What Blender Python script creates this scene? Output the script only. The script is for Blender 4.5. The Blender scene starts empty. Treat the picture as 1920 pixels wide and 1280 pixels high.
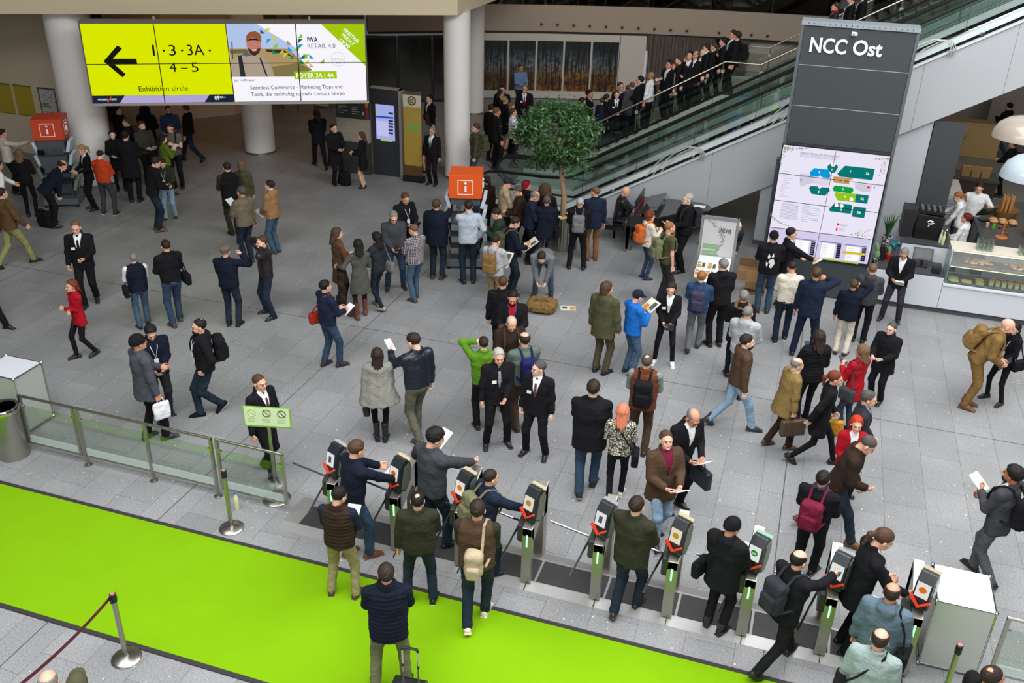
import bpy, math, random
import numpy as np
from mathutils import Vector, Matrix
random.seed(7); np.random.seed(7)
SC = bpy.context.scene
COL = SC.collection
# ------------------------------------------------------------------ camera
RX = np.array([[0.94892878, 0.16450346, -0.26920768], [0.31455863, -0.42779974, 0.84737256], [0.02422874, -0.88877781, -0.45769747]])
CH = 8.3; FPX = 1751.0
cam = bpy.data.cameras.new('camera'); co = bpy.data.objects.new('camera', cam); COL.objects.link(co)
cam.sensor_width = 36; cam.lens = FPX / 1920 * 36; cam.clip_end = 200
m3 = np.array([RX[:, 0], -RX[:, 1], -RX[:, 2]]).T
co.matrix_world = Matrix([list(m3[0]) + [0], list(m3[1]) + [0], list(m3[2]) + [CH], [0, 0, 0, 1]])
SC.camera = co
SC.view_settings.view_transform = 'Standard'; SC.view_settings.look = 'None'
SC.view_settings.gamma = 1; SC.view_settings.use_curve_mapping = False
SC.view_settings.exposure = 0.0
SC.cycles.max_bounces = 6; SC.cycles.diffuse_bounces = 3; SC.cycles.glossy_bounces = 3
SC.cycles.transmission_bounces = 4; SC.cycles.transparent_max_bounces = 16
SC.cycles.caustics_reflective = False; SC.cycles.caustics_refractive = False
# ------------------------------------------------------------------ light
W = bpy.data.worlds.new('sky'); SC.world = W; W.use_nodes = True
bg = W.node_tree.nodes['Background']; bg.inputs[0].default_value = (0.92, 0.95, 1.0, 1); bg.inputs[1].default_value = 0.08
def area(name, loc, sx, sy, power, col, rot=(0, 0, 0)):
    l = bpy.data.lights.new(name, 'AREA'); l.shape = 'RECTANGLE'; l.size = sx; l.size_y = sy; l.energy = power; l.color = col
    o = bpy.data.objects.new(name, l); COL.objects.link(o); o.location = loc; o.rotation_euler = rot; return o
area('roof_daylight', (5.5, 14.0, 13.0), 13, 13, 3300, (0.97, 0.98, 1.0))
area('roof_daylight_front', (-4.5, 4.0, 12.5), 16, 8, 2800, (0.97, 0.98, 1.0))
area('foyer_lamp_light', (-16, 26.5, 4.5), 9, 7, 42, (1.0, 0.50, 0.20))
area('facade_daylight', (4, -7, 9.0), 22, 9, 1600, (1.0, 0.99, 0.97), (math.radians(80), 0, math.radians(8)))
area('gallery_lamp_light', (-6, 33.5, 5.9), 10, 3, 75, (1.0, 0.80, 0.60))
area('cafe_lamp_light', (4.8, 28, 3.4), 3, 6, 45, (1.0, 0.82, 0.62))
# ------------------------------------------------------------------ photo geometry -> metres
def ray(px, py): return RX @ np.array([px - 960.0, py - 640.0, FPX])
def P(px, py, z=0.0):
    r = ray(px, py); t = (z - CH) / r[2]; return Vector((r[0] * t, r[1] * t, z))
def PY(px, py, y):
    r = ray(px, py); t = y / r[1]; return Vector((r[0] * t, y, CH + r[2] * t))
def PP(px, py, b, n):
    r = Vector(ray(px, py)); o = Vector((0, 0, CH)); t = (Vector(b) - o).dot(Vector(n)) / r.dot(Vector(n)); return o + r * t
def proj(p):
    c = RX.T @ (np.array(p) - np.array([0, 0, CH])); return 960 + FPX * c[0] / c[2], 640 + FPX * c[1] / c[2]
# ------------------------------------------------------------------ materials
def lin(c):
    if isinstance(c, str): c = [int(c[i:i + 2], 16) / 255 for i in (0, 2, 4)]
    return tuple((v / 12.92 if v <= .04045 else ((v + .055) / 1.055) ** 2.4) for v in c)
_M = {}
def M(name, c, rough=.6, metal=0, spec=.5, bump=0, bs=60, var=0, vs=3, coat=0):
    k = (name, c)
    if k in _M: return _M[k]
    m = bpy.data.materials.new(name); m.use_nodes = True; nt = m.node_tree; b = nt.nodes['Principled BSDF']
    l = lin(c); b.inputs['Base Color'].default_value = (*l, 1); b.inputs['Roughness'].default_value = rough
    b.inputs['Metallic'].default_value = metal; b.inputs['Specular IOR Level'].default_value = spec
    if coat: b.inputs['Coat Weight'].default_value = coat
    tc = nt.nodes.new('ShaderNodeTexCoord')
    if var:
        n = nt.nodes.new('ShaderNodeTexNoise'); n.inputs['Scale'].default_value = vs; n.inputs['Detail'].default_value = 3
        nt.links.new(tc.outputs['Object'], n.inputs['Vector'])
        mx = nt.nodes.new('ShaderNodeMix'); mx.data_type = 'RGBA'; nt.links.new(n.outputs['Fac'], mx.inputs[0])
        mx.inputs[6].default_value = (*[v * (1 - var) for v in l], 1); mx.inputs[7].default_value = (*[min(1, v * (1 + var)) for v in l], 1)
        nt.links.new(mx.outputs[2], b.inputs['Base Color'])
    if bump:
        n = nt.nodes.new('ShaderNodeTexNoise'); n.inputs['Scale'].default_value = bs; n.inputs['Detail'].default_value = 2
        nt.links.new(tc.outputs['Object'], n.inputs['Vector'])
        bp = nt.nodes.new('ShaderNodeBump'); bp.inputs['Strength'].default_value = bump; bp.inputs['Distance'].default_value = .01
        nt.links.new(n.outputs['Fac'], bp.inputs['Height']); nt.links.new(bp.outputs[0], b.inputs['Normal'])
    _M[k] = m; return m
def EM(name, c, s=1.0):
    k = (name, c, s)
    if k in _M: return _M[k]
    m = bpy.data.materials.new(name); m.use_nodes = True; nt = m.node_tree; nt.nodes.clear()
    e = nt.nodes.new('ShaderNodeEmission'); e.inputs[0].default_value = (*lin(c), 1); e.inputs[1].default_value = s
    o = nt.nodes.new('ShaderNodeOutputMaterial'); nt.links.new(e.outputs[0], o.inputs[0]); _M[k] = m; return m
def GLASS(name, c, gl=.10, ior=1.45):
    k = (name, c)
    if k in _M: return _M[k]
    m = bpy.data.materials.new(name); m.use_nodes = True; nt = m.node_tree; nt.nodes.clear()
    t = nt.nodes.new('ShaderNodeBsdfTransparent'); t.inputs[0].default_value = (*lin(c), 1)
    g = nt.nodes.new('ShaderNodeBsdfGlossy'); g.inputs['Roughness'].default_value = .03
    mx = nt.nodes.new('ShaderNodeMixShader'); mx.inputs[0].default_value = gl; nt.links.new(t.outputs[0], mx.inputs[1]); nt.links.new(g.outputs[0], mx.inputs[2])
    o = nt.nodes.new('ShaderNodeOutputMaterial'); nt.links.new(mx.outputs[0], o.inputs[0]); _M[k] = m; return m
# ------------------------------------------------------------------ mesh helpers
class MB:
    def __init__(s): s.v = []; s.f = []; s.mi = []; s.m = 0
    def add(s, v, f):
        n = len(s.v); s.v += [tuple(x) for x in v]; s.f += [tuple(i + n for i in q) for q in f]; s.mi += [s.m] * len(f); return s
    def box(s, x0, x1, y0, y1, z0, z1, T=None):
        v = [(x, y, z) for z in (z0, z1) for y in (y0, y1) for x in (x0, x1)]
        if T is not None: v = [tuple(T @ Vector(q)) for q in v]
        return s.add(v, [(0, 2, 3, 1), (4, 5, 7, 6), (0, 1, 5, 4), (2, 6, 7, 3), (0, 4, 6, 2), (1, 3, 7, 5)])
    def prism(s, pts, a, b, ax='y'):
        n = len(pts); mk = {'y': lambda p, t: (p[0], t, p[1]), 'z': lambda p, t: (p[0], p[1], t), 'x': lambda p, t: (t, p[0], p[1])}[ax]
        v = [mk(p, a) for p in pts] + [mk(p, b) for p in pts]
        return s.add(v, [tuple(range(n)), tuple(range(2 * n - 1, n - 1, -1))] + [(i, i + n, (i + 1) % n + n, (i + 1) % n) for i in range(n)])
    def lathe(s, prof, c=(0, 0, 0), n=20, T=None):
        v = []; f = []
        for r, z in prof:
            for k in range(n):
                a = 2 * math.pi * k / n; v.append((c[0] + r * math.cos(a), c[1] + r * math.sin(a), c[2] + z))
        for j in range(len(prof) - 1):
            for k in range(n): f.append((j * n + k, j * n + (k + 1) % n, (j + 1) * n + (k + 1) % n, (j + 1) * n + k))
        f.append(tuple(range(n - 1, -1, -1))); f.append(tuple((len(prof) - 1) * n + k for k in range(n)))
        if T is not None: v = [tuple(T @ Vector(q)) for q in v]
        return s.add(v, f)
    def cyl(s, c, r, z0, z1, n=20): return s.lathe([(r, z0), (r, z1)], c, n)
    def tube(s, pts, r, n=8, closed=False):
        pts = [Vector(p) for p in pts]; N = len(pts); rr = r if isinstance(r, (list, tuple)) else [r] * N; v = []; f = []
        prev = None
        for i, p in enumerate(pts):
            a = pts[(i - 1) % N] if (closed or i > 0) else p; b = pts[(i + 1) % N] if (closed or i < N - 1) else p
            t = (b - a).normalized()
            if prev is None: u = t.orthogonal().normalized()
            else:
                u = prev - t * prev.dot(t)
                u = u.normalized() if u.length > 1e-5 else t.orthogonal().normalized()
            prev = u; w = t.cross(u)
            for k in range(n):
                q = 2 * math.pi * k / n; v.append(tuple(p + (u * math.cos(q) + w * math.sin(q)) * rr[i]))
        for i in range(N if closed else N - 1):
            for k in range(n): f.append((i * n + k, i * n + (k + 1) % n, ((i + 1) % N) * n + (k + 1) % n, ((i + 1) % N) * n + k))
        if not closed: f.append(tuple(range(n - 1, -1, -1))); f.append(tuple((N - 1) * n + k for k in range(n)))
        return s.add(v, f)
    def poly(s, pts, t=None):
        return s.add(pts, [tuple(range(len(pts)))])
    def build(s, name, mat, parent=None, smooth=False, bevel=0):
        me = bpy.data.meshes.new(name); me.from_pydata(s.v, [], s.f)
        for m in (mat if isinstance(mat, (list, tuple)) else [mat]): me.materials.append(m)
        if any(s.mi): me.polygons.foreach_set('material_index', s.mi)
        o = bpy.data.objects.new(name, me); COL.objects.link(o)
        if smooth:
            me.polygons.foreach_set('use_smooth', [True] * len(me.polygons))
            try: me.set_sharp_from_angle(angle=.7)
            except Exception: pass
        if bevel:
            b = o.modifiers.new('bevel', 'BEVEL'); b.width = bevel; b.segments = 2; b.limit_method = 'ANGLE'
        if parent is not None: o.parent = parent
        return o
def tag(o, label=None, cat=None, group=None, kind=None):
    for k, v in (('label', label), ('category', cat), ('group', group), ('kind', kind)):
        if v: o[k] = v
    return o
def empty(name, loc=(0, 0, 0), rz=0, label=None, cat=None, group=None):
    o = bpy.data.objects.new(name, None); COL.objects.link(o); o.location = loc; o.rotation_euler = (0, 0, rz); o.empty_display_size = .1
    return tag(o, label, cat, group)
def struct(name, mb, mat, **k): return tag(mb.build(name, mat, **k), kind='structure')
def copy_tree(o, parent=None):
    c = o.copy(); COL.objects.link(c); c.parent = parent
    if parent is not None: c.matrix_parent_inverse = o.matrix_parent_inverse.copy()
    for ch in o.children: copy_tree(ch, c)
    return c
def text(s, p0, p1, h, up, mat, parent, name='lettering', bold=0, off=.004):
    """flat lettering whose baseline runs from p0 to p1, capital height h, standing along up"""
    p0 = Vector(p0); p1 = Vector(p1); up = Vector(up).normalized()
    cu = bpy.data.curves.new('t', 'FONT'); cu.body = s; cu.size = 1; cu.extrude = .0015; cu.offset = bold; cu.resolution_u = 3
    t = bpy.data.objects.new('t', cu); COL.objects.link(t)
    dg = bpy.context.evaluated_depsgraph_get(); dg.update()
    me = bpy.data.meshes.new_from_object(t.evaluated_get(dg)); COL.objects.unlink(t); bpy.data.objects.remove(t)
    co_ = np.empty(len(me.vertices) * 3); me.vertices.foreach_get('co', co_); co_ = co_.reshape(-1, 3)
    x0, x1 = co_[:, 0].min(), co_[:, 0].max(); xd = (p1 - p0); L = xd.length; xd.normalize(); nn = xd.cross(up)
    sy = h / .70
    w = [np.array(p0) + np.array(xd) * ((a - x0) / (x1 - x0) * L) + np.array(up) * (b * sy) + np.array(nn) * (off + c) for a, b, c in co_]
    me.vertices.foreach_set('co', np.array(w).ravel()); me.materials.clear(); me.materials.append(mat)
    o = bpy.data.objects.new(name, me); COL.objects.link(o); o.parent = parent
    return o
# ================================================================== setting
def floor_mat():
    m = bpy.data.materials.new('granite_tiles'); m.use_nodes = True; nt = m.node_tree; N = nt.nodes; Lk = nt.links; b = N['Principled BSDF']
    tc = N.new('ShaderNodeTexCoord'); mp = N.new('ShaderNodeMapping'); Lk.new(tc.outputs['Object'], mp.inputs[0])
    mp.inputs['Rotation'].default_value = (0, 0, math.radians(90)); mp.inputs['Location'].default_value = (0.0, .46 - .5875 * 0, 0)
    br = N.new('ShaderNodeTexBrick'); Lk.new(mp.outputs[0], br.inputs[0]); br.inputs['Scale'].default_value = 1
    br.inputs['Brick Width'].default_value = .93; br.inputs['Row Height'].default_value = .5875; br.inputs['Mortar Size'].default_value = .0035
    br.inputs['Mortar Smooth'].default_value = .3; br.inputs['Color1'].default_value = (.235, .239, .240, 1); br.inputs['Color2'].default_value = (.272, .277, .278, 1)
    br.inputs['Mortar'].default_value = (.11, .11, .11, 1); br.offset = .37; br.offset_frequency = 2
    no = N.new('ShaderNodeTexNoise'); no.inputs['Scale'].default_value = 45; no.inputs['Detail'].default_value = 4; no.inputs['Roughness'].default_value = .8; Lk.new(tc.outputs['Object'], no.inputs[0])
    r1 = N.new('ShaderNodeMapRange'); r1.inputs[1].default_value = .3; r1.inputs[2].default_value = .7; r1.inputs[3].default_value = .60; r1.inputs[4].default_value = 1.42; Lk.new(no.outputs[0], r1.inputs[0])
    n2 = N.new('ShaderNodeTexNoise'); n2.inputs['Scale'].default_value = .8; n2.inputs['Detail'].default_value = 3; Lk.new(tc.outputs['Object'], n2.inputs[0])
    r2 = N.new('ShaderNodeMapRange'); r2.inputs[1].default_value = .3; r2.inputs[2].default_value = .7; r2.inputs[3].default_value = .88; r2.inputs[4].default_value = 1.1; Lk.new(n2.outputs[0], r2.inputs[0])
    mu = N.new('ShaderNodeMath'); mu.operation = 'MULTIPLY'; Lk.new(r1.outputs[0], mu.inputs[0]); Lk.new(r2.outputs[0], mu.inputs[1])
    vm = N.new('ShaderNodeVectorMath'); vm.operation = 'SCALE'; Lk.new(br.outputs[0], vm.inputs[0]); Lk.new(mu.outputs[0], vm.inputs['Scale'])
    vo = N.new('ShaderNodeTexVoronoi'); vo.inputs['Scale'].default_value = 9; Lk.new(tc.outputs['Object'], vo.inputs[0])
    nz = N.new('ShaderNodeTexWhiteNoise'); Lk.new(vo.outputs['Color'], nz.inputs[0])
    th = N.new('ShaderNodeMath'); th.operation = 'MULTIPLY'; th.inputs[1].default_value = .155; Lk.new(nz.outputs[0], th.inputs[0])
    th2 = N.new('ShaderNodeMath'); th2.operation = 'SUBTRACT'; th2.inputs[1].default_value = .03; Lk.new(th.outputs[0], th2.inputs[0])
    lt = N.new('ShaderNodeMath'); lt.operation = 'LESS_THAN'; Lk.new(vo.outputs['Distance'], lt.inputs[0]); Lk.new(th2.outputs[0], lt.inputs[1])
    mx = N.new('ShaderNodeMix'); mx.data_type = 'RGBA'; Lk.new(lt.outputs[0], mx.inputs[0]); Lk.new(vm.outputs[0], mx.inputs[6]); mx.inputs[7].default_value = (.6, .59, .56, 1)
    # wide expansion joints
    sx = N.new('ShaderNodeSeparateXYZ'); Lk.new(tc.outputs['Object'], sx.inputs[0]); prev = mx.outputs[2]
    for ax, per, ph in ((0, 8.25, .46), (1, 11.0, 14.87)):
        a = N.new('ShaderNodeMath'); a.operation = 'SUBTRACT'; a.inputs[1].default_value = ph - per / 2; Lk.new(sx.outputs[ax], a.inputs[0])
        w = N.new('ShaderNodeMath'); w.operation = 'FLOORED_MODULO'; w.inputs[1].default_value = per; Lk.new(a.outputs[0], w.inputs[0])
        c = N.new('ShaderNodeMath'); c.operation = 'SUBTRACT'; c.inputs[1].default_value = per / 2; Lk.new(w.outputs[0], c.inputs[0])
        d = N.new('ShaderNodeMath'); d.operation = 'ABSOLUTE'; Lk.new(c.outputs[0], d.inputs[0])
        e = N.new('ShaderNodeMath'); e.operation = 'LESS_THAN'; e.inputs[1].default_value = .008; Lk.new(d.outputs[0], e.inputs[0])
        q = N.new('ShaderNodeMix'); q.data_type = 'RGBA'; Lk.new(e.outputs[0], q.inputs[0]); Lk.new(prev, q.inputs[6]); q.inputs[7].default_value = (.08, .08, .08, 1); prev = q.outputs[2]
    Lk.new(prev, b.inputs['Base Color']); b.inputs['Roughness'].default_value = .42; b.inputs['Specular IOR Level'].default_value = .35
    return m
struct('floor', MB().box(-32, 16, 0, 46, -.3, 0), floor_mat())
cream = M('cream_wall', 'c8b8a0', .8, var=.03, vs=.7); white = M('white_paint', 'e6e8ea', .5, var=.02, vs=1.5); beige = M('beige_panel', 'b9a78f', .7, var=.05, vs=.8)
dark = M('dark_brown', '2a2420', .8); black = M('black_plastic', '121214', .45); steel = M('brushed_steel', 'b0aca2', .32, 1); chrome = M('chrome', 'd0d0d0', .12, 1)
dgrey = M('dark_grey_panel', '4a5054', .5, var=.04, vs=2)
# upper floor slab overhead (its lit edge closes the top of the view)
ZS = 4.62; D_ = P(930, 0, ZS); C_ = Vector((-9.446, 24.2, ZS)); L_ = C_ + Vector((-math.cos(math.radians(27)), -math.sin(math.radians(27)), 0)) * 28
e2 = (D_ - C_).normalized(); D2 = C_ + e2 * 8.6
slab = [(L_.x, L_.y), (C_.x, C_.y), (D2.x, D2.y), (D2.x - 6, 35), (-34, 46)]
struct('ceiling', MB().prism(slab[::-1], ZS, ZS + 1.3, 'z'), M('slab_plaster', 'd8c9a8', .8, var=.03, vs=.5))
wl = MB().box(-34, -19.7, 22.0, 22.3, 0, ZS); struct('wall_left', wl, cream)
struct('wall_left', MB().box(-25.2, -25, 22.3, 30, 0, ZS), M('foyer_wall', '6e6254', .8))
bw = [P(225, 236), P(328, 232), P(366, 222), P(440, 215), P(500, 196), P(640, 196), P(690, 193)]
def wallrun(name, pts, z0, z1, mat, t=.2):
    for a, b in zip(pts, pts[1:]):
        d = Vector((b.x - a.x, b.y - a.y, 0)); n = Vector((-d.y, d.x, 0)).normalized() * t; m = MB()
        v = [(a.x, a.y), (b.x, b.y), (b.x + n.x, b.y + n.y), (a.x + n.x, a.y + n.y)]
        m.prism(v, z0, z1, 'z'); struct(name, m, mat)
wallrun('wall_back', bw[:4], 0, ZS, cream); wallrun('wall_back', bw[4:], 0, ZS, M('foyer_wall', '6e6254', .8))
struct('wall_back', MB().prism([(bw[3].x, bw[3].y), (bw[4].x, bw[4].y), (bw[4].x - .2, bw[4].y + .2), (bw[3].x - .2, bw[3].y + .2)], 0, ZS, 'z'), cream)
for px in (548, 575): # pale portal posts at the far foyer
    q = P(px, 205); struct('column', MB().box(q.x - .2, q.x + .2, q.y - .2, q.y + .2, 0, ZS), M('portal_grey', '8d8578', .7))
for (x0, x1, yb) in ((552, 570, 201), (590, 622, 201)):
    a = P(x0, yb + 2); b = P(x1, yb + 2); tag(MB().box(a.x, b.x, a.y, a.y + .05, .1, 2.4).build('wall_panel', M('pale_screen', 'a89f92', .6)), 'pale partition panel at the far end of the dim foyer, ' + ('narrower one' if x0 < 580 else 'wider one'), 'panel')
# dark glazed doors at the end of the foyer
gl = [P(690, 194), P(748, 193), P(812, 191), P(896, 188)]
for i, (a, b) in enumerate(zip(gl[:3], gl[1:])):
    r = empty('glass_door', a, math.atan2(b.y - a.y, b.x - a.x), ['dark glazed door panel beside the big video wall', 'dark glazed door panel left of the tall white column', 'dark glazed door panel hidden mostly by the white column'][i], 'door')
    L = (b - a).length
    MB().box(.03, L - .03, 0, .03, .1, 2.35).build('pane', M('smoked_glass', '24251f', .12, spec=.8), r)
    MB().box(.02, L-.02, -.02, .05, 2.35, 2.45).box(.02, .05, -.02, .05, 0, 2.45).box(L - .05, L-.02, -.02, .05, 0, 2.45).box(.02, L-.02, -.02, .05, 0, .1).build('frame', black, r)
gal = [Vector((-16.2, 32.4, 0)), Vector((-14.1, 33.7, 0)), Vector((-12.6, 34.6, 0)), Vector((-10.4, 35.55, 0)), Vector((-8.24, 36.3, 0)), Vector((-6.7, 36.8, 0)), Vector((-4.4, 37.25, 0)), Vector((-2.2, 37.5, 0)), Vector((2, 37.9, 0)), Vector((10, 38.4, 0))]
wallrun('trim_1', gal, 2.55, 3.5, M('fascia_beige', 'ad9f90', .7, var=.03), .35)
wallrun('trim_2', [g + Vector((.0, .04, 0)) for g in gal], 2.47, 2.55, black, .2)
fl = [(g.x, g.y + .1) for g in gal]; struct('floor', MB().prism(fl + [(10, 46), (-17, 46)], 3.3, 3.48, 'z'), M('gallery_floor', '5c5348', .5))
struct('wall_back', MB().box(-17, 12, 44.5, 44.8, 3.5, 8.0), M('gallery_dark', '3c3026', .7, var=.3, vs=.6))
struct('ceiling', MB().box(-17, 12, 36, 46, 8.0, 8.2), M('gallery_ceiling', '5c5044', .8))
struct('wall_back', MB().prism([(p[0], p[1] + .25) for p in fl[3:]] + [(10, 40), (-8, 40)], 0, 2.47, 'z'), M('recess_wall', 'b5aca0', .7))
# gallery glass railing
for i, (a, b) in enumerate(zip(gal[2:], gal[3:-1])):
    r = empty('glass_railing', (a.x, a.y + .05, 3.5), math.atan2(b.y - a.y, b.x - a.x), 'glass railing panel on the upper gallery above the recessed spotlights', 'railing', 'gallery railing panels'); L = (b - a).length
    MB().box(.02, L - .02, 0, .015, 0, 1.0).build('pane', GLASS('railing_glass', 'b8b4a4'), r); MB().box(0, .03, -.01, .03, -.25, 1.05).build('post', black, r)
# recessed spotlights
for k in range(15):
    px = 1015 + k * 30.3; py = 45.5 + (px - 1015) * .036 * (1 + (px - 1015) / 900); 
    best = None
    for a, b in zip(gal, gal[1:]):
        n = Vector((-(b.y - a.y), b.x - a.x, 0)).normalized(); q = PP(px, py, a, n)
        t = (q - a).dot((b - a).normalized())
        if 0 <= t <= (b - a).length: best = (q, n)
    if best and not (1310 < px < 1325):
        q, n = best; T = Matrix.Translation(q - n * .0) @ Vector((0, 0, 1)).rotation_difference(-n).to_matrix().to_4x4()
        r = empty('spotlight', (0, 0, 0), 0, 'small recessed round spotlight in the gallery fascia', 'spotlight', 'spotlights along the fascia'); r.matrix_world = T
        MB().lathe([(.085, 0), (.085, .012), (.05, .012), (.05, .004)], n=14).build('rim', M('spot_rim', '9a9084', .4), r, smooth=True); MB().lathe([(.045, 0), (.045, .016), (.01, .018)], n=12).build('lens', black, r, smooth=True)
# forest pictures on sliding wall panels
pan = [(905, 951), (953, 1003), (1005, 1054), (1056, 1105), (1107, 1157)]
def fmat(seed, warm):
    m = bpy.data.materials.new('forest_print'); m.use_nodes = True; nt = m.node_tree; N = nt.nodes; Lk = nt.links; b = N['Principled BSDF']
    tc = N.new('ShaderNodeTexCoord'); sp = N.new('ShaderNodeSeparateXYZ'); Lk.new(tc.outputs['Object'], sp.inputs[0])
    mp = N.new('ShaderNodeMapping'); mp.inputs['Location'].default_value = (seed, 0, seed); mp.inputs['Scale'].default_value = (14, 1, .8); Lk.new(tc.outputs['Object'], mp.inputs[0])
    n1 = N.new('ShaderNodeTexNoise'); n1.inputs['Scale'].default_value = 1; n1.inputs['Detail'].default_value = 3; Lk.new(mp.outputs[0], n1.inputs[0])
    mp2 = N.new('ShaderNodeMapping'); mp2.inputs['Location'].default_value = (seed * 2, 0, 0); Lk.new(tc.outputs['Object'], mp2.inputs[0])
    n2 = N.new('ShaderNodeTexNoise'); n2.inputs['Scale'].default_value = 9; n2.inputs['Detail'].default_value = 5; Lk.new(mp2.outputs[0], n2.inputs[0])
    cr = N.new('ShaderNodeValToRGB'); e = cr.color_ramp.elements; e[0].position = 0; e[0].color = (.30 * warm, .12, .02, 1); e[1].position = 1; e[1].color = (.004, .008, .012, 1)
    for p, c in ((.18, (.10, .035, .008, 1)), (.3, (.22 * warm, .12 * warm, .015, 1)), (.5, (.14, .15, .16, 1)), (.65, (.06, .09, .11, 1)), (.8, (.012, .02, .018, 1))):
        q = e.new(p); q.color = c
    mr = N.new('ShaderNodeMapRange'); mr.inputs[1].default_value = .3; mr.inputs[2].default_value = 2.3; Lk.new(sp.outputs[2], mr.inputs[0]); Lk.new(mr.outputs[0], cr.inputs[0])
    t1 = N.new('ShaderNodeMapRange'); t1.inputs[1].default_value = .42; t1.inputs[2].default_value = .52; Lk.new(n1.outputs[0], t1.inputs[0])
    t2 = N.new('ShaderNodeMapRange'); t2.inputs[1].default_value = .35; t2.inputs[2].default_value = .6; t2.inputs[3].default_value = .15; t2.inputs[4].default_value = 1.3; Lk.new(n2.outputs[0], t2.inputs[0])
    mu = N.new('ShaderNodeMath'); mu.operation = 'MULTIPLY'; Lk.new(t1.outputs[0], mu.inputs[0]); Lk.new(t2.outputs[0], mu.inputs[1])
    ad = N.new('ShaderNodeMath'); ad.operation = 'ADD'; ad.inputs[1].default_value = .08; Lk.new(mu.outputs[0], ad.inputs[0])
    vs = N.new('ShaderNodeVectorMath'); vs.operation = 'SCALE'; Lk.new(cr.outputs[0], vs.inputs[0]); Lk.new(ad.outputs[0], vs.inputs['Scale']); Lk.new(vs.outputs[0], b.inputs['Base Color'])
    b.inputs['Roughness'].default_value = .4; return m
wp = M('sliding_panel_white', 'cfc9c0', .6)
def wallq(px, py=187):
    for a, b in zip(gal, gal[1:]):
        n = Vector((-(b.y - a.y), b.x - a.x, 0)).normalized(); q = PP(px, py, a - n * .0, n)
        if -.001 <= (q - a).dot((b - a).normalized()) <= (b - a).length + .001: return q, (b - a).normalized(), n
    return None
LB = ['leftmost', 'second from left', 'middle', 'fourth from left', 'rightmost']
for i, (x0, x1) in enumerate(pan):
    q0, d, n = wallq(x0 - 3 if i else 896, 150); q1, _, _ = wallq(x1 + 1, 150)
    a = Vector((q0.x, q0.y, 0)); b = Vector((q1.x, q1.y, 0)); dd = b - a; L = dd.length
    r = empty('wall_panel', a, math.atan2(dd.y, dd.x), f'tall white sliding wall panel behind the {LB[i]} forest picture', 'panel')
    MB().box(.01, L - .01, .0, .08, .03, 2.46).build('board', wp, r)
    pr = empty('forest_picture', a, math.atan2(dd.y, dd.x), f'tall autumn forest picture, {LB[i]} of the five on the rear wall', 'picture')
    w0 = (x0 - (896 if not i else x0 - 3)) / ((x1 + 1) - (896 if not i else x0 - 3)) * L + .02
    MB().box(w0, L - .04, -.025, -.002, .33, 2.20).build('print', fmat(3.1 * i + 1, [.35, .6, .9, 1.2, .7][i]), pr)
q0, _, _ = wallq(1158, 150); q1, _, _ = wallq(1206, 150); dd = Vector((q1.x - q0.x, q1.y - q0.y, 0))
r = empty('wall_panel', (q0.x, q0.y, 0), math.atan2(dd.y, dd.x), 'plain white sliding wall panel beside the grey curtain', 'panel'); MB().box(.01, dd.length, 0, .08, .03, 2.46).build('board', wp, r); MB().box(dd.length - .02, dd.length + .1, 0, .12, .3, 1.9).build('glazing_strip', EM('daylight_slot', 'c8ccd0', .6), r)
# curtain
q0, _, _ = wallq(1212, 120); q1, _, _ = wallq(1400, 120); m = MB(); n = 90; v = []
for k in range(n + 1):
    t = k / n; x = q0.x + (q1.x - q0.x) * t; y = q0.y + (q1.y - q0.y) * t - .02 + .05 * math.sin(k * 1.9) + .02 * math.sin(k * .7); v += [(x, y, .02), (x, y, 2.5)]
m.add(v, [(2 * k, 2 * k + 2, 2 * k + 3, 2 * k + 1) for k in range(n)]); tag(m.build('curtain', M('curtain_taupe', '6b625c', .9), smooth=True), 'long taupe curtain hanging behind the staircase crowd', 'curtain')
# columns
for (x, y, r, lab) in ((-9.74, 24.9, .37, 0), (-16.35, 24.9, .46, 0), (-18.85, 20.45, .56, 0), (-12.0, 32.35, .36, 0)):
    struct('column', MB().lathe([(r, 0), (r, ZS)], (x, y, 0), 40), M('column_white', 'ece9e3', .55, var=.02), smooth=True)
    struct('trim_3', MB().lathe([(r + .012, 0), (r + .012, .06)], (x, y, 0), 40), steel, smooth=True)
# left wall posters
for i, (x0, x1, c) in enumerate(((-23.43, -22.79, 'a8942a'), (-22.68, -22.04, 'a8942a'))):
    r = empty('wall_poster', (x0, 22, 0), 0, 'mustard yellow timetable poster, ' + ('cut by the picture edge' if i == 0 else 'next to the white framed notice'), 'poster')
    MB().box(0, x1 - x0, -.02, 0, 1.17, 2.07).build('sheet', M('mustard_print', c, .6, var=.06, vs=40), r); MB().box(.0, x1 - x0, -.026, -.02, 2.03, 2.07).box(0, x1 - x0, -.026, -.02, 1.17, 1.19).build('border', M('mustard_dark', '7c6c1e', .6), r)
r = empty('notice_frame', (-21.78, 22, -.55), 0, 'white framed notice with green lines on the left wall', 'notice'); MB().box(0, .68, -.02, 0, .9, 2.62).build('sheet', M('notice_paper', 'b8b4b0', .6), r)
MB().box(0, .62, -.035, -.02, 2.58, 2.62).box(0, .03, -.035, -.02, 1, 2.62).box(.59, .62, -.035, -.02, 1, 2.62).build('frame', M('frame_dark', '4a4642', .5), r)
MB().box(.08, .3, -.026, -.02, 2.12, 2.18).box(.08, .38, -.026, -.02, 2.05, 2.1).build('green_bar', M('notice_green', '4f8a3a', .6), r)
m = MB()
for k in range(34): x = random.uniform(.12, .56); z = random.uniform(2.2, 2.55); m.box(x, x + .02, -.025, -.02, z, z + .02)
for k in range(9): m.box(.08, .5, -.024, -.02, 1.9 - k * .06, 1.915 - k * .06)
m.build('print', M('notice_ink', '5a5c5c', .7), r)
struct('wall_right', MB().box(13.5, 13.8, 15, 46, 0, 8), cream)
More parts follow.
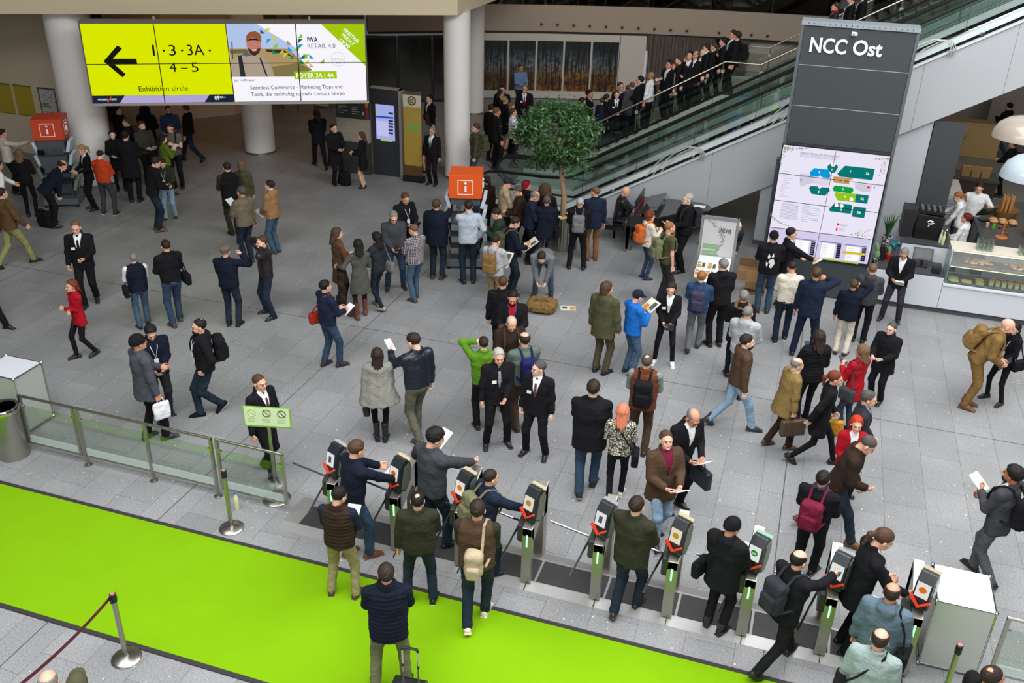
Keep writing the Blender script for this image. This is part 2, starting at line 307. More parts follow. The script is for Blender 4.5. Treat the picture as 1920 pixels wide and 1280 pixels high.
# ================================================================== carpet, barriers, turnstiles
cx0 = -13.0
tag(MB().box(cx0, 2.8, 6.40, 8.34, 0, .012).build('carpet', M('green_carpet', '78a80a', .95, spec=.1, bump=.35, bs=300, var=.06, vs=2)), 'long bright green entrance carpet on the granite floor', 'carpet')
ec = M('carpet_edging', '2e2a2c', .8)
for y0, y1, n in ((8.34, 8.40, 'on the turnstile side'), (6.34, 6.40, 'on the open floor side')):
    tag(MB().box(cx0, 2.8, y0, y1, 0, .016).build('edging_strip', ec), 'dark edging strip of the green carpet ' + n, 'edging')
def disc_prof(r): return [(r, 0), (r, .012), (r * .9, .03), (r * .45, .042), (.045, .052)]
belt = M('belt_red', '5e1526', .7)
def stanchion(x, y, lab):
    r = empty('barrier_post', (x, y, 0), 0, lab, 'barrier post')
    MB().lathe(disc_prof(.17), n=32).build('base', steel, r, smooth=True)
    MB().cyl((0, 0, 0), .03, .05, .93, 16).build('pole', steel, r, smooth=True)
    MB().lathe([(.036, .86), (.036, .97), (.03, .975)], n=16).box(-.012, .012, -.044, .044, .86, .94).build('belt_head', black, r, smooth=True)
    MB().lathe([(.027, .975), (.027, .979)], n=12).build('cap', M('cap_red', 'b06a70', .5), r)
    return r
stanchion(-6.53, 6.18, 'steel barrier post with a dark red belt, standing on the lower carpet edge')
stanchion(-6.73, 8.62, 'steel barrier post between the glass fence and the green carpet')
stanchion(2.39, 8.57, 'steel barrier post in front of the grey cabinet, foot out of view')
a = Vector((-6.56, 6.2, .92)); b = P(20, 1297, .92); d = (b - a); nn = Vector((0, 0, 1))
m = MB(); N = 24
for k in range(N + 1):
    t = k / N; q = a + d * t - Vector((0, 0, .06 * 4 * t * (1 - t)))
    m.v += [tuple(q + Vector((0, 0, .024))), tuple(q - Vector((0, 0, .024)))]
m.f = [(2 * k, 2 * k + 1, 2 * k + 3, 2 * k + 2) for k in range(N)]; m.mi = [0] * N
o = m.build('barrier_belt', belt); sm = o.modifiers.new('thick', 'SOLIDIFY'); sm.thickness = .002
tag(o, 'dark red belt stretched from the barrier post toward the lower corner', 'barrier belt')
# glass fences
gl_f = GLASS('fence_glass', 'eef4ee'); frost = M('frosted_strip', 'c8d0cc', .5)
frostg = bpy.data.materials.new('frosted_glass_strip'); frostg.use_nodes = True; bb = frostg.node_tree.nodes['Principled BSDF']; bb.inputs['Base Color'].default_value = (.72, .8, .78, 1); bb.inputs['Alpha'].default_value = .5; bb.inputs['Roughness'].default_value = .4
def fence(x0, x1, lab, posts, y=9.18):
    r = empty('glass_fence', (x0, y, 0), 0, lab, 'fence'); L = x1 - x0
    MB().tube([(0, 0, 1.0), (L, 0, 1.0)], .022, 10).build('top_rail', steel, r, smooth=True)
    MB().box(.02, L - .02, -.012, .012, .16, .185).build('bottom_rail', steel, r)
    MB().box(.05, L - .05, -.005, .005, .185, .84).build('pane', gl_f, r)
    MB().box(.05, L - .05, -.007, .007, .19, .31).build('frosted_strip', frostg, r)
    for p, foot in posts:
        MB().box(p - .02, p + .02, -.02, .02, 0 if foot else .16, 1.0).build('post', steel, r)
        if foot: MB().lathe([(.06, 0), (.06, .012), (.03, .02)], (p, 0, 0), 16).build('foot_plate', steel, r, smooth=True)
    for p in (.05, L - .05): MB().box(p - .03, p + .03, -.015, .015, .80, .83).build('clamp', chrome, r)
fence(-10.66, -9.66, 'short glass fence panel with steel frame beside the waste bin', [(.02, 0), (.98, 0)])
fence(-9.62, -7.30, 'long glass fence with steel rail and three posts, behind the green carpet', [(.02, 1), (1.2, 1), (2.3, 1)])
fence(-7.24, -6.16, 'glass fence panel behind the pictogram sign stand', [(.02, 0), (1.06, 0)])
fence(2.92, 5.2, 'glass fence panel to the right of the grey cabinet', [(.02, 0), (1.15, 1), (2.26, 1)], 9.16)
# waste bin
r = empty('waste_bin', (-10.83, 9.02, 0), 0, 'round brushed steel waste bin at the end of the glass fence', 'waste bin')
MB().lathe([(.22, 0), (.222, .02), (.222, .70), (.226, .71), (.226, .80)], n=40).build('body', steel, r, smooth=True)
MB().lathe([(.232, .80), (.235, .84), (.22, .87), (.18, .86), (.17, .80), (.165, .5)], n=40).build('rim', chrome, r, smooth=True)
MB().lathe([(.16, .45), (.10, .52), (.03, .5)], n=16).build('liner_bag', M('bin_liner', '3c4450', .3), r, smooth=True)
# grey cabinets at both ends of the turnstile line
def cabinet(x, y, w, d, h, lab):
    r = empty('steel_cabinet', (x, y, 0), 0, lab, 'cabinet'); pm = M('cabinet_panel', 'b9bdb6', .35, .3); tm = M('cabinet_top', 'ccd0d6', .4)
    MB().box(.03, w - .03, .015, d - .015, .04, h - .03).build('body', pm, r); MB().box(.03, w - .03, .03, d - .03, h - .03, h - .012).build('top_panel', tm, r)
    for a in (.018, w - .018):
        for b in (.018, d - .018):
            MB().tube([(a, b, .02), (a, b, h)], .011, 8).build('corner_tube', chrome, r, smooth=True)
            for zz in (.03, h - .018): MB().lathe([(.012, -.024), (.024, -.012), (.024, .012), (.012, .024)], (a, b, zz), 10).build('ball_joint', chrome, r, smooth=True)
    for zz in (.03, h - .018):
        for b in (.018, d - .018): MB().tube([(.018, b, zz), (w - .018, b, zz)], .010, 8).build('frame_tube', chrome, r, smooth=True)
        for a in (.018, w - .018): MB().tube([(a, .018, zz), (a, d - .018, zz)], .010, 8).build('frame_tube', chrome, r, smooth=True)
cabinet(2.18, 9.19, .66, .68, 1.0, 'grey steel tube cabinet at the right end of the turnstiles')
cabinet(-11.78, 9.5, .74, .62, 1.03, 'grey steel tube cabinet behind the round waste bin')
# raised turnstile platform
r = empty('turnstile_platform', (-6.14, 8.82, 0), 0, 'low steel platform with black ribbed mats under the row of turnstiles', 'platform')
alu = M('aluminium_ramp', 'a3a3a0', .45, .6, bump=.15, bs=200)
MB().prism([(0, 0), (.16, .035), (.62, .035), (.78, 0)], 0, 8.1, 'x').build('ramp_plate', alu, r)
mat_ = bpy.data.materials.new('ribbed_mat'); mat_.use_nodes = True; nt = mat_.node_tree; bb = nt.nodes['Principled BSDF']; wv = nt.nodes.new('ShaderNodeTexWave'); wv.inputs['Scale'].default_value = 22; wv.bands_direction = 'Y'
tc = nt.nodes.new('ShaderNodeTexCoord'); nt.links.new(tc.outputs['Object'], wv.inputs[0]); cr = nt.nodes.new('ShaderNodeMix'); cr.data_type = 'RGBA'; cr.inputs[6].default_value = (.012, .012, .013, 1); cr.inputs[7].default_value = (.045, .045, .045, 1)
nt.links.new(wv.outputs[0], cr.inputs[0]); nt.links.new(cr.outputs[2], bb.inputs[0]); bb.inputs['Roughness'].default_value = .6
for k in range(9):
    x = .05 + .912 * k; w = .90 if k else .66
    MB().box(x if k else .25, x + w - .02 if k else .8, .17, .58, .035, .042).build('ribbed_mat', mat_, r)
for k in range(9): MB().box(-.003 + .912 * (k + .93), .003 + .912 * (k + .93), -.001, .161, .001, .0362).build('plate_seam', dark, r)
# turnstiles
GX = [-5.37 + .9125 * k - .0 for k in range(9)]
gm = M('gate_steel', 'a8a49a', .34, .9); blk = M('reader_black', '23282b', .3)
scr = {'w': 'eef2f4', 'y': 'f0e8d4', 'o': 'f4efe6', 'g': 'eef6ee'}
ST = ['w', 'o', 'o', 'y', 'w', 'y', 'g', 'w', 'o']
GL = ['first turnstile, next to the glass fence', 'second turnstile, white page on its reader', 'third turnstile, orange page on its reader', 'fourth turnstile with a tan disc on its reader', 'fifth turnstile, left of the man in the olive jacket', 'sixth turnstile with a mustard disc on its reader', 'seventh turnstile with the round green GO symbol', 'eighth turnstile, used by the man with the black rucksack', 'last turnstile beside the cabinet, orange disc on its reader']
for k, gx in enumerate(GX):
    r = empty('turnstile', (gx, 8.92, .042), 0, GL[k], 'turnstile', 'row of turnstiles')
    w = .13; x0 = .0; x1 = w
    side = [(0, 0), (.10, 0), (.10, .62), (.42, .85), (.42, .0), (.52, 0), (.52, 1.06), (.0, .86)]
    MB().prism([(.0, 0), (.09, 0), (.09, .86), (.0, .86)], x0, x1, 'x').build('front_post', gm, r, bevel=.004)
    MB().prism([(.54, -.03), (.70, -.03), (.70, 1.1), (.54, 1.05)], x0, x1, 'x').build('rear_post', gm, r, bevel=.004)
    MB().prism([(.0, .86), (.0, .74), (.09, .60), (.45, .78), (.56, .66), (.70, .66), (.70, 1.14), (.12, .90)], x0, x1, 'x').build('housing', gm, r, bevel=.006)
    MB().prism([(0, .66), (.09, .56), (.36, .60), (.42, .76), (.26, .95), (.02, .875)], x0 - .07, x0, 'x').build('rotor_housing', M('rotor_grey', '3c3c3a', .5, .5), r, bevel=.01)
    MB().box(x0 + .055, x0 + .075, -.006, .0, .58, .76).build('status_light', EM('status_green', '9affb4', 2.2), r)
    for ang in (0, 1, 2):
        base = Vector((x0 - .08, .2, .80)); dr = [Vector((-.52, -.02, .12)), Vector((-.16, -.30, -.42)), Vector((-.14, .34, -.36))][ang]
        MB().tube([base, base + dr], .014, 8).build('arm', chrome, r, smooth=True)
    # reader head: curved box leaning back, screen facing the visitor (-y) and up
    T = Matrix.Translation((x0 + .055, .08, .95)) @ Matrix.Rotation(math.radians(-24), 4, 'Z') @ Matrix.Rotation(math.radians(-9), 4, 'X') @ Matrix.Diagonal((1.25, 1.12, 1.12, 1))
    rd = MB(); pr = [(-.015, 0), (.11, -.02), (.16, .12), (.15, .30), (.10, .40), (.02, .40), (-.035, .30), (-.045, .14)]
    rd.prism(pr, -.075, .075, 'x'); ro = rd.build('reader_head', blk, r, bevel=.008); ro.matrix_local = T
    gp = MB().prism([(.02, .02), (.105, .0), (.15, .12), (.14, .29), (.10, .36), (.03, .3)], .0755, .079, 'x').build('side_cover', M('reader_side', '8b9486', .3, .6), r); gp.matrix_local = T
    lt = MB().box(-.076, .076, .075, .115, .385, .415).build('top_light', EM('reader_top_' + ST[k], {'w': 'cfd4d8', 'y': 'fff0c0', 'o': 'ffe9c4', 'g': 'c8ffd8'}[ST[k]], .9), r); lt.matrix_local = T
    S2 = T @ Matrix.Translation((0, -.046, .15)) @ Matrix.Rotation(math.radians(-3), 4, 'X')
    sc_ = MB().box(-.058, .058, -.006, 0, -.01, .15).build('display', EM('reader_screen_' + ST[k], scr[ST[k]], .85), r); sc_.matrix_local = S2
    cc = {1: 'c9622a', 2: 'd9862a', 3: 'b8903c', 5: 'c99a1e', 6: '2f8f3c', 8: 'e8741c'}.get(k)
    if cc:
        cm = MB(); n = 20; cm.v = [(.034 * math.cos(2 * math.pi * j / n), -.0075, .075 + .034 * math.sin(2 * math.pi * j / n)) for j in range(n)]; cm.f = [tuple(range(n))]; cm.mi = [0]
        c_ = cm.build('symbol_disc', EM('disc_' + cc, cc, .85), r); c_.matrix_local = S2
        if k == 6: t_ = text('GO', (-.02, -.009, .066), (.02, -.009, .066), .018, (0, 0, 1), EM('go_white', 'ffffff', .9), r); t_.matrix_local = S2
    else:
        c_ = MB().box(-.02, .022, -.008, -.006, .03, .11).build('symbol_card', EM('card_sym', '5a6468', .7), r); c_.matrix_local = S2
    V = MB(); V.prism([(-.085, .14), (-.07, .145), (0, .055), (.085, .135), (.095, .12), (0, .03), (-.09, .12)], -.07, -.045, 'y')
    vo = V.build('scan_marker', M('marker_red', 'e0402a', .5), r); vo.matrix_local = T
# sign stand
r = empty('sign_stand', (-6.5, 9.42, 0), math.radians(14), 'green edged pictogram sign on a steel stand behind the fence', 'sign')
MB().lathe(disc_prof(.2), n=32).build('base', steel, r, smooth=True); MB().box(-.02, .02, -.012, .012, .04, 1.5).build('pole', steel, r)
gs = M('sign_green', '7fae3c', .5); MB().box(-.33, .33, -.03, -.012, 1.24, 1.56).build('board', gs, r); MB().box(-.315, .315, -.034, -.03, 1.265, 1.55).build('face', M('sign_face', 'cfe0b4', .5), r)
for i, cxx in enumerate((-.21, 0, .21)):
    MB().tube([(cxx + .055 * math.cos(a * .3307), -.037, 1.47 + .055 * math.sin(a * .3307)) for a in range(19)], .005, 6, True).build('ring', M('ink_dark', '20241c' if i else 'a8bf88', .6), r)
    MB().tube([(cxx - .038, -.037, 1.43 + .08), (cxx + .038, -.037, 1.43)], .004, 6).build('slash', M('ink_dark', '20241c' if i else 'a8bf88', .6), r)
    m = MB()
    for j in range(3): m.box(cxx - .07, cxx + .04, -.036, -.034, 1.37 - j * .022, 1.375 - j * .022)
    m.build('print', M('sign_ink', '8aa368', .6), r)
# plastic bottle on the floor by the fence
r = empty('plastic_bottle', (P(468, 930).x, 9.02, 0), 0, 'half full pale yellow plastic bottle with blue cap on the floor by the fence', 'bottle')
MB().lathe([(.03, 0), (.035, .02), (.033, .09), (.035, .12), (.034, .2), (.014, .25), (.013, .265)], n=16).build('body', M('bottle_drink', 'd2d8a8', .2), r, smooth=True); MB().cyl((0, 0, 0), .016, .262, .29, 12).build('cap', M('cap_blue', '2f7fd0', .4), r)
# ================================================================== big video wall
SB = Vector((-9.446 + .6 * math.sin(math.radians(27)), 24.2 - .6 * math.cos(math.radians(27)), 0)); sd = Vector((math.cos(math.radians(27)), math.sin(math.radians(27)), 0)); sn = Vector((-sd.y, sd.x, 0)); UPZ = Vector((0, 0, 1))
def S(px, py): return PP(px, py, SB, sn)
vw = empty('video_wall', S(175, 194), math.radians(27), 'large hanging video wall with yellow direction page and white event page', 'video wall')
def wparent(o, r=None):
    r = r or vw
    o.parent = r; o.matrix_parent_inverse = (Matrix.Translation(r.location) @ Matrix.Rotation(r.rotation_euler.z, 4, 'Z')).inverted(); return o
def flat(pts, name, mat, r, n, off, f):
    v = [f(*p) - n * off for p in pts]; a = MB(); a.add(v, [tuple(range(len(v)))]); return wparent(a.build(name, mat), r)
def sflat(pts, name, mat, off=.004): return flat(pts, name, mat, vw, sn, off, S)
TL, TR_, BR_, BL_ = S(149, 44), S(683, 44), S(688, 188), S(175, 194)
def vbox(a, b, z0, z1, y0, y1, name, mat):
    m = MB(); v = []
    for z in (z0, z1):
        for (p, o) in ((a, y0), (b, y0), (b, y1), (a, y1)): q = Vector((p.x, p.y, 0)) + sn * o; v.append((q.x, q.y, z))
    m.add(v, [(3, 2, 1, 0), (4, 5, 6, 7), (0, 1, 5, 4), (1, 2, 6, 5), (2, 3, 7, 6), (3, 0, 4, 7)]); return wparent(m.build(name, mat))
zt, zb = TL.z, BL_.z
vbox(TL, TR_, zb - .0, zt, .01, .22, 'housing', M('wall_housing', '3a3632', .6))
vbox(TL - sd * .03, TR_ + sd * .03, zt, zt + .07, -.04, .3, 'top_frame', M('frame_grey', '6a645c', .5)); vbox(TL - sd * .03, TR_ + sd * .03, zb - .06, zb, -.03, .3, 'bottom_frame', M('frame_light', 'a8a49c', .5)); vbox(TL - sd * .03, TL - sd * .005, zb, zt, -.03, .2, 'side_frame', M('frame_grey', '6a645c', .5)); vbox(TR_ + sd * .005, TR_ + sd * .03, zb, zt, -.03, .2, 'side_frame', M('frame_grey', '6a645c', .5))
for t in (.25, .8):
    q = TL + (TR_ - TL) * t; wparent(MB().tube([(q.x + sn.x * .15, q.y + sn.y * .15, zt + .05), (q.x + sn.x * .15, q.y + sn.y * .15, ZS + .02)], .03).build('hanger', M('frame_light', 'a8a49c', .5)))
# dark ceiling truss behind the sign top
Y = EM('screen_yellow', 'dcea00', .97); WH = EM('screen_white', 'fbf8ff', .97)
sflat([(149, 44), (423, 44), (440, 190.6), (175, 194)], 'yellow_page', Y, .0)
sflat([(423, 44), (683, 44), (688, 188), (440, 190.6)], 'white_page', WH, .0)
ik = EM('ink_black', '16180c', 1); nv = EM('navy', '1c2438', 1)
arrow = [(194, 115), (220, 85), (229, 91), (212, 110), (256, 110), (257.5, 120), (214, 120), (236, 139), (230, 145)]
sflat(arrow, 'arrow', ik, .006)
def stext(s, p0, p1, h, mat, up=None, bold=0, off=.009, nm='lettering'):
    a, b = S(*p0), S(*p1); return wparent(text(s, a, b, h, up or UPZ, mat, None, nm, bold, off))
pxm = (zt - zb) / 148.0
stext('1', (287.3, 104), (291.3, 104), 20 * pxm, ik, bold=.012); stext('3', (318, 104), (331, 104), 20 * pxm, ik); stext('3A', (352, 103.5), (384, 103.5), 20 * pxm, ik)
for x, y in ((307, 95), (341.5, 94.5), (393.5, 94.5)):
    sflat([(x + 2.2 * math.cos(a * .628), y + 2.2 * math.sin(a * .628)) for a in range(10)][::-1], 'bullet', ik, .007)
stext('4', (319, 134.5), (332, 134.5), 18 * pxm, ik); stext('5', (360, 134.5), (373, 134.5), 18 * pxm, ik); sflat([(339, 129), (352, 128.8), (352, 126.8), (339, 127)], 'dash', ik, .007)
stext('Exhibition circle', (261, 171), (353, 169.5), 9.5 * pxm, ik)
LV = EM('screen_lilac', 'b3a8d6', .95)
sflat([(176, 179.5), (438, 176.5), (440, 190.6), (175.5, 194)][::1], 'footer_bar', LV, .004)
sflat([(173, 179.3), (234, 178.7), (225, 193.2), (175.3, 193.9)], 'footer_logo_field', nv, .006); sflat([(393, 177), (437.5, 176.4), (440, 190.6), (384, 191.3)], 'footer_clock_field', nv, .006)
sflat([(201.5, 191.5), (203.5, 191.5), (209.5, 180.8), (207.5, 180.8)], 'logo_slash', EM('logo_red', 'e8402c', 1), .008)
wt = EM('text_white', 'ffffff', 1)
stext('NÜRNBERG', (184, 188), (202, 187.8), 3 * pxm, wt); stext('MESSE', (208, 187.5), (219, 187.4), 3 * pxm, wt)
stext('09', (403, 187), (412, 186.8), 7.5 * pxm, wt, bold=.01); stext('52', (412.5, 183.6), (418, 183.5), 3.5 * pxm, wt); stext('21', (419, 183.5), (423, 183.4), 3 * pxm, LV)
# photo panel: sky, savanna, man with cap (generic portrait)
sflat([(423, 44.2), (480, 44.2), (555, 90), (578, 132), (578, 143.5), (436, 144)][::1], 'photo_sky', EM('photo_sky', 'b4c8ec', .95), .004)
sflat([(430, 91), (540, 91), (585, 131), (552, 143.5), (436, 144)], 'photo_field', EM('photo_grass', 'b39a6a', .9), .006)
sflat([(430, 93), (460, 92), (470, 98), (432, 101)], 'photo_scrub', EM('photo_scrub', '77704a', .8), .007); sflat([(498, 92), (532, 93), (556, 112), (536, 101), (500, 97)], 'photo_scrub', EM('photo_scrub_dark', '3c3a20', .8), .007); sflat([(510, 125), (560, 118), (585, 131), (552, 143), (515, 143)], 'photo_scrub', EM('photo_bush', '8c8050', .8), .007)
sflat([(434, 78), (436, 78), (437, 110), (435, 110)], 'photo_post', nv, .007)
sflat([(431, 144), (432, 118), (447, 104), (470, 100), (490, 106), (506, 120), (513, 143)], 'photo_shirt', EM('photo_shirt', 'b3a290', .9), .009); sflat([(446, 104), (453, 103), (461, 143.5), (451, 143.8)], 'photo_strap', EM('photo_strap', '2c3436', .9), .011); sflat([(486, 108), (489, 107), (502, 143), (499, 143)], 'photo_strap', EM('photo_strap', '2c3436', .9), .011); sflat([(452, 102), (462, 96), (472, 104), (462, 106)], 'photo_collar', EM('photo_collar', '56687c', .9), .011)
sflat([(463, 72), (489, 72), (490, 88), (486, 98), (478, 104), (470, 101), (464, 92), (462, 82)], 'photo_face', EM('photo_face', 'c78272', .9), .013)
sflat([(464, 90), (470, 92), (484, 91), (489, 90), (486, 99), (478, 105), (470, 102)], 'photo_beard', EM('photo_beard', '4c2c26', .9), .015); sflat([(471, 92), (482, 91.5), (481, 95), (474, 96)], 'photo_smile', EM('photo_smile', 'e8b8a8', .9), .017)
sflat([(461, 78), (462, 66), (468, 60), (478, 58), (487, 62), (490, 70), (490, 78), (478, 71), (470, 71)], 'photo_cap', EM('photo_cap', '9a5a34', .9), .016); sflat([(461, 79), (470, 71.5), (480, 71.5), (490, 80), (480, 75), (470, 75)], 'photo_brim', EM('photo_brim', '241c1e', .9), .018)
sflat([(601, 44.2), (682.5, 44.2), (686, 124)], 'lime_corner', EM('lime', 'a6cc0c', .95), .004)
TRI = [(488, 54, '0a6a64', 0), (499, 53, 'd8d820', 1), (509, 66, 'd8d820', 0), (500, 73, '18a4d8', 1), (511, 80, '8ac020', 2), (511, 92, '0a9048', 0), (523, 91, 'd8b070', 2), (538, 75, 'b88858', 0), (540, 87, '18a4d8', 0), (551, 86, '8ac020', 2), (532, 99, 'd8d820', 1), (542, 101, '0a9048', 2), (551, 101, 'b88858', 0), (559, 72.5, '0a6a64', 1), (560, 83, '18a4d8', 1), (562, 101, '0a6a64', 2), (569, 100, '0a9048', 0), (571, 102, '8ac020', 1), (570, 111, 'd8d820', 2), (562, 111, '0a9048', 0), (580, 101, '18a4d8', 0), (558, 62, '8ac020', 2), (599, 110, '8ac020', 2), (580, 117, 'd8b070', 0)]
for x, y, c, k in TRI:
    p = {0: [(x, y), (x + 9, y + 9), (x, y + 9)], 1: [(x, y), (x + 9, y), (x, y + 9)], 2: [(x, y + 9), (x + 9, y), (x + 9, y + 9)]}[k]
    sflat(p if k == 1 else p[::-1], 'confetti_triangle', EM('tri_' + c, c, .95), .010)
stext('IWA', (576.5, 78.5), (596, 78.2), 9 * pxm, EM('iwa_navy', '1c2460', 1), bold=.025); stext('RETAIL 4.0', (577, 90.5), (629, 90), 9 * pxm, EM('iwa_grey', '5a6088', 1))
u45 = (S(560, 40) - S(575, 62)); 
for s_, a_, b_, h_ in (('FREITAG', (643.5, 57), (670, 81), 6.3), ('FRIDAY', (640, 66.5), (662, 86), 6.3), ('13:30', (635.5, 76.5), (654, 91), 6.3)):
    A_, B_ = S(*a_), S(*b_); dd_ = (B_ - A_).normalized(); up_ = sn.cross(dd_) * -1; up_ = up_ if up_.z > 0 else -up_; wparent(text(s_, A_, B_, h_ * pxm, up_, wt, None, 'lettering', .02, .009))
sflat([(551, 134), (631, 133), (632, 147.3), (552.5, 148.3)], 'lime_banner', EM('lime', 'a6cc0c', .95), .007); stext('FOYER 3A | 4A', (556, 145.5), (627, 144.5), 8.5 * pxm, wt, bold=.01, off=.012)
A_ = S(634, 111); wparent(MB().tube([A_ + (sd * math.cos(k * .314) + UPZ * math.sin(k * .314)) * 13.5 * pxm - sn * .006 for k in range(20)], .006, 6, True).build('badge_ring', EM('ring_grey', 'd8d8dc', .9)))
stext('RETAIL', (624, 113), (644, 112.8), 4.5 * pxm, EM('ring_grey', 'c8c8cc', .9)); stext('4.0', (629, 120), (639, 120), 4.5 * pxm, EM('ring_grey', 'c8c8cc', .9))
ng = EM('text_navy', '2a2c44', 1)
stext('Jan Hüffmeier', (439, 152.5), (478, 152), 4.5 * pxm, ng); stext('Seamless Commerce - Marketing Tipps und', (470, 167.5), (642, 165.5), 7.5 * pxm, ng); stext('Tools, die nachhaltig zu mehr Umsatz führen', (471, 180), (646, 178), 7.5 * pxm, ng)
sb = EM('seam', '30301c', .7)
for p in ([(286.6, 44), (288.4, 44), (310.6, 192), (308.8, 192)], [(553, 44), (555, 44), (565.5, 189.5), (563.7, 189.5)], [(422, 44), (423.6, 44), (440.8, 190), (439, 190)], [(162.5, 119.8), (686, 116.0), (686, 117.4), (162.5, 121.3)]): sflat(p, 'panel_seam', sb, .020)
# ================================================================== escalators (rise along +x, slope 30 degrees)
SL = .574
alu2 = M('escalator_aluminium', 'd4dedd', .4, .2); tealish = M('deck_grey_green', 'a9b8b2', .4, .2); rub = M('handrail_rubber', '141210', .35)
eg = GLASS('escalator_glass', 'f1f7f4')
XE = 13.0
def esc(yf, yn, lab, x0=-8.0):
    """one escalator between balustrades at yf (near) and yn (far)"""
    r = empty('escalator', (x0, yf, 0), 0, lab, 'escalator')
    def zt(x): return .10 + max(0, (x + 5.9)) * SL      # deck line
    T = Matrix.Translation((-x0, -yf, 0))
    m = MB(); xs = [-7.5, -6.2, -5.6, -4.8] + [XE]
    low = [(x, zt(x) - .02) for x in (-7.9, -5.9)] + [(XE, zt(XE) - .02)]
    m.prism([(-7.9, 0), (-3.46, 0), (XE, (XE + 3.46) * .575), (XE, zt(XE)), (-5.9, .12), (-7.9, .12)], yf + .05, yn - .05, 'y')
    o = m.build('truss', M('truss_dark', '1d1f20', .7), r); o.matrix_local = T
    # steps
    s = MB(); n = 60
    for k in range(n):
        x = -5.9 + k * .40 * 1; z = .16 + k * .40 * SL
        if x > XE - .4: break
        s.add([(x, yf + .25, z - .25), (x, yn - .25, z - .25), (x, yn - .25, z), (x, yf + .25, z), (x + .40, yn - .25, z), (x + .40, yf + .25, z)], [(0, 1, 2, 3), (3, 2, 4, 5)])
    s.box(-7.9, -5.9, yf + .25, yn - .25, .12, .16)
    o = s.build('step_band', M('step_metal', 'd4deda', .6, .0), r); o.matrix_local = T
    for y, side in ((yf, -1), (yn, 1)):
        # skirt deck
        d = MB(); d.prism([(-7.9, .17), (-5.95, .17), (XE, zt(XE) + .09), (XE, zt(XE) + .21), (-6.0, .28), (-7.9, .28)], y - .10, y + .10, 'y')
        o = d.build('side_deck', alu2, r); o.matrix_local = T
        d = MB(); d.prism([(-7.85, .282), (-6.0, .282), (XE, zt(XE) + .212), (XE, zt(XE) + .93), (-5.95, 1.0), (-7.9, 1.0), (-8.15, .85), (-8.18, .6), (-8.05, .35)], y - .006, y + .006, 'y')
        o = d.build('glass_balustrade', eg, r); o.matrix_local = T
        pts = [(-7.6, y, .27), (-7.95, y, .33), (-8.16, y, .50), (-8.22, y, .70), (-8.12, y, .90), (-7.95, y, 1.0), (-7.6, y, 1.03)] + [(-6.4, y, 1.03), (-5.95, y, 1.06), (-5.6, y, 1.16)] + [(XE, y, 1.16 + (XE + 5.6) * SL)]
        o = MB().tube(pts, .036, 8).build('handrail', rub, r, smooth=True); o.matrix_local = T
        o = MB().tube([(-6.0, y, .30), (XE, y, zt(XE) + .225)], .02, 6).build('glass_clamp_rail', chrome, r, smooth=True); o.matrix_local = T
        for k in range(12):
            x = -5.4 + k * 1.35
            if x < XE: o = MB().box(x, x + .012, y - .009, y + .009, zt(x) + .14, zt(x) + .92).build('pane_joint', M('joint_dark', '3a4644', .5), r); o.matrix_local = T
    return r
E1 = esc(22.60, 24.00, 'nearer of the two escalators, with glass balustrades, rising behind the piano')
E2 = esc(24.22, 25.60, 'farther of the two escalators, beside the crowded staircase')
# white side cladding of the nearer escalator
r = empty('escalator_cladding', (-3.46, 22.45, 0), 0, 'white sloping side cladding under the nearer escalator, behind the piano', 'cladding'); T = Matrix.Translation((3.46, -22.45, 0))
wc = M('cladding_white', 'aeb1b4', .4, spec=.4); xs = [-5.95, -2.2, .55, 2.05, 3.7, 6.6, 9.6, XE]
top = lambda x: .04 + max(0, x + 5.95) * SL; bot = lambda x: max(0, (x + 3.46) * .575)
for a, b in zip(xs, xs[1:]):
    p = [(a + .003, bot(a + .003))] + ([(-3.46, 0)] if a < -3.46 < b else []) + [(b - .003, bot(b)), (b - .003, top(b)), (a + .003, top(a))]
    o = MB().prism(p, 22.44, 22.5, 'y').build('cladding_panel', wc, r); o.matrix_local = T
o = MB().prism([(-3.46, -.01), (XE, bot(XE) - .01), (XE, bot(XE)), (-3.46, .0)], 22.5, 25.7, 'y').build('soffit', M('soffit_white', 'b4b2ae', .6), r); o.matrix_local = T
o = MB().prism([(-5.95, top(-5.95) + .001), (XE, top(XE) + .001), (XE, top(XE) + .05), (-5.95, .09)], 22.40, 22.52, 'y').build('edge_strip', alu2, r); o.matrix_local = T
for k in range(9):
    x = -4.6 + k * 1.9; o = MB().box(x, x + .07, 22.42, 22.5, top(x) + .09, top(x) + .16).build('bracket', chrome, r); o.matrix_local = T
# pipe loops lying against the balustrade feet
for i, x in enumerate((-3.2, -.55, 1.75, 5.0)):
    z = top(x) + .25; r = empty('guard_tube', (x, 22.3, z), 0, ['bundle of bent steel guard tubes above the cladding, lowest one', 'bundle of bent steel guard tubes left of the tall grey pylon', 'bundle of bent steel guard tubes right of the tall grey pylon', 'bundle of bent steel guard tubes nearest the top right corner'][i], 'guard tube', 'bent guard tubes on the escalator')
    for j in range(3):
        q = [( -.55 + j * .13, .12, -.45), (-.35 + j * .13, .1, -.12 ), (-.05 + j * .13, .06, .22 ), (.35 + j * .1, .0, .44), (.62 + j * .06, -.02, .42), (.72 + j * .05, -.0, .30), (.70 + j * .05, .08, .12)]
        MB().tube(q, .014, 6).build('tube', M('tube_alu', 'c8ccc8', .4, .3), r, smooth=True)
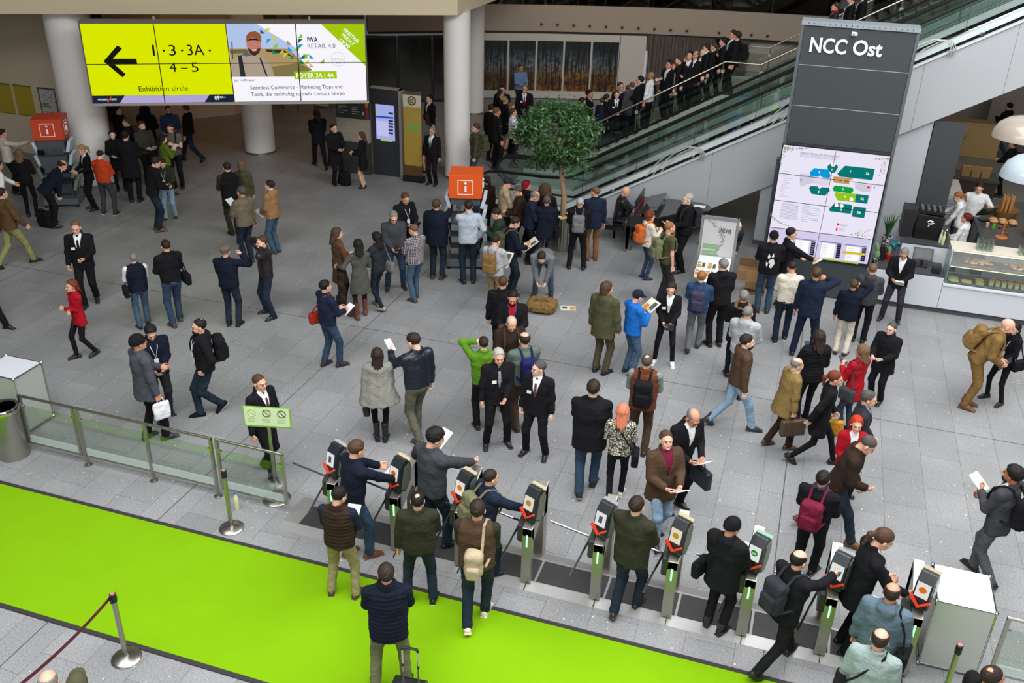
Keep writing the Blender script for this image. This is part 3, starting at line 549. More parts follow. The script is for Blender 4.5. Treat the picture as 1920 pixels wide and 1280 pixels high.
# pier under the truss
struct('wall_pier', MB().prism([(-.97, 0), (2.5, 0), (2.5, bot(2.5)), (-.97, bot(-.97))], 22.52, 22.9, 'y'), M('pier_white', 'b2b6ba', .5))
struct('baseboard_pier', MB().box(-.98, 2.51, 22.50, 22.53, 0, .12), dgrey)
tag(MB().box(-.70, -.1, 22.1, 22.3, .0, 2.3).build('grey_panel', dgrey), 'grey upright board between the white pier and the pylon', 'board')
tag(MB().box(-.62, -.12, 22.05, 22.095, 1.55, 1.62).build('blue_strip', M('strip_blue', '1f6fc4', .5)), 'short blue strip on the grey board left of the pylon', 'strip')
struct('wall_partition', MB().box(2.52, 3.16, 22.5, 22.6, 0, bot(2.5)), M('partition_grey', '3f4244', .5))
# ================================================================== staircase
def stz(x):
    if x < -7.04: return 0
    if x < -2.57: return (x + 7.04) * .587
    if x < -1.63: return 2.62
    return 2.62 + (x + 1.63) * .576
y0s, y1s = 26.65, 29.4
st = empty('staircase', (-7.04, y0s, 0), 0, 'pale stone staircase full of people in dark suits, beside the escalators', 'staircase'); T = Matrix.Translation((7.04, -y0s, 0))
m = MB(); n1 = 16; tr = 4.47 / n1
for k in range(n1): x = -7.04 + k * tr; m.box(x, -2.57 + .0, y0s, y1s, 2.62 / n1 * k, 2.62 / n1 * (k + 1) - .0) if k == -1 else m.box(x, x + tr, y0s, y1s, max(0, 2.62 / n1 * k - .35), 2.62 / n1 * (k + 1))
m.box(-2.57, -1.63, y0s, y1s, 2.25, 2.62)
for k in range(26): x = -1.63 + k * .29; m.box(x, x + .29, y0s, y1s, 2.62 + .167 * k - .3, 2.62 + .167 * (k + 1))
o = m.build('treads', M('stair_stone', 'a9a79e', .6, var=.05), st); o.matrix_local = T
for y in (y0s - .05, y1s + .03):
    m = MB(); m.prism([(-7.1, 0), (-6.6, 0), (-2.5, 2.18), (-1.6, 2.18), (5.9, 6.5), (5.9, 7.0), (-1.68, 2.68), (-2.6, 2.68)], y, y + .04, 'y'); o = m.build('stringer', M('stringer_pale', 'b9c2bc', .5), st); o.matrix_local = T
    yy = y + .02; rail = [(-6.2, yy, 1.47), (-5.98, yy, 1.57), (-2.57, yy, 3.57), (-1.63, yy, 3.57), (5.8, yy, 7.85)]
    o = MB().tube(rail, .025, 8).build('handrail', M('handrail_steel', 'cfc4b4', .25, .9), st, smooth=True); o.matrix_local = T
    o = MB().prism([(-6.1, .75), (-2.6, 2.8), (-1.63, 2.8), (5.8, 7.0), (5.8, 7.65), (-1.66, 3.38), (-2.55, 3.38), (-6.1, 1.32)], yy - .005, yy + .005, 'y').build('glass_panel', GLASS('stair_glass', 'eaf0ec'), st); o.matrix_local = T
    for x in (-5.9, -4.9, -3.85, -2.62, -1.6, -.6, .5, 1.6, 2.8, 4.0):
        z = stz(x); o = MB().box(x - .015, x + .015, yy - .02, yy + .02, z + .05, z + .95).build('post', M('post_steel', '6e6a62', .4, .7), st); o.matrix_local = T
        o = MB().box(x - .045, x + .045, yy - .03, yy + .03, z + .68, z + .76).build('clamp', M('clamp_beige', 'b8b09a', .4, .4), st); o.matrix_local = T
# ================================================================== pylon with screens
py = empty('info_pylon', (-.55, 19.8, 0), 0, 'tall dark grey info pylon reading NCC Ost with a tall site plan screen', 'pylon')
def yparent(o, r=None):
    r = r or py; o.parent = r; o.matrix_parent_inverse = (Matrix.Translation(r.location) @ Matrix.Rotation(r.rotation_euler.z, 4, 'Z')).inverted(); return o
pg = M('pylon_grey', '383e41', .55, var=.02, vs=3); pe = M('pylon_edge', '5f666a', .4, .3)
yparent(MB().box(-.50, 1.55, 19.83, 20.25, 0, 5.60).build('core', pg))
for x0, x1 in ((-.56, -.50), (1.55, 1.61)): yparent(MB().box(x0, x1, 19.80, 20.28, 0, 5.62).build('edge_profile', pe))
yparent(MB().box(-.56, 1.61, 19.78, 20.28, 5.60, 5.68).build('top_rail', M('pylon_top', '9aa2a8', .4, .3)))
for k in range(20): yparent(MB().box(-.43 + k * .1, -.415 + k * .1, 19.774, 19.781, 5.63, 5.65).build('top_hole', black))
for z0, z1 in ((4.86, 5.58), (4.06, 4.84), (3.30, 4.04), (.03, .86)): yparent(MB().box(-.49, 1.54, 19.81, 19.832, z0, z1).build('front_panel', pg))
for z in (4.85, 4.05): yparent(MB().box(-.49, 1.54, 19.806, 19.815, z - .006, z + .006).build('panel_seam', M('seam_pale', '9aa2a4', .5)))
sen = empty('wifi_sensor', (.44, 19.78, 5.5), 0, 'small white ceiling sensor on top edge of the tall pylon', 'sensor')
MB().prism([(-.06, -.03), (.06, -.03), (.06, .02), (.03, .04), (-.05, .04)], -.06, .0, 'y').build('housing', M('sensor_white', 'c8ccd0', .4), sen, bevel=.01); MB().box(-.02, .0, -.066, -.06, -.01, .01).build('port', black, sen)
def YP(px, py_): return PY(px, py_, 19.79)
def yflat(pts, name, mat, off=.0, r=None): v = [tuple(YP(*p) - Vector((0, off, 0))) for p in pts]; return yparent(MB().add(v, [tuple(range(len(v)))]).build(name, mat), r)
def ytext(s, p0, p1, h, mat, bold=0, off=.004):
    return yparent(text(s, YP(*p0), YP(*p1), h, (0, 0, 1), mat, None, 'lettering', bold, off))
wp_ = M('letter_white', 'f2f4f6', .5); a_ = YP(1517, 99.5); b_ = YP(1652, 103)
yparent(text('NCC', YP(1517, 96), YP(1585, 101.5), .27, (0, 0, 1), wp_, None, 'lettering', .022, .01)); yparent(text('Ost', YP(1597, 101.5), YP(1652, 106), .27, (0, 0, 1), wp_, None, 'lettering', .022, .01))
SW = EM('plan_white', 'ece8fa', .97); bz = M('screen_bezel', '101014', .4)
yflat([(1468, 268.5), (1672, 291.5), (1628, 500), (1433, 473)], 'bezel', bz, .012)
yflat([(1469.5, 271), (1669.3, 293), (1626, 494), (1436, 470)], 'plan_page', SW, .018)
def Z(zx, zy): return (1440 + zx / 5.3346, 260 + zy / 5.3333)
def zf(pts, c, nm='hall_shape', off=.024): return yflat([Z(*p) for p in pts][::-1], nm, EM('plan_' + c, c, .95), off)
yflat([Z(18, 876), Z(1030, 1000), Z(985, 1250), Z(-20, 1120)], 'schedule_band', EM('plan_lilac', 'd8d0f0', .95), .021)
zf([(465, 290), (600, 305), (628, 365), (615, 392), (540, 382), (520, 360), (505, 378), (430, 372), (415, 335)], '0e9ae0'); zf([(620, 248), (640, 255), (650, 275), (670, 258), (690, 255), (702, 280), (670, 335), (640, 338), (605, 320), (592, 275)], '0a7a74')
zf([(770, 266), (1068, 298), (1045, 412), (715, 375), (692, 345)], '0a7a74'); zf([(660, 372), (850, 395), (825, 452), (660, 435), (645, 405)], 'c99860'); zf([(670, 463), (845, 485), (856, 515), (830, 543), (655, 520), (645, 490)], '12a04a')
zf([(675, 528), (883, 548), (868, 632), (695, 612), (668, 560)], '98c820'); zf([(883, 548), (1008, 563), (992, 648), (868, 632)], '0a7a74'); zf([(668, 638), (825, 655), (842, 668), (828, 748), (620, 722), (610, 702)], '0a7a74'); zf([(855, 672), (982, 688), (962, 790), (836, 775)], '0a7a74')
zf([(430, 468), (495, 473), (515, 500), (540, 480), (610, 487), (620, 515), (570, 567), (435, 548), (410, 490)], '0a7a74')
zf([(318, 345), (400, 350), (460, 380), (455, 440), (400, 450), (330, 480), (318, 440)], 'd4d0e4', off=.022); zf([(868, 440), (1050, 460), (1020, 530), (940, 530), (870, 490)], 'd4d0e4', off=.022); zf([(470, 390), (612, 402), (606, 470), (450, 450)], 'e2d8ee', off=.022)
for cx_, cy_, rr, c in ((652, 255, 22, 'ffffff'), (685, 660, 20, 'ffffff'), (737, 667, 20, 'ffffff'), (835, 602, 20, 'ffffff'), (828, 428, 18, 'ffffff'), (1005, 483, 13, 'e81828'), (701, 852, 13, 'e81828')): zf([(cx_ + rr * math.cos(k * .524), cy_ + rr * math.sin(k * .524)) for k in range(12)], c, 'plan_dot', .028)
zf([(682, 885), (697, 887), (692, 918), (677, 915)], 'd81830', 'plan_mark'); zf([(328, 395), (342, 408), (325, 425)], '14182c', 'plan_arrow', .028); zf([(1068, 468), (1056, 486), (1066, 502)], '14182c', 'plan_arrow', .028)
for s_, x_, y_, w_ in (('9', 505, 342, 14), ('8', 634, 318, 14), ('7', 815, 338, 15), ('7A', 975, 356, 38), ('6', 742, 425, 13), ('5', 741, 510, 13), ('4', 762, 585, 13), ('4A', 920, 606, 38), ('3', 722, 716, 13), ('3A', 890, 744, 38), ('1', 500, 540, 9)):
    ytext(s_, Z(x_, y_), Z(x_ + w_, y_ + w_ * .12), .055, wt, .015, .034)
ytext('ÜBERSICHTSPLAN UND FACHANGEBOT', Z(322, 150), Z(715, 190), .045, EM('plan_ink', '74748c', .9), 0, .022); ytext('SITE PLAN AND PRODUCTS ON DISPLAY', Z(318, 176), Z(690, 213), .045, EM('plan_ink2', 'a4a4b8', .9), 0, .022)
inkl = EM('plan_line', 'b0aac6', .9)
def zl(x0, x1, y, sl=.115, h=4, c=None, off=.022, nm='text_line'): return yflat([Z(x0, y), Z(x1, y + (x1 - x0) * sl), Z(x1 - 1, y + h + (x1 - x0) * sl), Z(x0 - 1, y + h)], nm, c or inkl, off)
m = MB()
def zlm(x0, x1, y, h=4): v = [tuple(YP(*Z(*p)) - Vector((0, .022, 0))) for p in ((x0, y), (x1, y + (x1 - x0) * .115), (x1 - 1, y + h + (x1 - x0) * .115), (x0 - 1, y + h))]; m.add(v, [(0, 1, 2, 3)])
for k in range(13): zlm(140 - k * 2, 310 - k * 2, 640 + k * 12)
for k in range(10): zlm(345 - k * 2, (520 if k % 3 else 420) - k * 2, 662 + k * 17)
for k in range(12): zlm(165 - k * 5, (250 if k % 2 else 215) - k * 5, 322 + k * 22, 3)
for k in range(3): zlm(725 - k, 795 - k, 850 + k * 9, 3); zlm(705, 770, 890 + k * 12, 3)
yparent(m.build('text_print', inkl))
# schedule tables
for x0, y0 in ((262, 985), (520, 1015), (770, 1048)):
    sl = .12; W_ = 215
    zl(x0, x0 + W_, y0, sl, 10, EM('tbl_head', '8880b0', .9), .024, 'table_head'); yflat([Z(x0 + 20, y0 + 20), Z(x0 + 155, y0 + 36), Z(x0 + 130, y0 + 175), Z(x0 - 4, y0 + 160)], 'table_field', wt, .024)
    yflat([Z(x0 + 175, y0 + 35), Z(x0 + W_, y0 + 40), Z(x0 + W_ - 22, y0 + 178), Z(x0 + 152, y0 + 172)], 'time_column', EM('tbl_dark', '1c2030', .9), .024)
    mm = MB()
    for j in range(6):
        v = [tuple(YP(*Z(x0 + 180 - j * 4 + a, y0 + 45 + j * 21 + b)) - Vector((0, .028, 0))) for a, b in ((0, 0), (26, 3), (25, 9), (-1, 6))]; mm.add(v, [(0, 1, 2, 3)])
        v = [tuple(YP(*Z(x0 + 26 - j * 4 + a, y0 + 40 + j * 21 + b)) - Vector((0, .028, 0))) for a, b in ((0, 0), (60, 7), (60, 10), (0, 3))]; mm.add(v, [(0, 1, 2, 3)])
    yparent(mm.build('time_print', EM('tbl_grey', '9a98b4', .9)))
zl(748, 970, 1115, .12, 24, EM('tbl_gold', 'e0c030', .93), .03, 'gold_row'); yflat([Z(240, 1148), Z(905, 1240), Z(903, 1251), Z(238, 1160)], 'green_footer', EM('lime', 'a6cc0c', .95), .026); yflat([Z(35, 945), Z(52, 948), Z(38, 1015), Z(20, 1010)], 'green_tab', EM('lime', 'a6cc0c', .95), .026)
for a, b, c, d in (((682, 120), (468, 1190), 3, 0), ((110, 338), (1153, 462), 0, 4), ((67, 606), (1092, 733), 0, 4), ((18, 876), (1030, 1000), 0, 4)): yflat([Z(a[0] - c, a[1] - d / 2), Z(b[0] - c, b[1] - d / 2), Z(b[0] + c * .6, b[1] + d), Z(a[0] + c * .6, a[1] + d)], 'panel_seam', bz, .036)
cols = ['0a7a74', '18a4d8', '8ac020', 'd8b020', 'c87850', '203040']; mm = {c: MB() for c in cols}
def conf(px, py_, s_=7):
    c = random.choice(cols); a = random.uniform(0, 6.28); v = [tuple(YP(*Z(px + s_ * math.cos(a + q), py_ + s_ * math.sin(a + q))) - Vector((0, .03, 0))) for q in (0, 2.0, 3.6)]; mm[c].add(v, [(2, 1, 0)])
for k in range(60): t = random.random() ** 1.6; conf(165 + 250 * t, 72 + 20 * t + random.uniform(0, 60) * (1 - t))
for k in range(35): t = random.random() ** 1.5; conf(165 - 40 * t + random.uniform(-5, 45) * (1 - t), 80 + 190 * t)
for k in range(35): conf(1215 - random.random() ** 1.6 * 160, 185 + random.uniform(0, 25)) ; conf(1200 - random.uniform(0, 50) - k * 1.2, 190 + k * 5)
for k in range(45): t = random.random(); conf(30 + 180 * t ** 2, 760 + 110 * t + random.uniform(-40, 10) * (1 - t)); conf(1040 - 220 * t, 985 - 30 * t - random.uniform(0, 110) * (1 - t))
for c in cols: yparent(mm[c].build('confetti_print', EM('conf_' + c, c, .95)))
# ================================================================== cafe counter
cw = M('counter_white', 'ced3d8', .45); ct = M('counter_dark', '3c3d40', .5)
r = empty('counter', (1.62, 19.86, 0), 0, 'white bar counter with dark worktop and dark plinth, right of the pylon', 'counter')
MB().box(0.03, 7.5, .03, .06, 0, .12).build('plinth', M('plinth_grey', '474c52', .6), r); MB().box(0, 1.46, -.02, .03, .12, .80).build('front_panel', cw, r); MB().box(1.47, 7.5, -.02, .03, .12, .64).build('front_panel', cw, r)
MB().box(1.47, 7.5, -.05, .06, .64, .67).build('front_ledge', M('ledge_pale', 'cfd6da', .4), r); MB().box(0, 1.46, .03, .75, .12, .80).build('cabinet_body', cw, r); MB().box(1.47, 7.5, .06, .80, .0, .66).build('cabinet_body', cw, r)
MB().box(0, 1.46, -.01, .78, .80, .83).build('worktop', ct, r)
r = empty('back_counter', (2.22, 20.66, 0), 0, 'raised white counter block carrying the black coffee machine', 'counter')
MB().box(0, .98, 0, 1.5, 0, 1.16).build('body', cw, r); MB().box(-.02, 1.0, 0, 1.52, 1.16, 1.19).build('worktop', ct, r)
r = empty('service_counter', (4.02, 21.3, 0), 0, 'dark topped service counter behind the counter staff', 'counter')
MB().box(0, 3, 0, 4.2, 0, .92).build('body', M('counter_side', '8e9092', .5), r); MB().box(-.02, 3, -.02, 4.2, .92, .95).build('worktop', ct, r)
for k in range(3): MB().box(-.05, -.02, .1 + k * .5, .5 + k * .5, .1, .9).build('glass_side', GLASS('bar_glass', 'c8d8d8'), r); 
# coffee machine
r = empty('coffee_machine', (2.44, 21.0, 1.19), 0, 'big black coffee machine with a small white emblem on its back', 'coffee machine')
MB().prism([(0, 0), (.52, 0), (.56, .52), (.0, .55)], 0, .6, 'y').build('body', M('machine_black', '0c0c0e', .3), r, bevel=.01)
MB().box(.02, .54, .06, .56, .55, .60).build('cup_tray', M('tray_dark', '24262a', .35, .6), r)
for k in range(12): MB().lathe([(.025, 0), (.035, .05)], (.09 + (k % 4) * .12, .14 + (k // 4) * .13, .60), 10).build('cup', M('cup_smoke', '6c7074', .25), r, smooth=True)
q = MB(); q.tube([(.22, -.004, .40), (.27, -.004, .43), (.33, -.004, .42), (.30, -.004, .39), (.36, -.004, .38), (.31, -.004, .36), (.24, -.004, .36), (.27, -.004, .33), (.25, -.004, .30)], .012, 6); q.build('emblem', M('emblem_white', 'eef0f2', .5), r, smooth=True)
MB().box(-.28, -.04, .0, .5, 0, .62).build('side_shelf', M('shelf_dark', '1a1a1c', .5), r)
for i, (x, c, lab) in enumerate(((3.03, 'b9d8a0', 'tall green glass bottle beside the coffee machine'), (2.98, 'd8c8b0', 'slim beige bottle beside the coffee machine'), (3.08, '2a2c30', 'dark steel flask beside the coffee machine'))):
    b = empty('bottle', (x, 20.80 + i * .09, 1.19), 0, lab, 'bottle'); MB().lathe([(.03, 0), (.033, .02), (.033, .17), (.014, .22), (.014, .27)], n=14).build('body', M('bottle_' + c, c, .15), b, smooth=True); MB().cyl((0, 0, 0), .016, .26, .285, 10).build('cap', M('cap_white', 'e0e0e0', .4), b)
# POS screen + printer + card device
r = empty('cash_register', (2.62, 20.3, .83), 0, 'black cash register screen facing the staff on the dark worktop', 'cash register')
MB().box(-.1, .14, -.1, .1, 0, .02).box(-.0, .05, -.02, .02, .02, .2).build('stand', black, r); T = Matrix.Translation((0.02, .02, .26)) @ Matrix.Rotation(math.radians(50), 4, 'X')
o = MB().box(-.2, .2, -.14, .14, -.015, .015).build('screen', black, r, bevel=.006); o.matrix_local = T; o = MB().box(-.16, .16, -.10, .10, .015, .018).build('slot_cover', M('slot_grey', '34363a', .4), r); o.matrix_local = T
r = empty('receipt_printer', (2.92, 20.02, .83), 0, 'small black receipt printer on the dark worktop edge', 'printer'); MB().box(-.08, .08, -.08, .08, 0, .13).build('body', black, r, bevel=.01); MB().box(-.05, .05, -.02, .02, .13, .135).build('paper_slot', M('slot_grey', '34363a', .4), r)
r = empty('card_terminal', (2.32, 20.25, .83), .3, 'small card terminal on the worktop left of the cash register', 'card terminal'); MB().prism([(-.05, 0), (.05, 0), (.05, .07), (-.05, .04)], -.035, .035, 'x').build('body', M('terminal', '2c2e34', .4), r, bevel=.005); MB().box(-.025, .025, -.03, .02, .062, .066).build('keypad', M('keypad_grey', 'b8bac0', .5), r)
# plants and things beside the pylon
def pot_mat():
    m = bpy.data.materials.new('marbled_pot'); m.use_nodes = True; nt = m.node_tree; b = nt.nodes['Principled BSDF']; tc = nt.nodes.new('ShaderNodeTexCoord'); n = nt.nodes.new('ShaderNodeTexNoise'); n.inputs['Scale'].default_value = 14; n.inputs['Distortion'].default_value = 2.5
    nt.links.new(tc.outputs['Object'], n.inputs[0]); c = nt.nodes.new('ShaderNodeValToRGB'); c.color_ramp.interpolation = 'CONSTANT'; c.color_ramp.elements[0].color = (.02, .02, .02, 1); c.color_ramp.elements[1].position = .52; c.color_ramp.elements[1].color = (.6, .6, .62, 1)
    nt.links.new(n.outputs[0], c.inputs[0]); nt.links.new(c.outputs[0], b.inputs[0]); b.inputs['Roughness'].default_value = .3; return m
pm_ = pot_mat(); leafm = M('leaf_dark', '2c5a24', .5, var=.25, vs=6); soil = M('soil', '5a4634', .9)
def spiky(x, y, z, ph, pr, n, L, lab, cat='potted plant'):
    r = empty('potted_plant', (x, y, z), 0, lab, cat)
    MB().lathe([(pr * .7, 0), (pr, ph), (pr * .88, ph), (pr * .85, ph - .04)], n=24).build('pot', pm_, r, smooth=True); MB().lathe([(pr * .86, ph - .04), (pr * .4, ph - .02)], n=16).build('soil', soil, r)
    m = MB()
    for k in range(n):
        a = random.uniform(0, 6.28); tl = random.uniform(.05, .55); l = L * random.uniform(.75, 1.1); d = Vector((math.cos(a), math.sin(a), 0)); s_ = Vector((-d.y, d.x, 0)); w = .014
        pts = [d * (.015) + Vector((0, 0, ph - .03)), d * (.02 + l * tl * .35) + Vector((0, 0, ph + l * .45)), d * (.02 + l * tl) + Vector((0, 0, ph + l * (1 - tl * .35)))]
        v = [pts[0] - s_ * w * .6, pts[0] + s_ * w * .6, pts[1] + s_ * w, pts[1] - s_ * w, pts[2], pts[1] + d * .004 + Vector((0, 0, .01))]
        m.add(v, [(0, 1, 2, 3), (3, 2, 4)])
    m.build('foliage', leafm, r); return r
spiky(1.90, 20.75, .83, .42, .11, 46, .55, 'tall spiky green plant in a black and white marbled pot beside the pylon')
def cactus(x, y, z, lab, red=0):
    r = empty('potted_cactus', (x, y, z), 0, lab, 'cactus'); cm = M('cactus_green', '6f9560', .7, var=.15, vs=30)
    MB().lathe([(.06, 0), (.085, .13), (.075, .13), (.07, .11)], n=20).build('pot', M('pot_red', 'b01818', .4) if red else pm_, r, smooth=True)
    def pad(cx, cz, a, b, t): T = Matrix.Translation((cx, 0, cz)) @ Matrix.Rotation(t, 4, 'Y') @ Matrix.Diagonal((a, .025, b, 1)); return T
    m = MB(); prof = [(math.sin(math.pi * k / 8) + 1e-3, -math.cos(math.pi * k / 8)) for k in range(9)]
    if red:
        m.lathe([(.02, .1), (.03, .14), (.03, .26), (.015, .3)], n=10)
    else:
        m.lathe(prof, n=14, T=pad(0, .20, .06, .09, 0)); m.lathe(prof, n=14, T=pad(-.03, .36, .045, .10, -.2))
    m.build('cactus_body', cm, r, smooth=True); return r
cactus(1.72, 20.1, .83, 'flat padded cactus in a small marbled pot right of the pylon'); cactus(1.98, 20.42, .83, 'small cactus in a bright red pot by the teal bin liner', 1)
r = empty('waste_bin', (2.06, 21.05, 0), 0, 'grey bin with a crumpled teal liner beside the raised counter', 'waste bin'); MB().box(-.14, .10, -.14, .14, 0, 1.0).build('body', M('bin_grey', '5c6468', .5), r)
m = MB(); n = 28; rings = []
for j, (rr, zz) in enumerate(((.13, .9), (.17, .98), (.18, 1.03), (.12, 1.02), (.08, .95))):
    for k in range(n): a = 2 * math.pi * k / n; q = rr * (1 + .18 * math.sin(5 * a + j) + .1 * math.sin(11 * a + 2 * j)); m.v.append((q * math.cos(a) - .02, q * math.sin(a), zz + .03 * math.sin(7 * a + j)))
for j in range(4):
    for k in range(n): m.f.append((j * n + k, j * n + (k + 1) % n, (j + 1) * n + (k + 1) % n, (j + 1) * n + k)); m.mi.append(0)
m.build('liner_bag', M('liner_teal', '1c8c98', .3), r, smooth=True)
tag(MB().box(1.78, 1.9, 20.32, 20.42, .83, 1.15).build('black_carton', black, bevel=.01), 'narrow black box standing between the cactus pots', 'box')
# display case
r = empty('display_case', (3.12, 19.93, .67), 0, 'glass bakery display case with lit shelves of pastries', 'display case'); L = 4.2; gc = GLASS('case_glass', 'e4f0ee')
MB().box(0, L, .0, .62, -.0, .012).build('floor_plate', M('case_floor', '4c4a46', .5), r); MB().box(0, .025, 0, .62, .012, .70).build('end_panel', M('case_end', 'a9bcc2', .3), r)
MB().box(0, L, -.0, .008, .012, .40).build('front_pane', gc, r); MB().box(0.03, L, .12, .62, .36, .372).build('shelf', M('case_floor', '4c4a46', .5), r); MB().box(0, L, .10, .64, .70, .72).build('top_plate', M('case_top', 'ddd6c4', .5), r)
MB().add([(0, 0, .40), (L, 0, .40), (L, .10, .70), (0, .10, .70)], [(0, 1, 2, 3)]).build('slanted_pane', gc, r)
MB().box(.05, L, .11, .13, .675, .695).build('light_strip', EM('case_light', 'ffdca8', 3.0), r); MB().box(.05, L, .10, .11, .335, .35).build('light_strip', EM('case_light', 'ffdca8', 3.0), r)
bread = M('pastry_gold', 'd09a58', .7, var=.25, vs=14); pale = M('cookie_pale', 'dfc07a', .8, var=.1, vs=20); pkt = M('wrap_white', 'e4dcc8', .4)
def item(name, mb, mat, loc, lab, cat, grp, sm=True):
    o = mb.build(name, mat, None, smooth=sm); o.location = loc; return tag(o, lab, cat, grp)
blob = lambda a, b, c: MB().lathe([(1e-3, -1), (.5, -.87), (.87, -.5), (1, 0), (.87, .5), (.5, .87), (1e-3, 1)], n=12, T=Matrix.Diagonal((a, b, c, 1)))
for k in range(5): item('round_flatbread', blob(.11, .075, .012), pale, (3.30 + (k % 2) * .25, 20.03 + (k // 2) * .085, .70 + (k // 2) * .004 + .01), 'pale round flatbread on the lower shelf of the display case', 'flatbread', 'round flatbreads')
for k in range(5): item('long_flatbread', MB().box(-.075, .075, -.022, .022, -.008, .008), pale, (3.80 + (k % 2) * .02, 20.02 + k * .05, .70 + k * .012), 'pale long flatbread in the lower case between rounds and wrapped sandwiches', 'flatbread', 'long flatbreads', False)
for k in range(14):
    x = 4.02 + k * .12; r2 = empty('wrapped_sandwich', (x, 20.06, .69), 0, 'wrapped sandwich with white label standing on the lower shelf', 'sandwich', 'wrapped sandwiches')
    MB().prism([(-.04, 0), (.08, 0), (.10, .10), (-.02, .12)], -.045, .045, 'x').build('bread', bread, r2); MB().box(-.035, .035, -.045, -.041, .01, .09).build('wrapper', pkt, r2)
for k in range(7): item('bread_roll', blob(.07, .035, .028), M('roll_orange', 'd8824a', .6), (4.08 + k * .17, 20.26, .78), 'orange topped bread roll behind the wrapped sandwiches', 'bread roll', 'orange topped rolls')
random.seed(3)
for tix, (a, b, nm) in enumerate(((3.42, 4.00, 'left'), (4.15, 4.80, 'right'))):
    t = empty('food_tray', ((a + b) / 2, 20.28, 1.045), 0, f'dark serving tray of savoury pastries on the upper shelf, {nm} one', 'tray'); MB().box((a - b) / 2, (b - a) / 2, -.2, .2, 0, .012).build('plate', M('tray_black', '242220', .4), t); MB().box((a - b) / 2, (b - a) / 2, -.205, -.2, 0, .03).build('rim', steel, t)
    for k in range(22): item('savoury_pastry', blob(.05, .03, .022), M('pastry_pale', 'dcae7c', .6, var=.3, vs=20), (random.uniform(a + .05, b - .05), 20.12 + .32 * (k / 22), 1.085 + random.uniform(0, .03)), 'small baked savoury pastry on the ' + nm + ' tray of the upper shelf', 'pastry', f'pastries on the {nm} tray')
gtm = GLASS('tumbler_glass', 'f4f8f6', .14)
for gi, (gx, gy, nx, ny, st_) in enumerate(((3.62, 20.14, 4, 3, 3), (4.42, 20.16, 5, 3, 2))):
    for i in range(nx):
        for j in range(ny):
            for q in range(st_):
                item('tumbler', MB().lathe([(.028, 0), (.036, .10), (.033, .10), (.026, .01)], n=10), gtm, (gx + i * .082, gy + j * .082 + .0, 1.391 + q * .075), 'stacked clear tumbler on top of the display case, ' + ('left group' if gi == 0 else 'right group'), 'tumbler', 'left tumblers' if gi == 0 else 'right tumblers')
for k in range(5): item('espresso_cup', MB().lathe([(.02, 0), (.032, .04), (.028, .04), (.015, .008)], n=10), M('cup_white', 'f2f2f2', .3), (5.0, 20.2 + k * .09, 1.391), 'white espresso cup in the row on top of the display case', 'cup', 'espresso cups')
# things on the service counter
r = empty('cash_register', (4.22, 23.6, .95), .5, 'black touch screen register beside the bread basket', 'cash register'); T = Matrix.Translation((0, 0, .22)) @ Matrix.Rotation(math.radians(-50), 4, 'X'); MB().box(-.12, .12, -.1, .1, 0, .03).build('stand', black, r); o = MB().box(-.2, .2, -.15, .15, 0, .03).build('screen', M('screen_off', '3c4038', .2), r); o.matrix_local = T
r = empty('wood_stand', (4.45, 22.5, .95), 0, 'round wooden stand with hanging copper cups on the dark counter', 'stand'); om = M('wood_orange', 'c87a3a', .6); MB().cyl((0, 0, 0), .13, 0, .02, 20).build('base', om, r); MB().tube([(0, 0, .02), (.02, .03, .42)], .014).build('pole', om, r)
for k in range(5): MB().lathe([(.02, 0), (.04, .05), (.035, .05)], (.10 * math.cos(k * 1.26), .1 * math.sin(k * 1.26), .08 + .05 * k), 10).build('cup', M('copper', 'a84c20', .3, .6), r, smooth=True)
for i, (x, y, c, lab) in enumerate(((4.35, 23.1, '4fb83c', 'bright green paper cup on the dark counter'), (4.22, 23.15, 'c8b090', 'beige paper cup on the dark counter'))):
    item('paper_cup', MB().lathe([(.03, 0), (.042, .11), (.04, .11), (.03, .02)], n=14), M('cup_' + c, c, .5), (x, y, .95), lab, 'cup', None)
r = empty('bread_basket', (4.72, 24.2, .95), 0, 'wicker basket full of baguettes and loaves on the counter', 'basket'); MB().lathe([(.22, 0), (.30, .16), (.28, .16), (.2, .03)], n=20).build('basket_body', M('wicker', '8a6238', .8, var=.3, vs=30), r, smooth=True)
for k in range(7):
    a = k * .9; item('baguette', blob(.035, .035, .26), M('baguette_crust', 'a8753c', .7, var=.2, vs=9), (4.72 + .11 * math.cos(a), 24.2 + .11 * math.sin(a), 1.22), 'baguette standing in the wicker bread basket', 'baguette', 'baguettes in basket')
for k in range(6): a = k * 1.05; item('bread_loaf', blob(.10, .07, .05), M('loaf_pale', 'b98c58', .7, var=.25, vs=9), (4.40 + .21 * (k % 3), 23.50 + .16 * (k // 3), 1.0), 'rustic loaf lying beside the wicker bread basket', 'loaf', 'loaves beside basket')
wo = M('frame_wood', 'c89a50', .6)
for i, (x, y, rz, lab) in enumerate(((4.98, 22.6, .1, 'slate board in a pale wood frame leaning over the dark counter'),)):
    r = empty('chalkboard', (x, y, .95), rz, lab, 'chalkboard'); T = Matrix.Rotation(math.radians(-35), 4, 'X'); o = MB().box(0, .5, 0, .01, .02, .62).build('slate', black, r); o.matrix_local = T
    o = MB().box(-.03, 0, -.01, .02, 0, .64).box(.5, .53, -.01, .02, 0, .64).box(-.03, .53, -.01, .02, -.03, .0).build('frame', wo, r); o.matrix_local = T
tag(MB().box(5.0, 5.8, 21.5, 21.9, .951, .98).build('cutting_board', M('board_wood', 'd8b888', .6), bevel=.01), 'pale wooden board on the dark counter near the picture edge', 'board')
item('price_card', MB().box(-.09, .09, -.05, .05, 0, .008), cw, (4.62, 21.62, .951), 'white price card lying on the dark counter', 'card', None, False)
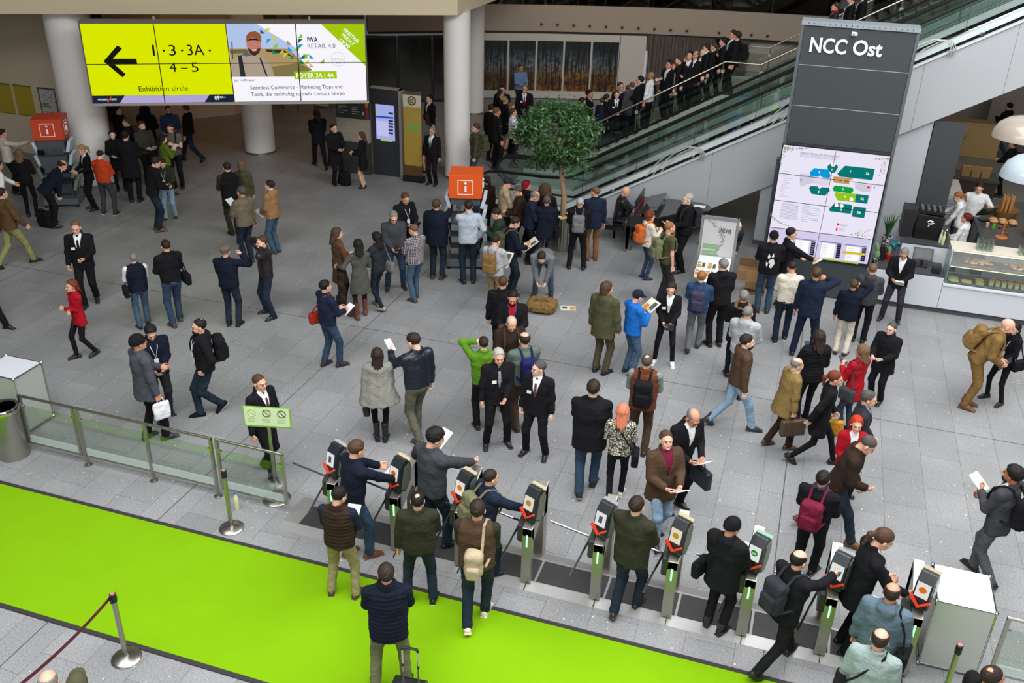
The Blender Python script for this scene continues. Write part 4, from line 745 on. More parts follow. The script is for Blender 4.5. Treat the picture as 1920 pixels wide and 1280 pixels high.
r = empty('louvered_cabinet', (3.2, 25.55, 0), 0, 'white louvered cabinet behind the counter staff', 'cabinet'); MB().box(0, .75, 0, 1.6, 0, .9).build('body', cw, r)
for k in range(10): MB().box(.02, .73, -.03, .0, .1 + k * .075, .14 + k * .075).build('slat', M('slat_grey', 'b8bcc0', .5), r)
spiky(3.75, 27.6, .9, .55, .14, 40, .75, 'tall spiky plant in a silver vase deeper in the cafe'); 
r = empty('cafe_table', (3.4, 27.3, 0), 0, 'dark cafe sideboard carrying the plant vase and brown bags', 'sideboard'); MB().box(0, 1.6, 0, .9, .84, .9).build('top', ct, r); MB().box(.05, 1.55, .05, .85, 0, .84).build('body', M('sideboard_dark', '3a302a', .6), r)
for k in range(3):
    b = item('paper_bag', MB().prism([(-.10, 0), (.10, 0), (.13, .3), (-.12, .28)], -.05, .05, 'y'), M('bag_brown', '9a7a50', .8, var=.15, vs=12), (4.15 + .25 * k, 27.6, .9), 'brown paper bag on the dark cafe sideboard', 'bag', 'brown bags', False)
for k in range(9): item('orange_pretzel', MB().tube([(.06 * math.cos(a), .05 * math.sin(a), .01 * math.sin(3 * a)) for a in np.linspace(0, 6.0, 12)], .014, 6, True), M('pretzel_orange', 'a85418', .5), (3.62 + .09 * (k % 3), 27.0 + .02 * k + .35, .92 + .04 * (k // 3)), 'orange brown pretzel in the heap on the cafe sideboard', 'pretzel', 'heap of pretzels')
r = empty('wood_counter', (3.9, 33.4, 0), 0, 'pale wooden counter far at the back of the cafe', 'counter'); MB().box(0, 1.9, 0, .6, 0, 1.05).build('body', M('birch', 'c4a878', .6), r); MB().box(-.03, 1.93, -.03, .63, 1.05, 1.1).build('worktop', M('birch_top', 'c4aa78', .5), r)
struct('wall_cafe', MB().box(5.75, 12, 36.5, 36.7, 0, 6), M('cafe_wall', 'a49c94', .7)); struct('column', MB().box(2.3, 3.3, 33.5, 34.4, 0, 6), M('brown_pillar', '7c6048', .7))
# pendant bowls
for i, (px, py_, w, lab) in enumerate(((1925, 248, .62, 'big pale dome pendant lamp, upper one at the right edge'), (1935, 322, .52, 'pale dome pendant lamp, lower one at the right edge'))):
    q = PY(px, py_, 20.6 if i == 0 else 18.6); r = empty('pendant_lamp', (q.x, q.y, q.z - .12), 0, lab, 'pendant lamp')
    MB().lathe([(w, 0), (w * .97, .12), (w * .85, .26), (w * .6, .37), (w * .3, .42), (.04, .43), (.04, .42), (w * .3, .41), (w * .6, .36), (w * .84, .25), (w * .96, .12), (w * .985, 0)], n=36).build('shade', M('lamp_white', 'a89c90' if i == 0 else 'b0bcc4', .25, coat=.3), r, smooth=True)
    MB().cyl((0, 0, 0), .012, .42, 3.5, 8).build('cord', black, r); MB().lathe([(.03, .3), (.05, .25), (.03, .18)], n=12).build('bulb', EM('bulb_soft', 'fff0d8', .8), r, smooth=True)
# ================================================================== piano
pk = M('piano_black', '0e0e10', .12, coat=.6)
r = empty('grand_piano', (-3.80, 20.85, 0), 0, 'black grand piano with opened front lid behind the white hooded visitor', 'piano'); r.scale = (.735, 1, 1)
def arc(cx, cy, rr, a0, a1, n): return [(cx + rr * math.cos(a0 + (a1 - a0) * k / n), cy + rr * math.sin(a0 + (a1 - a0) * k / n)) for k in range(n + 1)]
body = [(.0, 0), (0, 1.5), (.9, 1.5), (1.6, 1.5)] + [(2.0, 1.48), (2.3, 1.36), (2.42, 1.15), (2.36, .95), (2.15, .83)] + [(1.8, .74), (1.45, .5), (1.15, .2), (.95, .04), (.7, 0)]
body = body[::-1]
MB().prism(body, .62, .92, 'z').build('case', pk, r, bevel=.01)
MB().prism([(x, y) for x, y in body if x >= .7], .925, .95, 'z').build('lid', M('piano_lid', '2a2c2c', .18, coat=.5), r, bevel=.006)
fl_ = MB().box(.0, .55, .04, 1.44, 0, .02).build('front_lid', pk, r); fl_.matrix_local = Matrix.Translation((.32, 0, .96)) @ Matrix.Rotation(math.radians(-14), 4, 'Y')
MB().box(.1, .13, .2, 1.3, .92, 1.22).build('music_desk', M('piano_desk', '1c1a1c', .3), r); MB().box(.135, .14, .2, 1.3, .94, 1.0).build('red_felt', M('felt_red', '98202c', .8), r)
MB().box(-.2, .0, .04, 1.46, .62, .70).build('key_bed', pk, r); MB().box(-.18, -.02, .08, 1.42, .70, .715).build('white_keys', M('key_ivory', 'eceae2', .3), r)
m = MB()
for k in range(30): m.box(-.11, -.02, .12 + k * .043, .135 + k * .043, .715, .728) if k % 7 not in (2, 6) else None
m.build('black_keys', black, r)
for x, y in ((.1, .12), (.1, 1.38), (2.15, 1.15)):
    MB().prism([(-.06, .62), (.06, .62), (.035, .08), (-.035, .08)], -.05, .05, 'y').build('leg', pk, r); ob = r.children[-1]; ob.location = (x, y, 0); MB().cyl((x, y, 0), .035, 0, .08, 12).build('caster', M('brass', 'a88c4c', .3, .9), r)
MB().box(.18, .26, .68, .82, .1, .62).build('pedal_lyre', pk, r)
tag(MB().box(-2.45, -2.18, 21.95, 22.12, .951, .955).build('paper_sheet', M('paper', 'eceef0', .7)), 'white sheets lying on the closed piano lid', 'paper')
r = empty('piano_bench', (-4.28, 21.62, 0), 0, 'square black padded piano bench', 'bench'); MB().box(-.26, .26, -.30, .30, .42, .50).build('seat', M('leather_black', '0e0e10', .3), r, bevel=.02); MB().box(-.24, .24, -.28, .28, .30, .42).build('apron', pk, r)
for a in (-.22, .22):
    for b in (-.26, .26): MB().prism([(-.025, .3), (.025, .3), (.018, 0), (-.018, 0)], -.02, .02, 'y').build('leg', pk, r); r.children[-1].location = (a, b, 0)
# ================================================================== tree in a steel planter
r = empty('steel_planter', (-5.30, 20.55, 0), 0, 'round ribbed steel planter at the foot of the indoor tree', 'planter')
m = MB(); n = 64; v = []
for zz in (0, .02, .78): v += [((.33 + (.006 if k % 2 and 0 < zz else 0)) * math.cos(2 * math.pi * k / n), (.33 + (.006 if k % 2 and 0 < zz else 0)) * math.sin(2 * math.pi * k / n), zz) for k in range(n)]
m.add(v, [(j * n + k, j * n + (k + 1) % n, (j + 1) * n + (k + 1) % n, (j + 1) * n + k) for j in range(2) for k in range(n)]); m.build('body', steel, r)
MB().lathe([(.34, .78), (.34, .82), (.3, .82), (.3, .78)], n=40).build('rim', steel, r, smooth=True); MB().lathe([(.31, .77), (.1, .79)], n=24).build('soil', soil, r)
r = empty('indoor_tree', (-5.36, 20.60, .795), 0, 'round crowned green indoor tree with a bare brown trunk, in front of the escalators', 'tree')
bark = M('bark', '9c8064', .85, bump=.6, bs=25, var=.2, vs=8)
MB().tube([(0, 0, 0), (.01, .0, .5), (-.08, .01, 1.0), (-.10, 0, 1.4), (-.18, 0, 1.85)], [.07, .065, .06, .06, .05], 12).build('trunk', bark, r, smooth=True)
random.seed(11); m = MB(); tips = []
for k in range(26):
    a = random.uniform(0, 6.28); el = random.uniform(.15, 1.3); L = random.uniform(.45, .85); d = Vector((math.cos(a) * math.cos(el), math.sin(a) * math.cos(el), math.sin(el) * .75)); p0 = Vector((-.14, 0, random.uniform(1.3, 1.85))); p1 = p0 + d * L * .5 + Vector((0, 0, .06)); p2 = p0 + d * L; m.tube([p0, p1, p2], [.022, .014, .005], 6); tips.append(p2)
m.build('branches', bark, r, smooth=True)
m = MB(); lm = M('ficus_leaf', '3a5a34', .45, spec=.4)
cl = []
for k in range(170):
    a = random.uniform(0, 6.28); u_ = random.uniform(-1, 1); rr = random.uniform(.55, 1.0) ** .6
    cl.append(Vector((-.2 + .97 * rr * math.cos(a) * math.sqrt(1 - u_ * u_), .9 * rr * math.sin(a) * math.sqrt(1 - u_ * u_), 2.0 + .62 * rr * u_)))
for k in range(14): cl.append(Vector((random.uniform(-.8, .45), random.uniform(-.4, .4), random.uniform(1.1, 1.5))))
for c in cl:
    for j in range(44):
        p = c + Vector((random.gauss(0, .09), random.gauss(0, .09), random.gauss(0, .075))); d = Vector((random.gauss(0, 1), random.gauss(0, 1), random.gauss(-.35, .6))).normalized(); s_ = d.cross(Vector((random.gauss(0, .5), random.gauss(0, .5), 1))).normalized(); l = random.uniform(.07, .13); w = l * .26; nn = s_.cross(d) * .012
        m.add([p, p + d * l * .5 + s_ * w + nn, p + d * l, p + d * l * .5 - s_ * w + nn], [(0, 1, 2, 3)])
lm2 = M('ficus_leaf_light', '587c48', .4); fo = m.build('foliage', [lm, lm2], r)
fo.data.polygons.foreach_set('material_index', [1 if random.random() < .3 else 0 for _ in fo.data.polygons])
for k, (x, y, c) in enumerate(((-.16, -.2, 'f0f0f0'), (.02, -.26, 'e8c070'), (.2, -.16, 'f0f0f0'), (.12, .05, 'e8eef0'))):
    o = MB().box(-.1, .1, -.07, .07, 0, .008).build('leaflet', M('leaflet_' + c, c, .5)); o.location = (-5.28 + x*.9, 20.53 + y*.9, .822 + .009 * k); o.rotation_euler = (0, 0, k * .7); tag(o, ['white leaflet at the left on the planter rim', 'yellow and white leaflet in the middle on the planter rim', 'white leaflet at the right on the planter rim', 'pale leaflet behind the others on the planter rim'][k], 'leaflet')
# ================================================================== information kiosks
def kiosk(x, y, rz, lab, c='e0560c', z0=1.66, z1=2.18):
    r = empty('leaflet_rack', (x, y, 0), rz, lab, 'leaflet rack'); kg = M('rack_grey', '4a5156', .5); orr = M('info_' + c, c, .5)
    MB().box(-.36, .36, -.36, .36, z0, z1).build('info_cube', orr, r, bevel=.006)
    for s_, T in ((0, Matrix.Identity(4)), (1, Matrix.Rotation(math.radians(90), 4, 'Z'))):
        f = MB()
        for a, b, c_, d in ((-.17, .17, z1 - .115, z1 - .10), (-.17, .17, z1 - .43, z1 - .415), (-.17, -.155, z1 - .43, z1 - .10), (.155, .17, z1 - .43, z1 - .10)): f.box(a, b, -.366, -.361, c_, d)
        o = f.build('info_frame', M('letter_white', 'f2f4f6', .5), r); o.matrix_local = T
        o = MB().tube([(.0, -.366, z1 - .36), (.0, -.366, z1 - .24)], .026, 10).build('info_letter_stem', M('letter_white', 'f2f4f6', .5), r, smooth=True); o.matrix_local = T
        o = MB().lathe([(.001, -.03), (.026, -.015), (.03, 0), (.026, .015), (.001, .03)], (0, -.366, z1 - .175), 12).build('info_letter_dot', M('letter_white', 'f2f4f6', .5), r, smooth=True); o.matrix_local = T
    MB().box(-.32, .32, -.30, .30, .10, z0).build('core', kg, r); MB().box(-.42, .42, -.42, .42, .06, .22).build('base', M('base_grey', '6a7276', .5), r, bevel=.01)
    for a in (-.38, .38):
        for b in (-.38, .38): MB().cyl((a, b, 0), .04, 0, .06, 12).build('caster', black, r)
    ac = GLASS('acrylic', 'd4dce0', .3)
    for zz in (.34, .62, .90, 1.36):
        MB().prism([(-.30, zz), (-.42, zz + .03), (-.44, zz + .18), (-.43, zz + .18), (-.41, zz + .045), (-.30, zz + .015)], -.31, .31, 'x').build('tray', ac, r)
        for xx in (-.31, -.1, .1, .31): MB().prism([(-.30, zz), (-.42, zz + .03), (-.44, zz + .18), (-.30, zz + .16)], xx - .004, xx + .004, 'x').build('divider', ac, r)
    for sx in (-1, 1):
        for k in range(4):
            zz = .35 + .34 * k; pm2 = M('news_blue', 'c4ccd8' if k > 1 else '8a958c', .7, var=.25, vs=30)
            b = MB()
            for j in range(5): b.box(-.005, .07, -.26 + j * .105, -.17 + j * .105, -.14, .14)
            o = b.build('newspaper_bundle', pm2, r); o.matrix_local = Matrix.Translation((sx * .36, 0, zz + .18)) @ Matrix.Rotation(sx * .28, 4, 'Y') @ (Matrix.Rotation(math.pi, 4, 'Z') if sx < 0 else Matrix.Identity(4))
    return r
kiosk(-7.13, 18.78, math.radians(17), 'grey leaflet rack under the bright orange information cube')
kiosk(-18.42, 18.75, math.radians(30), 'leaflet rack under the dark orange information cube by the left wall', 'c8401c', 1.75, 2.27)
# info pillar, directory, banner
r = empty('info_pillar', (-12.07, 24.13, 0), 0, 'slim dark info pillar with a lit blue white schedule screen', 'info pillar'); MB().box(0, .86, 0, .16, 0, 2.50).build('body', M('pillar_dark', '2e3133', .5), r); MB().box(.86, .94, -.01, .22, 0, 2.53).build('side_profile', M('profile_pale', '8f8b84', .5), r); MB().box(-.01, .94, -.01, .2, 2.5, 2.53).build('top_cap', M('profile_pale', '8f8b84', .5), r)
def q_(px, py_): return PY(px, py_, 24.12)
def qf(pts, nm, mat, off=.0): v = [tuple(q_(*p) - Vector((0, off, 0))) for p in pts]; o = MB().add(v, [tuple(range(len(v)))]).build(nm, mat, r); o.matrix_parent_inverse = Matrix.Translation(r.location).inverted(); return o
qf([(703.5, 194.5), (738.5, 198.5), (741, 265), (706, 260)], 'display', EM('screen_blue', 'aab0ee', .9), .0); qf([(704.5, 216.5), (737.5, 219.5), (738, 223), (705, 220)], 'blue_bar', EM('bar_blue', '2450b0', .9), .004); qf([(714, 261), (736, 263.5), (736, 266), (714, 263.5)], 'green_bar', EM('lime', 'a6cc0c', .95), .004)
for y in (211, 225, 230, 236, 242, 248): qf([(728.5, y - .5), (737, y + .5), (737.3, y + 4), (729, y + 3)], 'time_box', EM('tbl_dark2', '30324c', .8), .004)
qf([(706, 226), (728, 228), (729, 256), (708, 254)], 'table_field', EM('tbl_pale', 'c4c8f4', .9), .003); qf([(705, 207), (708, 207.3), (708.3, 213), (705.3, 213)], 'green_tab', EM('lime', 'a6cc0c', .95), .004)
# directory board
r = empty('directory_board', (P(637, 322).x, P(637, 322).y, 0), math.radians(2), 'dark directory board with small white text and coloured edge squares', 'directory'); MB().box(0, 1.0, 0, .12, 0, .95).build('lower_panel', M('dir_green', '33392f', .6), r); MB().box(0, 1.0, 0, .12, .95, 1.62).build('middle_panel', M('dir_pale', '958c7c', .6), r); MB().box(0, 1.0, 0, .12, 1.62, 3.0).build('upper_panel', M('dir_dark', '2b2d2b', .6), r)
for z, c in ((2.35, '2c5a80'), (1.98, 'b07a20'), (1.62, '8c2c28')): MB().box(.92, 1.01, -.006, 0, z, z + .36).build('colour_square', M('sq_' + c, c, .6), r)
m = MB()
for cx_ in (.08, .5):
    for k in range(16): m.box(cx_, cx_ + random.uniform(.12, .28), -.005, 0, 1.70 + k * .062, 1.715 + k * .062) if k % 5 else None
for k in range(7): m.box(.1, .45, -.005, 0, 1.02 + k * .08, 1.03 + k * .08)
m.build('text_print', M('dir_text', 'a8a8a0', .6), r)
for s_, z in (('2', 2.12), ('1', 1.75)): text(s_, (.82, 0, z), (.87, 0, z), .09, (0, 0, 1), M('dir_text', 'a8a8a0', .6), r)
# golden banner
r = empty('roll_banner', (-10.99, 23.93, 0), 0, 'tall golden banner with a cogwheel emblem on a black foot', 'banner'); MB().box(-.02, .60, -.1, .12, 0, .16).build('foot', black, r)
MB().box(.01, .55, 0, .02, .16, .5).build('brown_field', M('banner_brown', '5c4020', .6), r); MB().box(.01, .55, 0, .02, .5, 2.1).build('gold_field', M('banner_gold', 'a88c38', .6, var=.15, vs=1.5), r); MB().box(.01, .55, 0, .02, 2.1, 2.55).build('white_field', M('banner_white', 'c4bca8', .6), r); MB().box(.01, .55, -.004, 0, 2.47, 2.55).build('brown_strip', M('banner_brown', '5c4020', .6), r)
m = MB()
for k in range(11): m.prism([(.01 + k * .049, 2.1), (.059 + k * .049, 2.1), (.035 + k * .049, 2.16)], -.004, 0, 'y'); m.prism([(.01 + k * .049, .5), (.059 + k * .049, .5), (.035 + k * .049, .44)], -.004, 0, 'y')
m.build('tooth_edge', M('banner_gold', 'a88c38', .6, var=.15, vs=1.5), r)
m = MB(); m.v = []; ring = [((.12 if k % 2 else .135) * math.cos(k * math.pi / 20) + .28, -.006, (.12 if k % 2 else .135) * math.sin(k * math.pi / 20) + 2.31) for k in range(40)]; m.add(ring, [tuple(range(40))]); m.build('cog_emblem', M('cog_dark', '3c3420', .5), r)
for rr, c in ((.095, 'b8a878'), (.06, '4a4028'), (.035, 'b8a878')): m = MB(); m.add([(rr * math.cos(k * .314) + .28, -.007 - (.1 - rr) * .05, rr * math.sin(k * .314) + 2.31) for k in range(20)], [tuple(range(20))]); m.build('cog_ring', M('cogr_' + c, c, .5), r)
MB().box(.12, .46, -.006, 0, 1.45, 1.68).build('green_note', M('note_green', '7ca04c', .6), r)
# ================================================================== NEWS stand
r = empty('news_stand', (-1.92, 19.2, 0), math.radians(1.5), 'silver framed NEWS poster stand with a tray of free papers', 'news stand'); al = M('stand_alu', 'b4b6b8', .35, .7)
for x in (0, .74): MB().box(x - .025, x + .025, -.03, .03, 0, 1.72).build('upright', al, r)
T = Matrix.Translation((0, 0, 0))
MB().box(.03, .71, -.02, .02, .70, 1.70).build('poster_board', M('poster_pale', 'c4c2c2', .6), r)
for a, b, c_, d in ((0, .74, 1.66, 1.72), (0, .74, .68, .73)): MB().box(a, b, -.035, .03, c_, d).build('frame_bar', al, r)
text('NEWS', (.40, -.024, 1.40), (.62, -.024, 1.38), .095, (0, 0, 1), M('ink_dark', '20241c', .6), r, bold=.01)
gb = M('news_green', '7fa878', .6)
for k, (w_, z) in enumerate(((.30, 1.06), (.35, 1.0), (.28, .91), (.34, .85))): MB().box(.07, .07 + w_, -.026, -.021, z, z + .045).build('green_line', gb, r)
m = MB(); random.seed(5)
for k in range(170):
    t = random.random(); xx = .20 + .14 * math.sin(t * 5.2 - .4) + .30 * t + random.gauss(0, .03); zz = 1.64 - .88 * t + random.gauss(0, .02)
    if .05 < xx < .68 and .76 < zz < 1.64: a = random.uniform(0, 6.3); m.add([(xx + .011 * math.cos(a + q), -.023, zz + .011 * math.sin(a + q)) for q in (0, 2.1, 4.2)], [(0, 1, 2)])
m.build('confetti_print', M('confetti_green', '4c6454', .6), r)
MB().prism([(-.05, .80), (-.95, .66), (-.97, .70), (-.05, .84)], .03, .71, 'x').build('tray', M('tray_white', 'd4d8da', .4), r); MB().prism([(-.05, .80), (-.9, .0), (-.86, 0), (-.02, .76)], .05, .08, 'x').build('strut', al, r)
for k in range(6):
    x = -1.79 + (k % 3) * .225; y = 18.42 + (k // 3) * .32; z = .845 - (19.17 - y) * .155 + .0; o = MB().box(-.09, .09, -.13, .13, 0, .012).build('newspaper', M('news_paper', 'dcd8cc', .6)); o.location = (x, y, z); o.rotation_euler = (.15, 0, random.uniform(-.15, .15)); tag(o, 'folded free newspaper with an orange picture on the sloping white tray', 'newspaper', 'newspapers on the tray')
    for a, b, c_, d, cc in ((-.08, .0, -.12, .0, 'c87c2c'), (.02, .08, -.10, .08, '3c4c44'), (-.08, .0, .03, .1, '8c8c84')): MB().box(a, b, c_, d, .012, .014).build('front_picture', M('np_' + cc, cc, .6), o)
# cardboard boxes
r = empty('cardboard_box', (-.86, 19.35, 0), 0, 'open brown cardboard box with a dark printed band beside the NEWS stand', 'box'); kb = M('cardboard', '8e6c48', .85, var=.08, vs=8)
MB().box(0, .42, 0, .02, 0, .30).box(0, .02, .02, .32, 0, .3).box(.40, .42, .02, .32, 0, .3).box(0, .42, .30, .32, 0, .3).box(.02, .4, .02, .3, 0, .02).build('body', kb, r); MB().box(.0, .42, -.005, .0, .08, .14).build('printed_band', M('band_dark', '2c2420', .7), r)
o = MB().box(0, .42, 0, .01, 0, .26).build('flap', kb, r); o.matrix_local = Matrix.Translation((0, 0, .30)) @ Matrix.Rotation(math.radians(-12), 4, 'X'); text('DHL', (.12, -.006, .09), (.26, -.006, .09), .035, (0, 0, 1), M('band_text', '6a5040', .7), r)
r = empty('cardboard_box', (-1.1, 20.1, 0), 0, 'second cardboard box behind the open one, lid folded up', 'box'); MB().box(0, .4, 0, .3, 0, .24).build('body', M('cardboard_pale', 'a98560', .85), r); o = MB().box(0, .4, 0, .01, 0, .24).build('flap', M('cardboard_pale', 'a98560', .85), r); o.matrix_local = Matrix.Translation((0, .3, .24)) @ Matrix.Rotation(math.radians(20), 4, 'X')
# trolley suitcase at the bottom edge
# ================================================================== people: implicit surfaces meshed with surface nets
def nets(f, lo, hi, h, newton=True):
    ax = [np.arange(lo[i] - h, hi[i] + 2 * h, h) for i in range(3)]
    G = np.stack(np.meshgrid(*ax, indexing='ij'), -1); sh = G.shape[:3]; V = f(G.reshape(-1, 3)).reshape(sh)
    I = V < 0; cs = tuple(n - 1 for n in sh); cnt = np.zeros(cs, int)
    for a in (0, 1):
        for b in (0, 1):
            for c in (0, 1): cnt += I[a:sh[0] - 1 + a, b:sh[1] - 1 + b, c:sh[2] - 1 + c]
    mk = (cnt > 0) & (cnt < 8); idx = -np.ones(cs, int); n = mk.sum()
    if n == 0: return np.zeros((0, 3)), np.zeros((0, 4), int)
    idx[mk] = np.arange(n); acc = np.zeros((n, 3)); num = np.zeros(n); ci = np.argwhere(mk)
    for axis in range(3):
        for b in (0, 1):
            for c in (0, 1):
                o = [0, 0, 0]; oth = [k for k in range(3) if k != axis]; o[oth[0]] = b; o[oth[1]] = c
                p = ci + o; q = p.copy(); q[:, axis] += 1
                va = V[p[:, 0], p[:, 1], p[:, 2]]; vb = V[q[:, 0], q[:, 1], q[:, 2]]; cr = (va < 0) != (vb < 0)
                t = np.where(cr, va / np.where(cr, va - vb, 1), 0); pos = p.astype(float); pos[:, axis] += t
                acc += pos * cr[:, None]; num += cr
    vv = acc / num[:, None] * h + np.array([a[0] for a in ax])
    fs = []
    for axis in range(3):
        o1, o2 = [k for k in range(3) if k != axis]
        s0 = [slice(None)] * 3; s1 = [slice(None)] * 3; s0[axis] = slice(0, -1); s1[axis] = slice(1, None)
        A = I[tuple(s0)]; Bm = I[tuple(s1)]; e = np.argwhere(A != Bm); e = e[(e[:, o1] > 0) & (e[:, o2] > 0) & (e[:, o1] < cs[o1]) & (e[:, o2] < cs[o2])]
        ins = A[e[:, 0], e[:, 1], e[:, 2]]
        def g(d1, d2):
            p = e.copy(); p[:, o1] += d1; p[:, o2] += d2; return idx[p[:, 0], p[:, 1], p[:, 2]]
        q = np.stack([g(-1, -1), g(0, -1), g(0, 0), g(-1, 0)], 1); flip = ins if axis != 1 else ~ins
        q = np.where(flip[:, None], q, q[:, ::-1]); fs.append(q)
    F = np.concatenate(fs); F = F[(F >= 0).all(1)]
    if newton:
        e = h * .15; d0 = f(vv); gr = np.stack([f(vv + np.eye(3)[k] * e) - d0 for k in range(3)], 1) / e
        st = d0[:, None] * gr / np.maximum((gr ** 2).sum(1), .2)[:, None]; ln = np.linalg.norm(st, axis=1, keepdims=True)
        vv = vv - st * np.minimum(1, .6 * h / np.maximum(ln, 1e-9))
    return vv, F
def cone(P_, a, b, ra, rb):
    a = np.asarray(a, float); b = np.asarray(b, float); ab = b - a; L = max((ab @ ab), 1e-9); t = np.clip(((P_ - a) @ ab) / L, 0, 1)
    return np.linalg.norm(P_ - a - t[:, None] * ab, axis=1) - (ra + (rb - ra) * t)
def ell(P_, c, r):
    q = P_ - np.asarray(c, float); r = np.asarray(r, float); k0 = np.linalg.norm(q / r, axis=1); k1 = np.linalg.norm(q / r ** 2, axis=1); return k0 * (k0 - 1) / np.maximum(k1, 1e-9)
def rbox(P_, c, hf, r):
    q = np.abs(P_ - np.asarray(c, float)) - (np.asarray(hf, float) - r); return np.linalg.norm(np.maximum(q, 0), axis=1) + np.minimum(q.max(1), 0) - r
def sm(a, b, k=.03):
    h = np.clip(.5 + .5 * (b - a) / k, 0, 1); return b * (1 - h) + a * h - k * h * (1 - h)
def sms(l, k=.03):
    d = l[0]
    for x in l[1:]: d = sm(d, x, k)
    return d
def wav(P_, s, f=1.0):
    return np.sin(P_[:, 0] * 23 * f + 3 * np.sin(P_[:, 2] * 11 * f + s) + s) * .5 + np.sin(P_[:, 2] * 31 * f + 4 * np.sin(P_[:, 0] * 9 + P_[:, 1] * 13 * f + s)) * .5
def mesh(name, V, F, mats, mi=None):
    me = bpy.data.meshes.new(name); me.vertices.add(len(V)); me.vertices.foreach_set('co', np.asarray(V, np.float32).ravel())
    me.loops.add(len(F) * 4); me.loops.foreach_set('vertex_index', F.astype(np.int32).ravel()); me.polygons.add(len(F)); me.polygons.foreach_set('loop_start', np.arange(0, len(F) * 4, 4, dtype=np.int32))
    try: me.polygons.foreach_set('loop_total', np.full(len(F), 4, dtype=np.int32))
    except Exception: pass
    me.polygons.foreach_set('use_smooth', np.ones(len(F), bool))
    for m in mats: me.materials.append(m)
    if mi is not None: me.polygons.foreach_set('material_index', mi.astype(np.int32))
    me.update(calc_edges=True); return me
def place(name, me, parent, mat=None, mats=None):
    o = bpy.data.objects.new(name, me); COL.objects.link(o)
    if parent is not None: o.parent = parent
    if mat is not None: o.matrix_local = mat
    if mats:
        for i, m in enumerate(mats): o.material_slots[i].link = 'OBJECT'; o.material_slots[i].material = m
    return o
# ---- head and hand templates
def head_sdf(P_, fem=0):
    d = sm(ell(P_, (0, -.012, .142), (.075, .094, .086)), ell(P_, (0, .032, .088), (.059 - .004 * fem, .060, .085)), .03)
    d = sm(d, ell(P_, (0, .042, .044), (.047 - .006 * fem, .048, .042)), .025)
    d = sm(d, ell(P_, (0, .086, .128), (.048, .013, .011)), .015)
    for s in (-1, 1):
        d = -sm(-d, ell(P_, (s * .029, .101, .107), (.017, .014, .012)), .010); d = np.minimum(d, ell(P_, (s * .029, .081, .107), (.0125, .0125, .0105)))
        d = sm(d, ell(P_, (s * .077, -.004, .10), (.009, .019, .031)), .008); d = sm(d, ell(P_, (s * .036, .074, .078), (.018, .014, .016)), .02)
    d = sm(d, cone(P_, (0, .090, .118), (0, .110, .082), .008, .012), .010); d = sm(d, ell(P_, (0, .092, .052), (.022, .010, .009)), .008); d = sm(d, ell(P_, (0, .084, .020), (.020, .014, .015)), .015)
    return sm(d, cone(P_, (0, -.018, .06), (0, -.018, -.035), .052 - .008 * fem, .050 - .008 * fem), .02)
HEAD = {}
for fem in (0, 1):
    for lod, hh in ((0, .0075), (1, .0105)):
        V, F = nets(lambda q: head_sdf(q, fem), (-.095, -.12, -.13), (.095, .13, .24), hh)
        c = V[F].mean(1); mi = np.zeros(len(F), int)
        eye = (np.abs(np.abs(c[:, 0]) - .029) < .012) & (np.abs(c[:, 2] - .107) < .0055) & (c[:, 1] > .07); brow = (np.abs(np.abs(c[:, 0]) - .03) < .021) & (np.abs(c[:, 2] - .128) < .0045) & (c[:, 1] > .06)
        lip = (np.abs(c[:, 0]) < .023) & (np.abs(c[:, 2] - .051) < .0075) & (c[:, 1] > .085)
        mi[brow] = 2; mi[eye] = 1; mi[lip] = 3; HEAD[fem, lod] = (V, F, mi)
def hand_sdf(P_, curl):
    d = sm(rbox(P_, (0, .045, 0), (.040, .045, .013), .012), cone(P_, (0, -.06, 0), (0, .01, 0), .024, .025), .02)
    for i, (x, L) in enumerate(((-.030, .068), (-.010, .077), (.010, .071), (.029, .056))):
        p = np.array([x, .082, 0.]); a = 0; r = .0092
        for k, fr in enumerate((.45, .31, .24)):
            a += math.radians(curl[k]); q = p + np.array([x * .05, math.cos(a), -math.sin(a)]) * L * fr; d = sm(d, cone(P_, p, q, r, r - .001), .006 if k else .01); p = q; r -= .001
    t = [np.array([-.030, .022, -.004]), np.array([-.054, .050, -.016]), np.array([-.052, .084, -.026 - curl[0] * .0003])]
    return sm(sm(d, cone(P_, t[0], t[1], .013, .010), .01), cone(P_, t[1], t[2], .0100, .0085), .005)
HAND = {}
for nm, cu in (('rel', (14, 22, 18)), ('grip', (40, 55, 35)), ('flat', (5, 8, 6))):
    for lod, hh in ((0, .0062), (1, .0085)): HAND[nm, lod] = nets(lambda q: hand_sdf(q, cu), (-.08, -.07, -.09), (.06, .18, .03), hh)
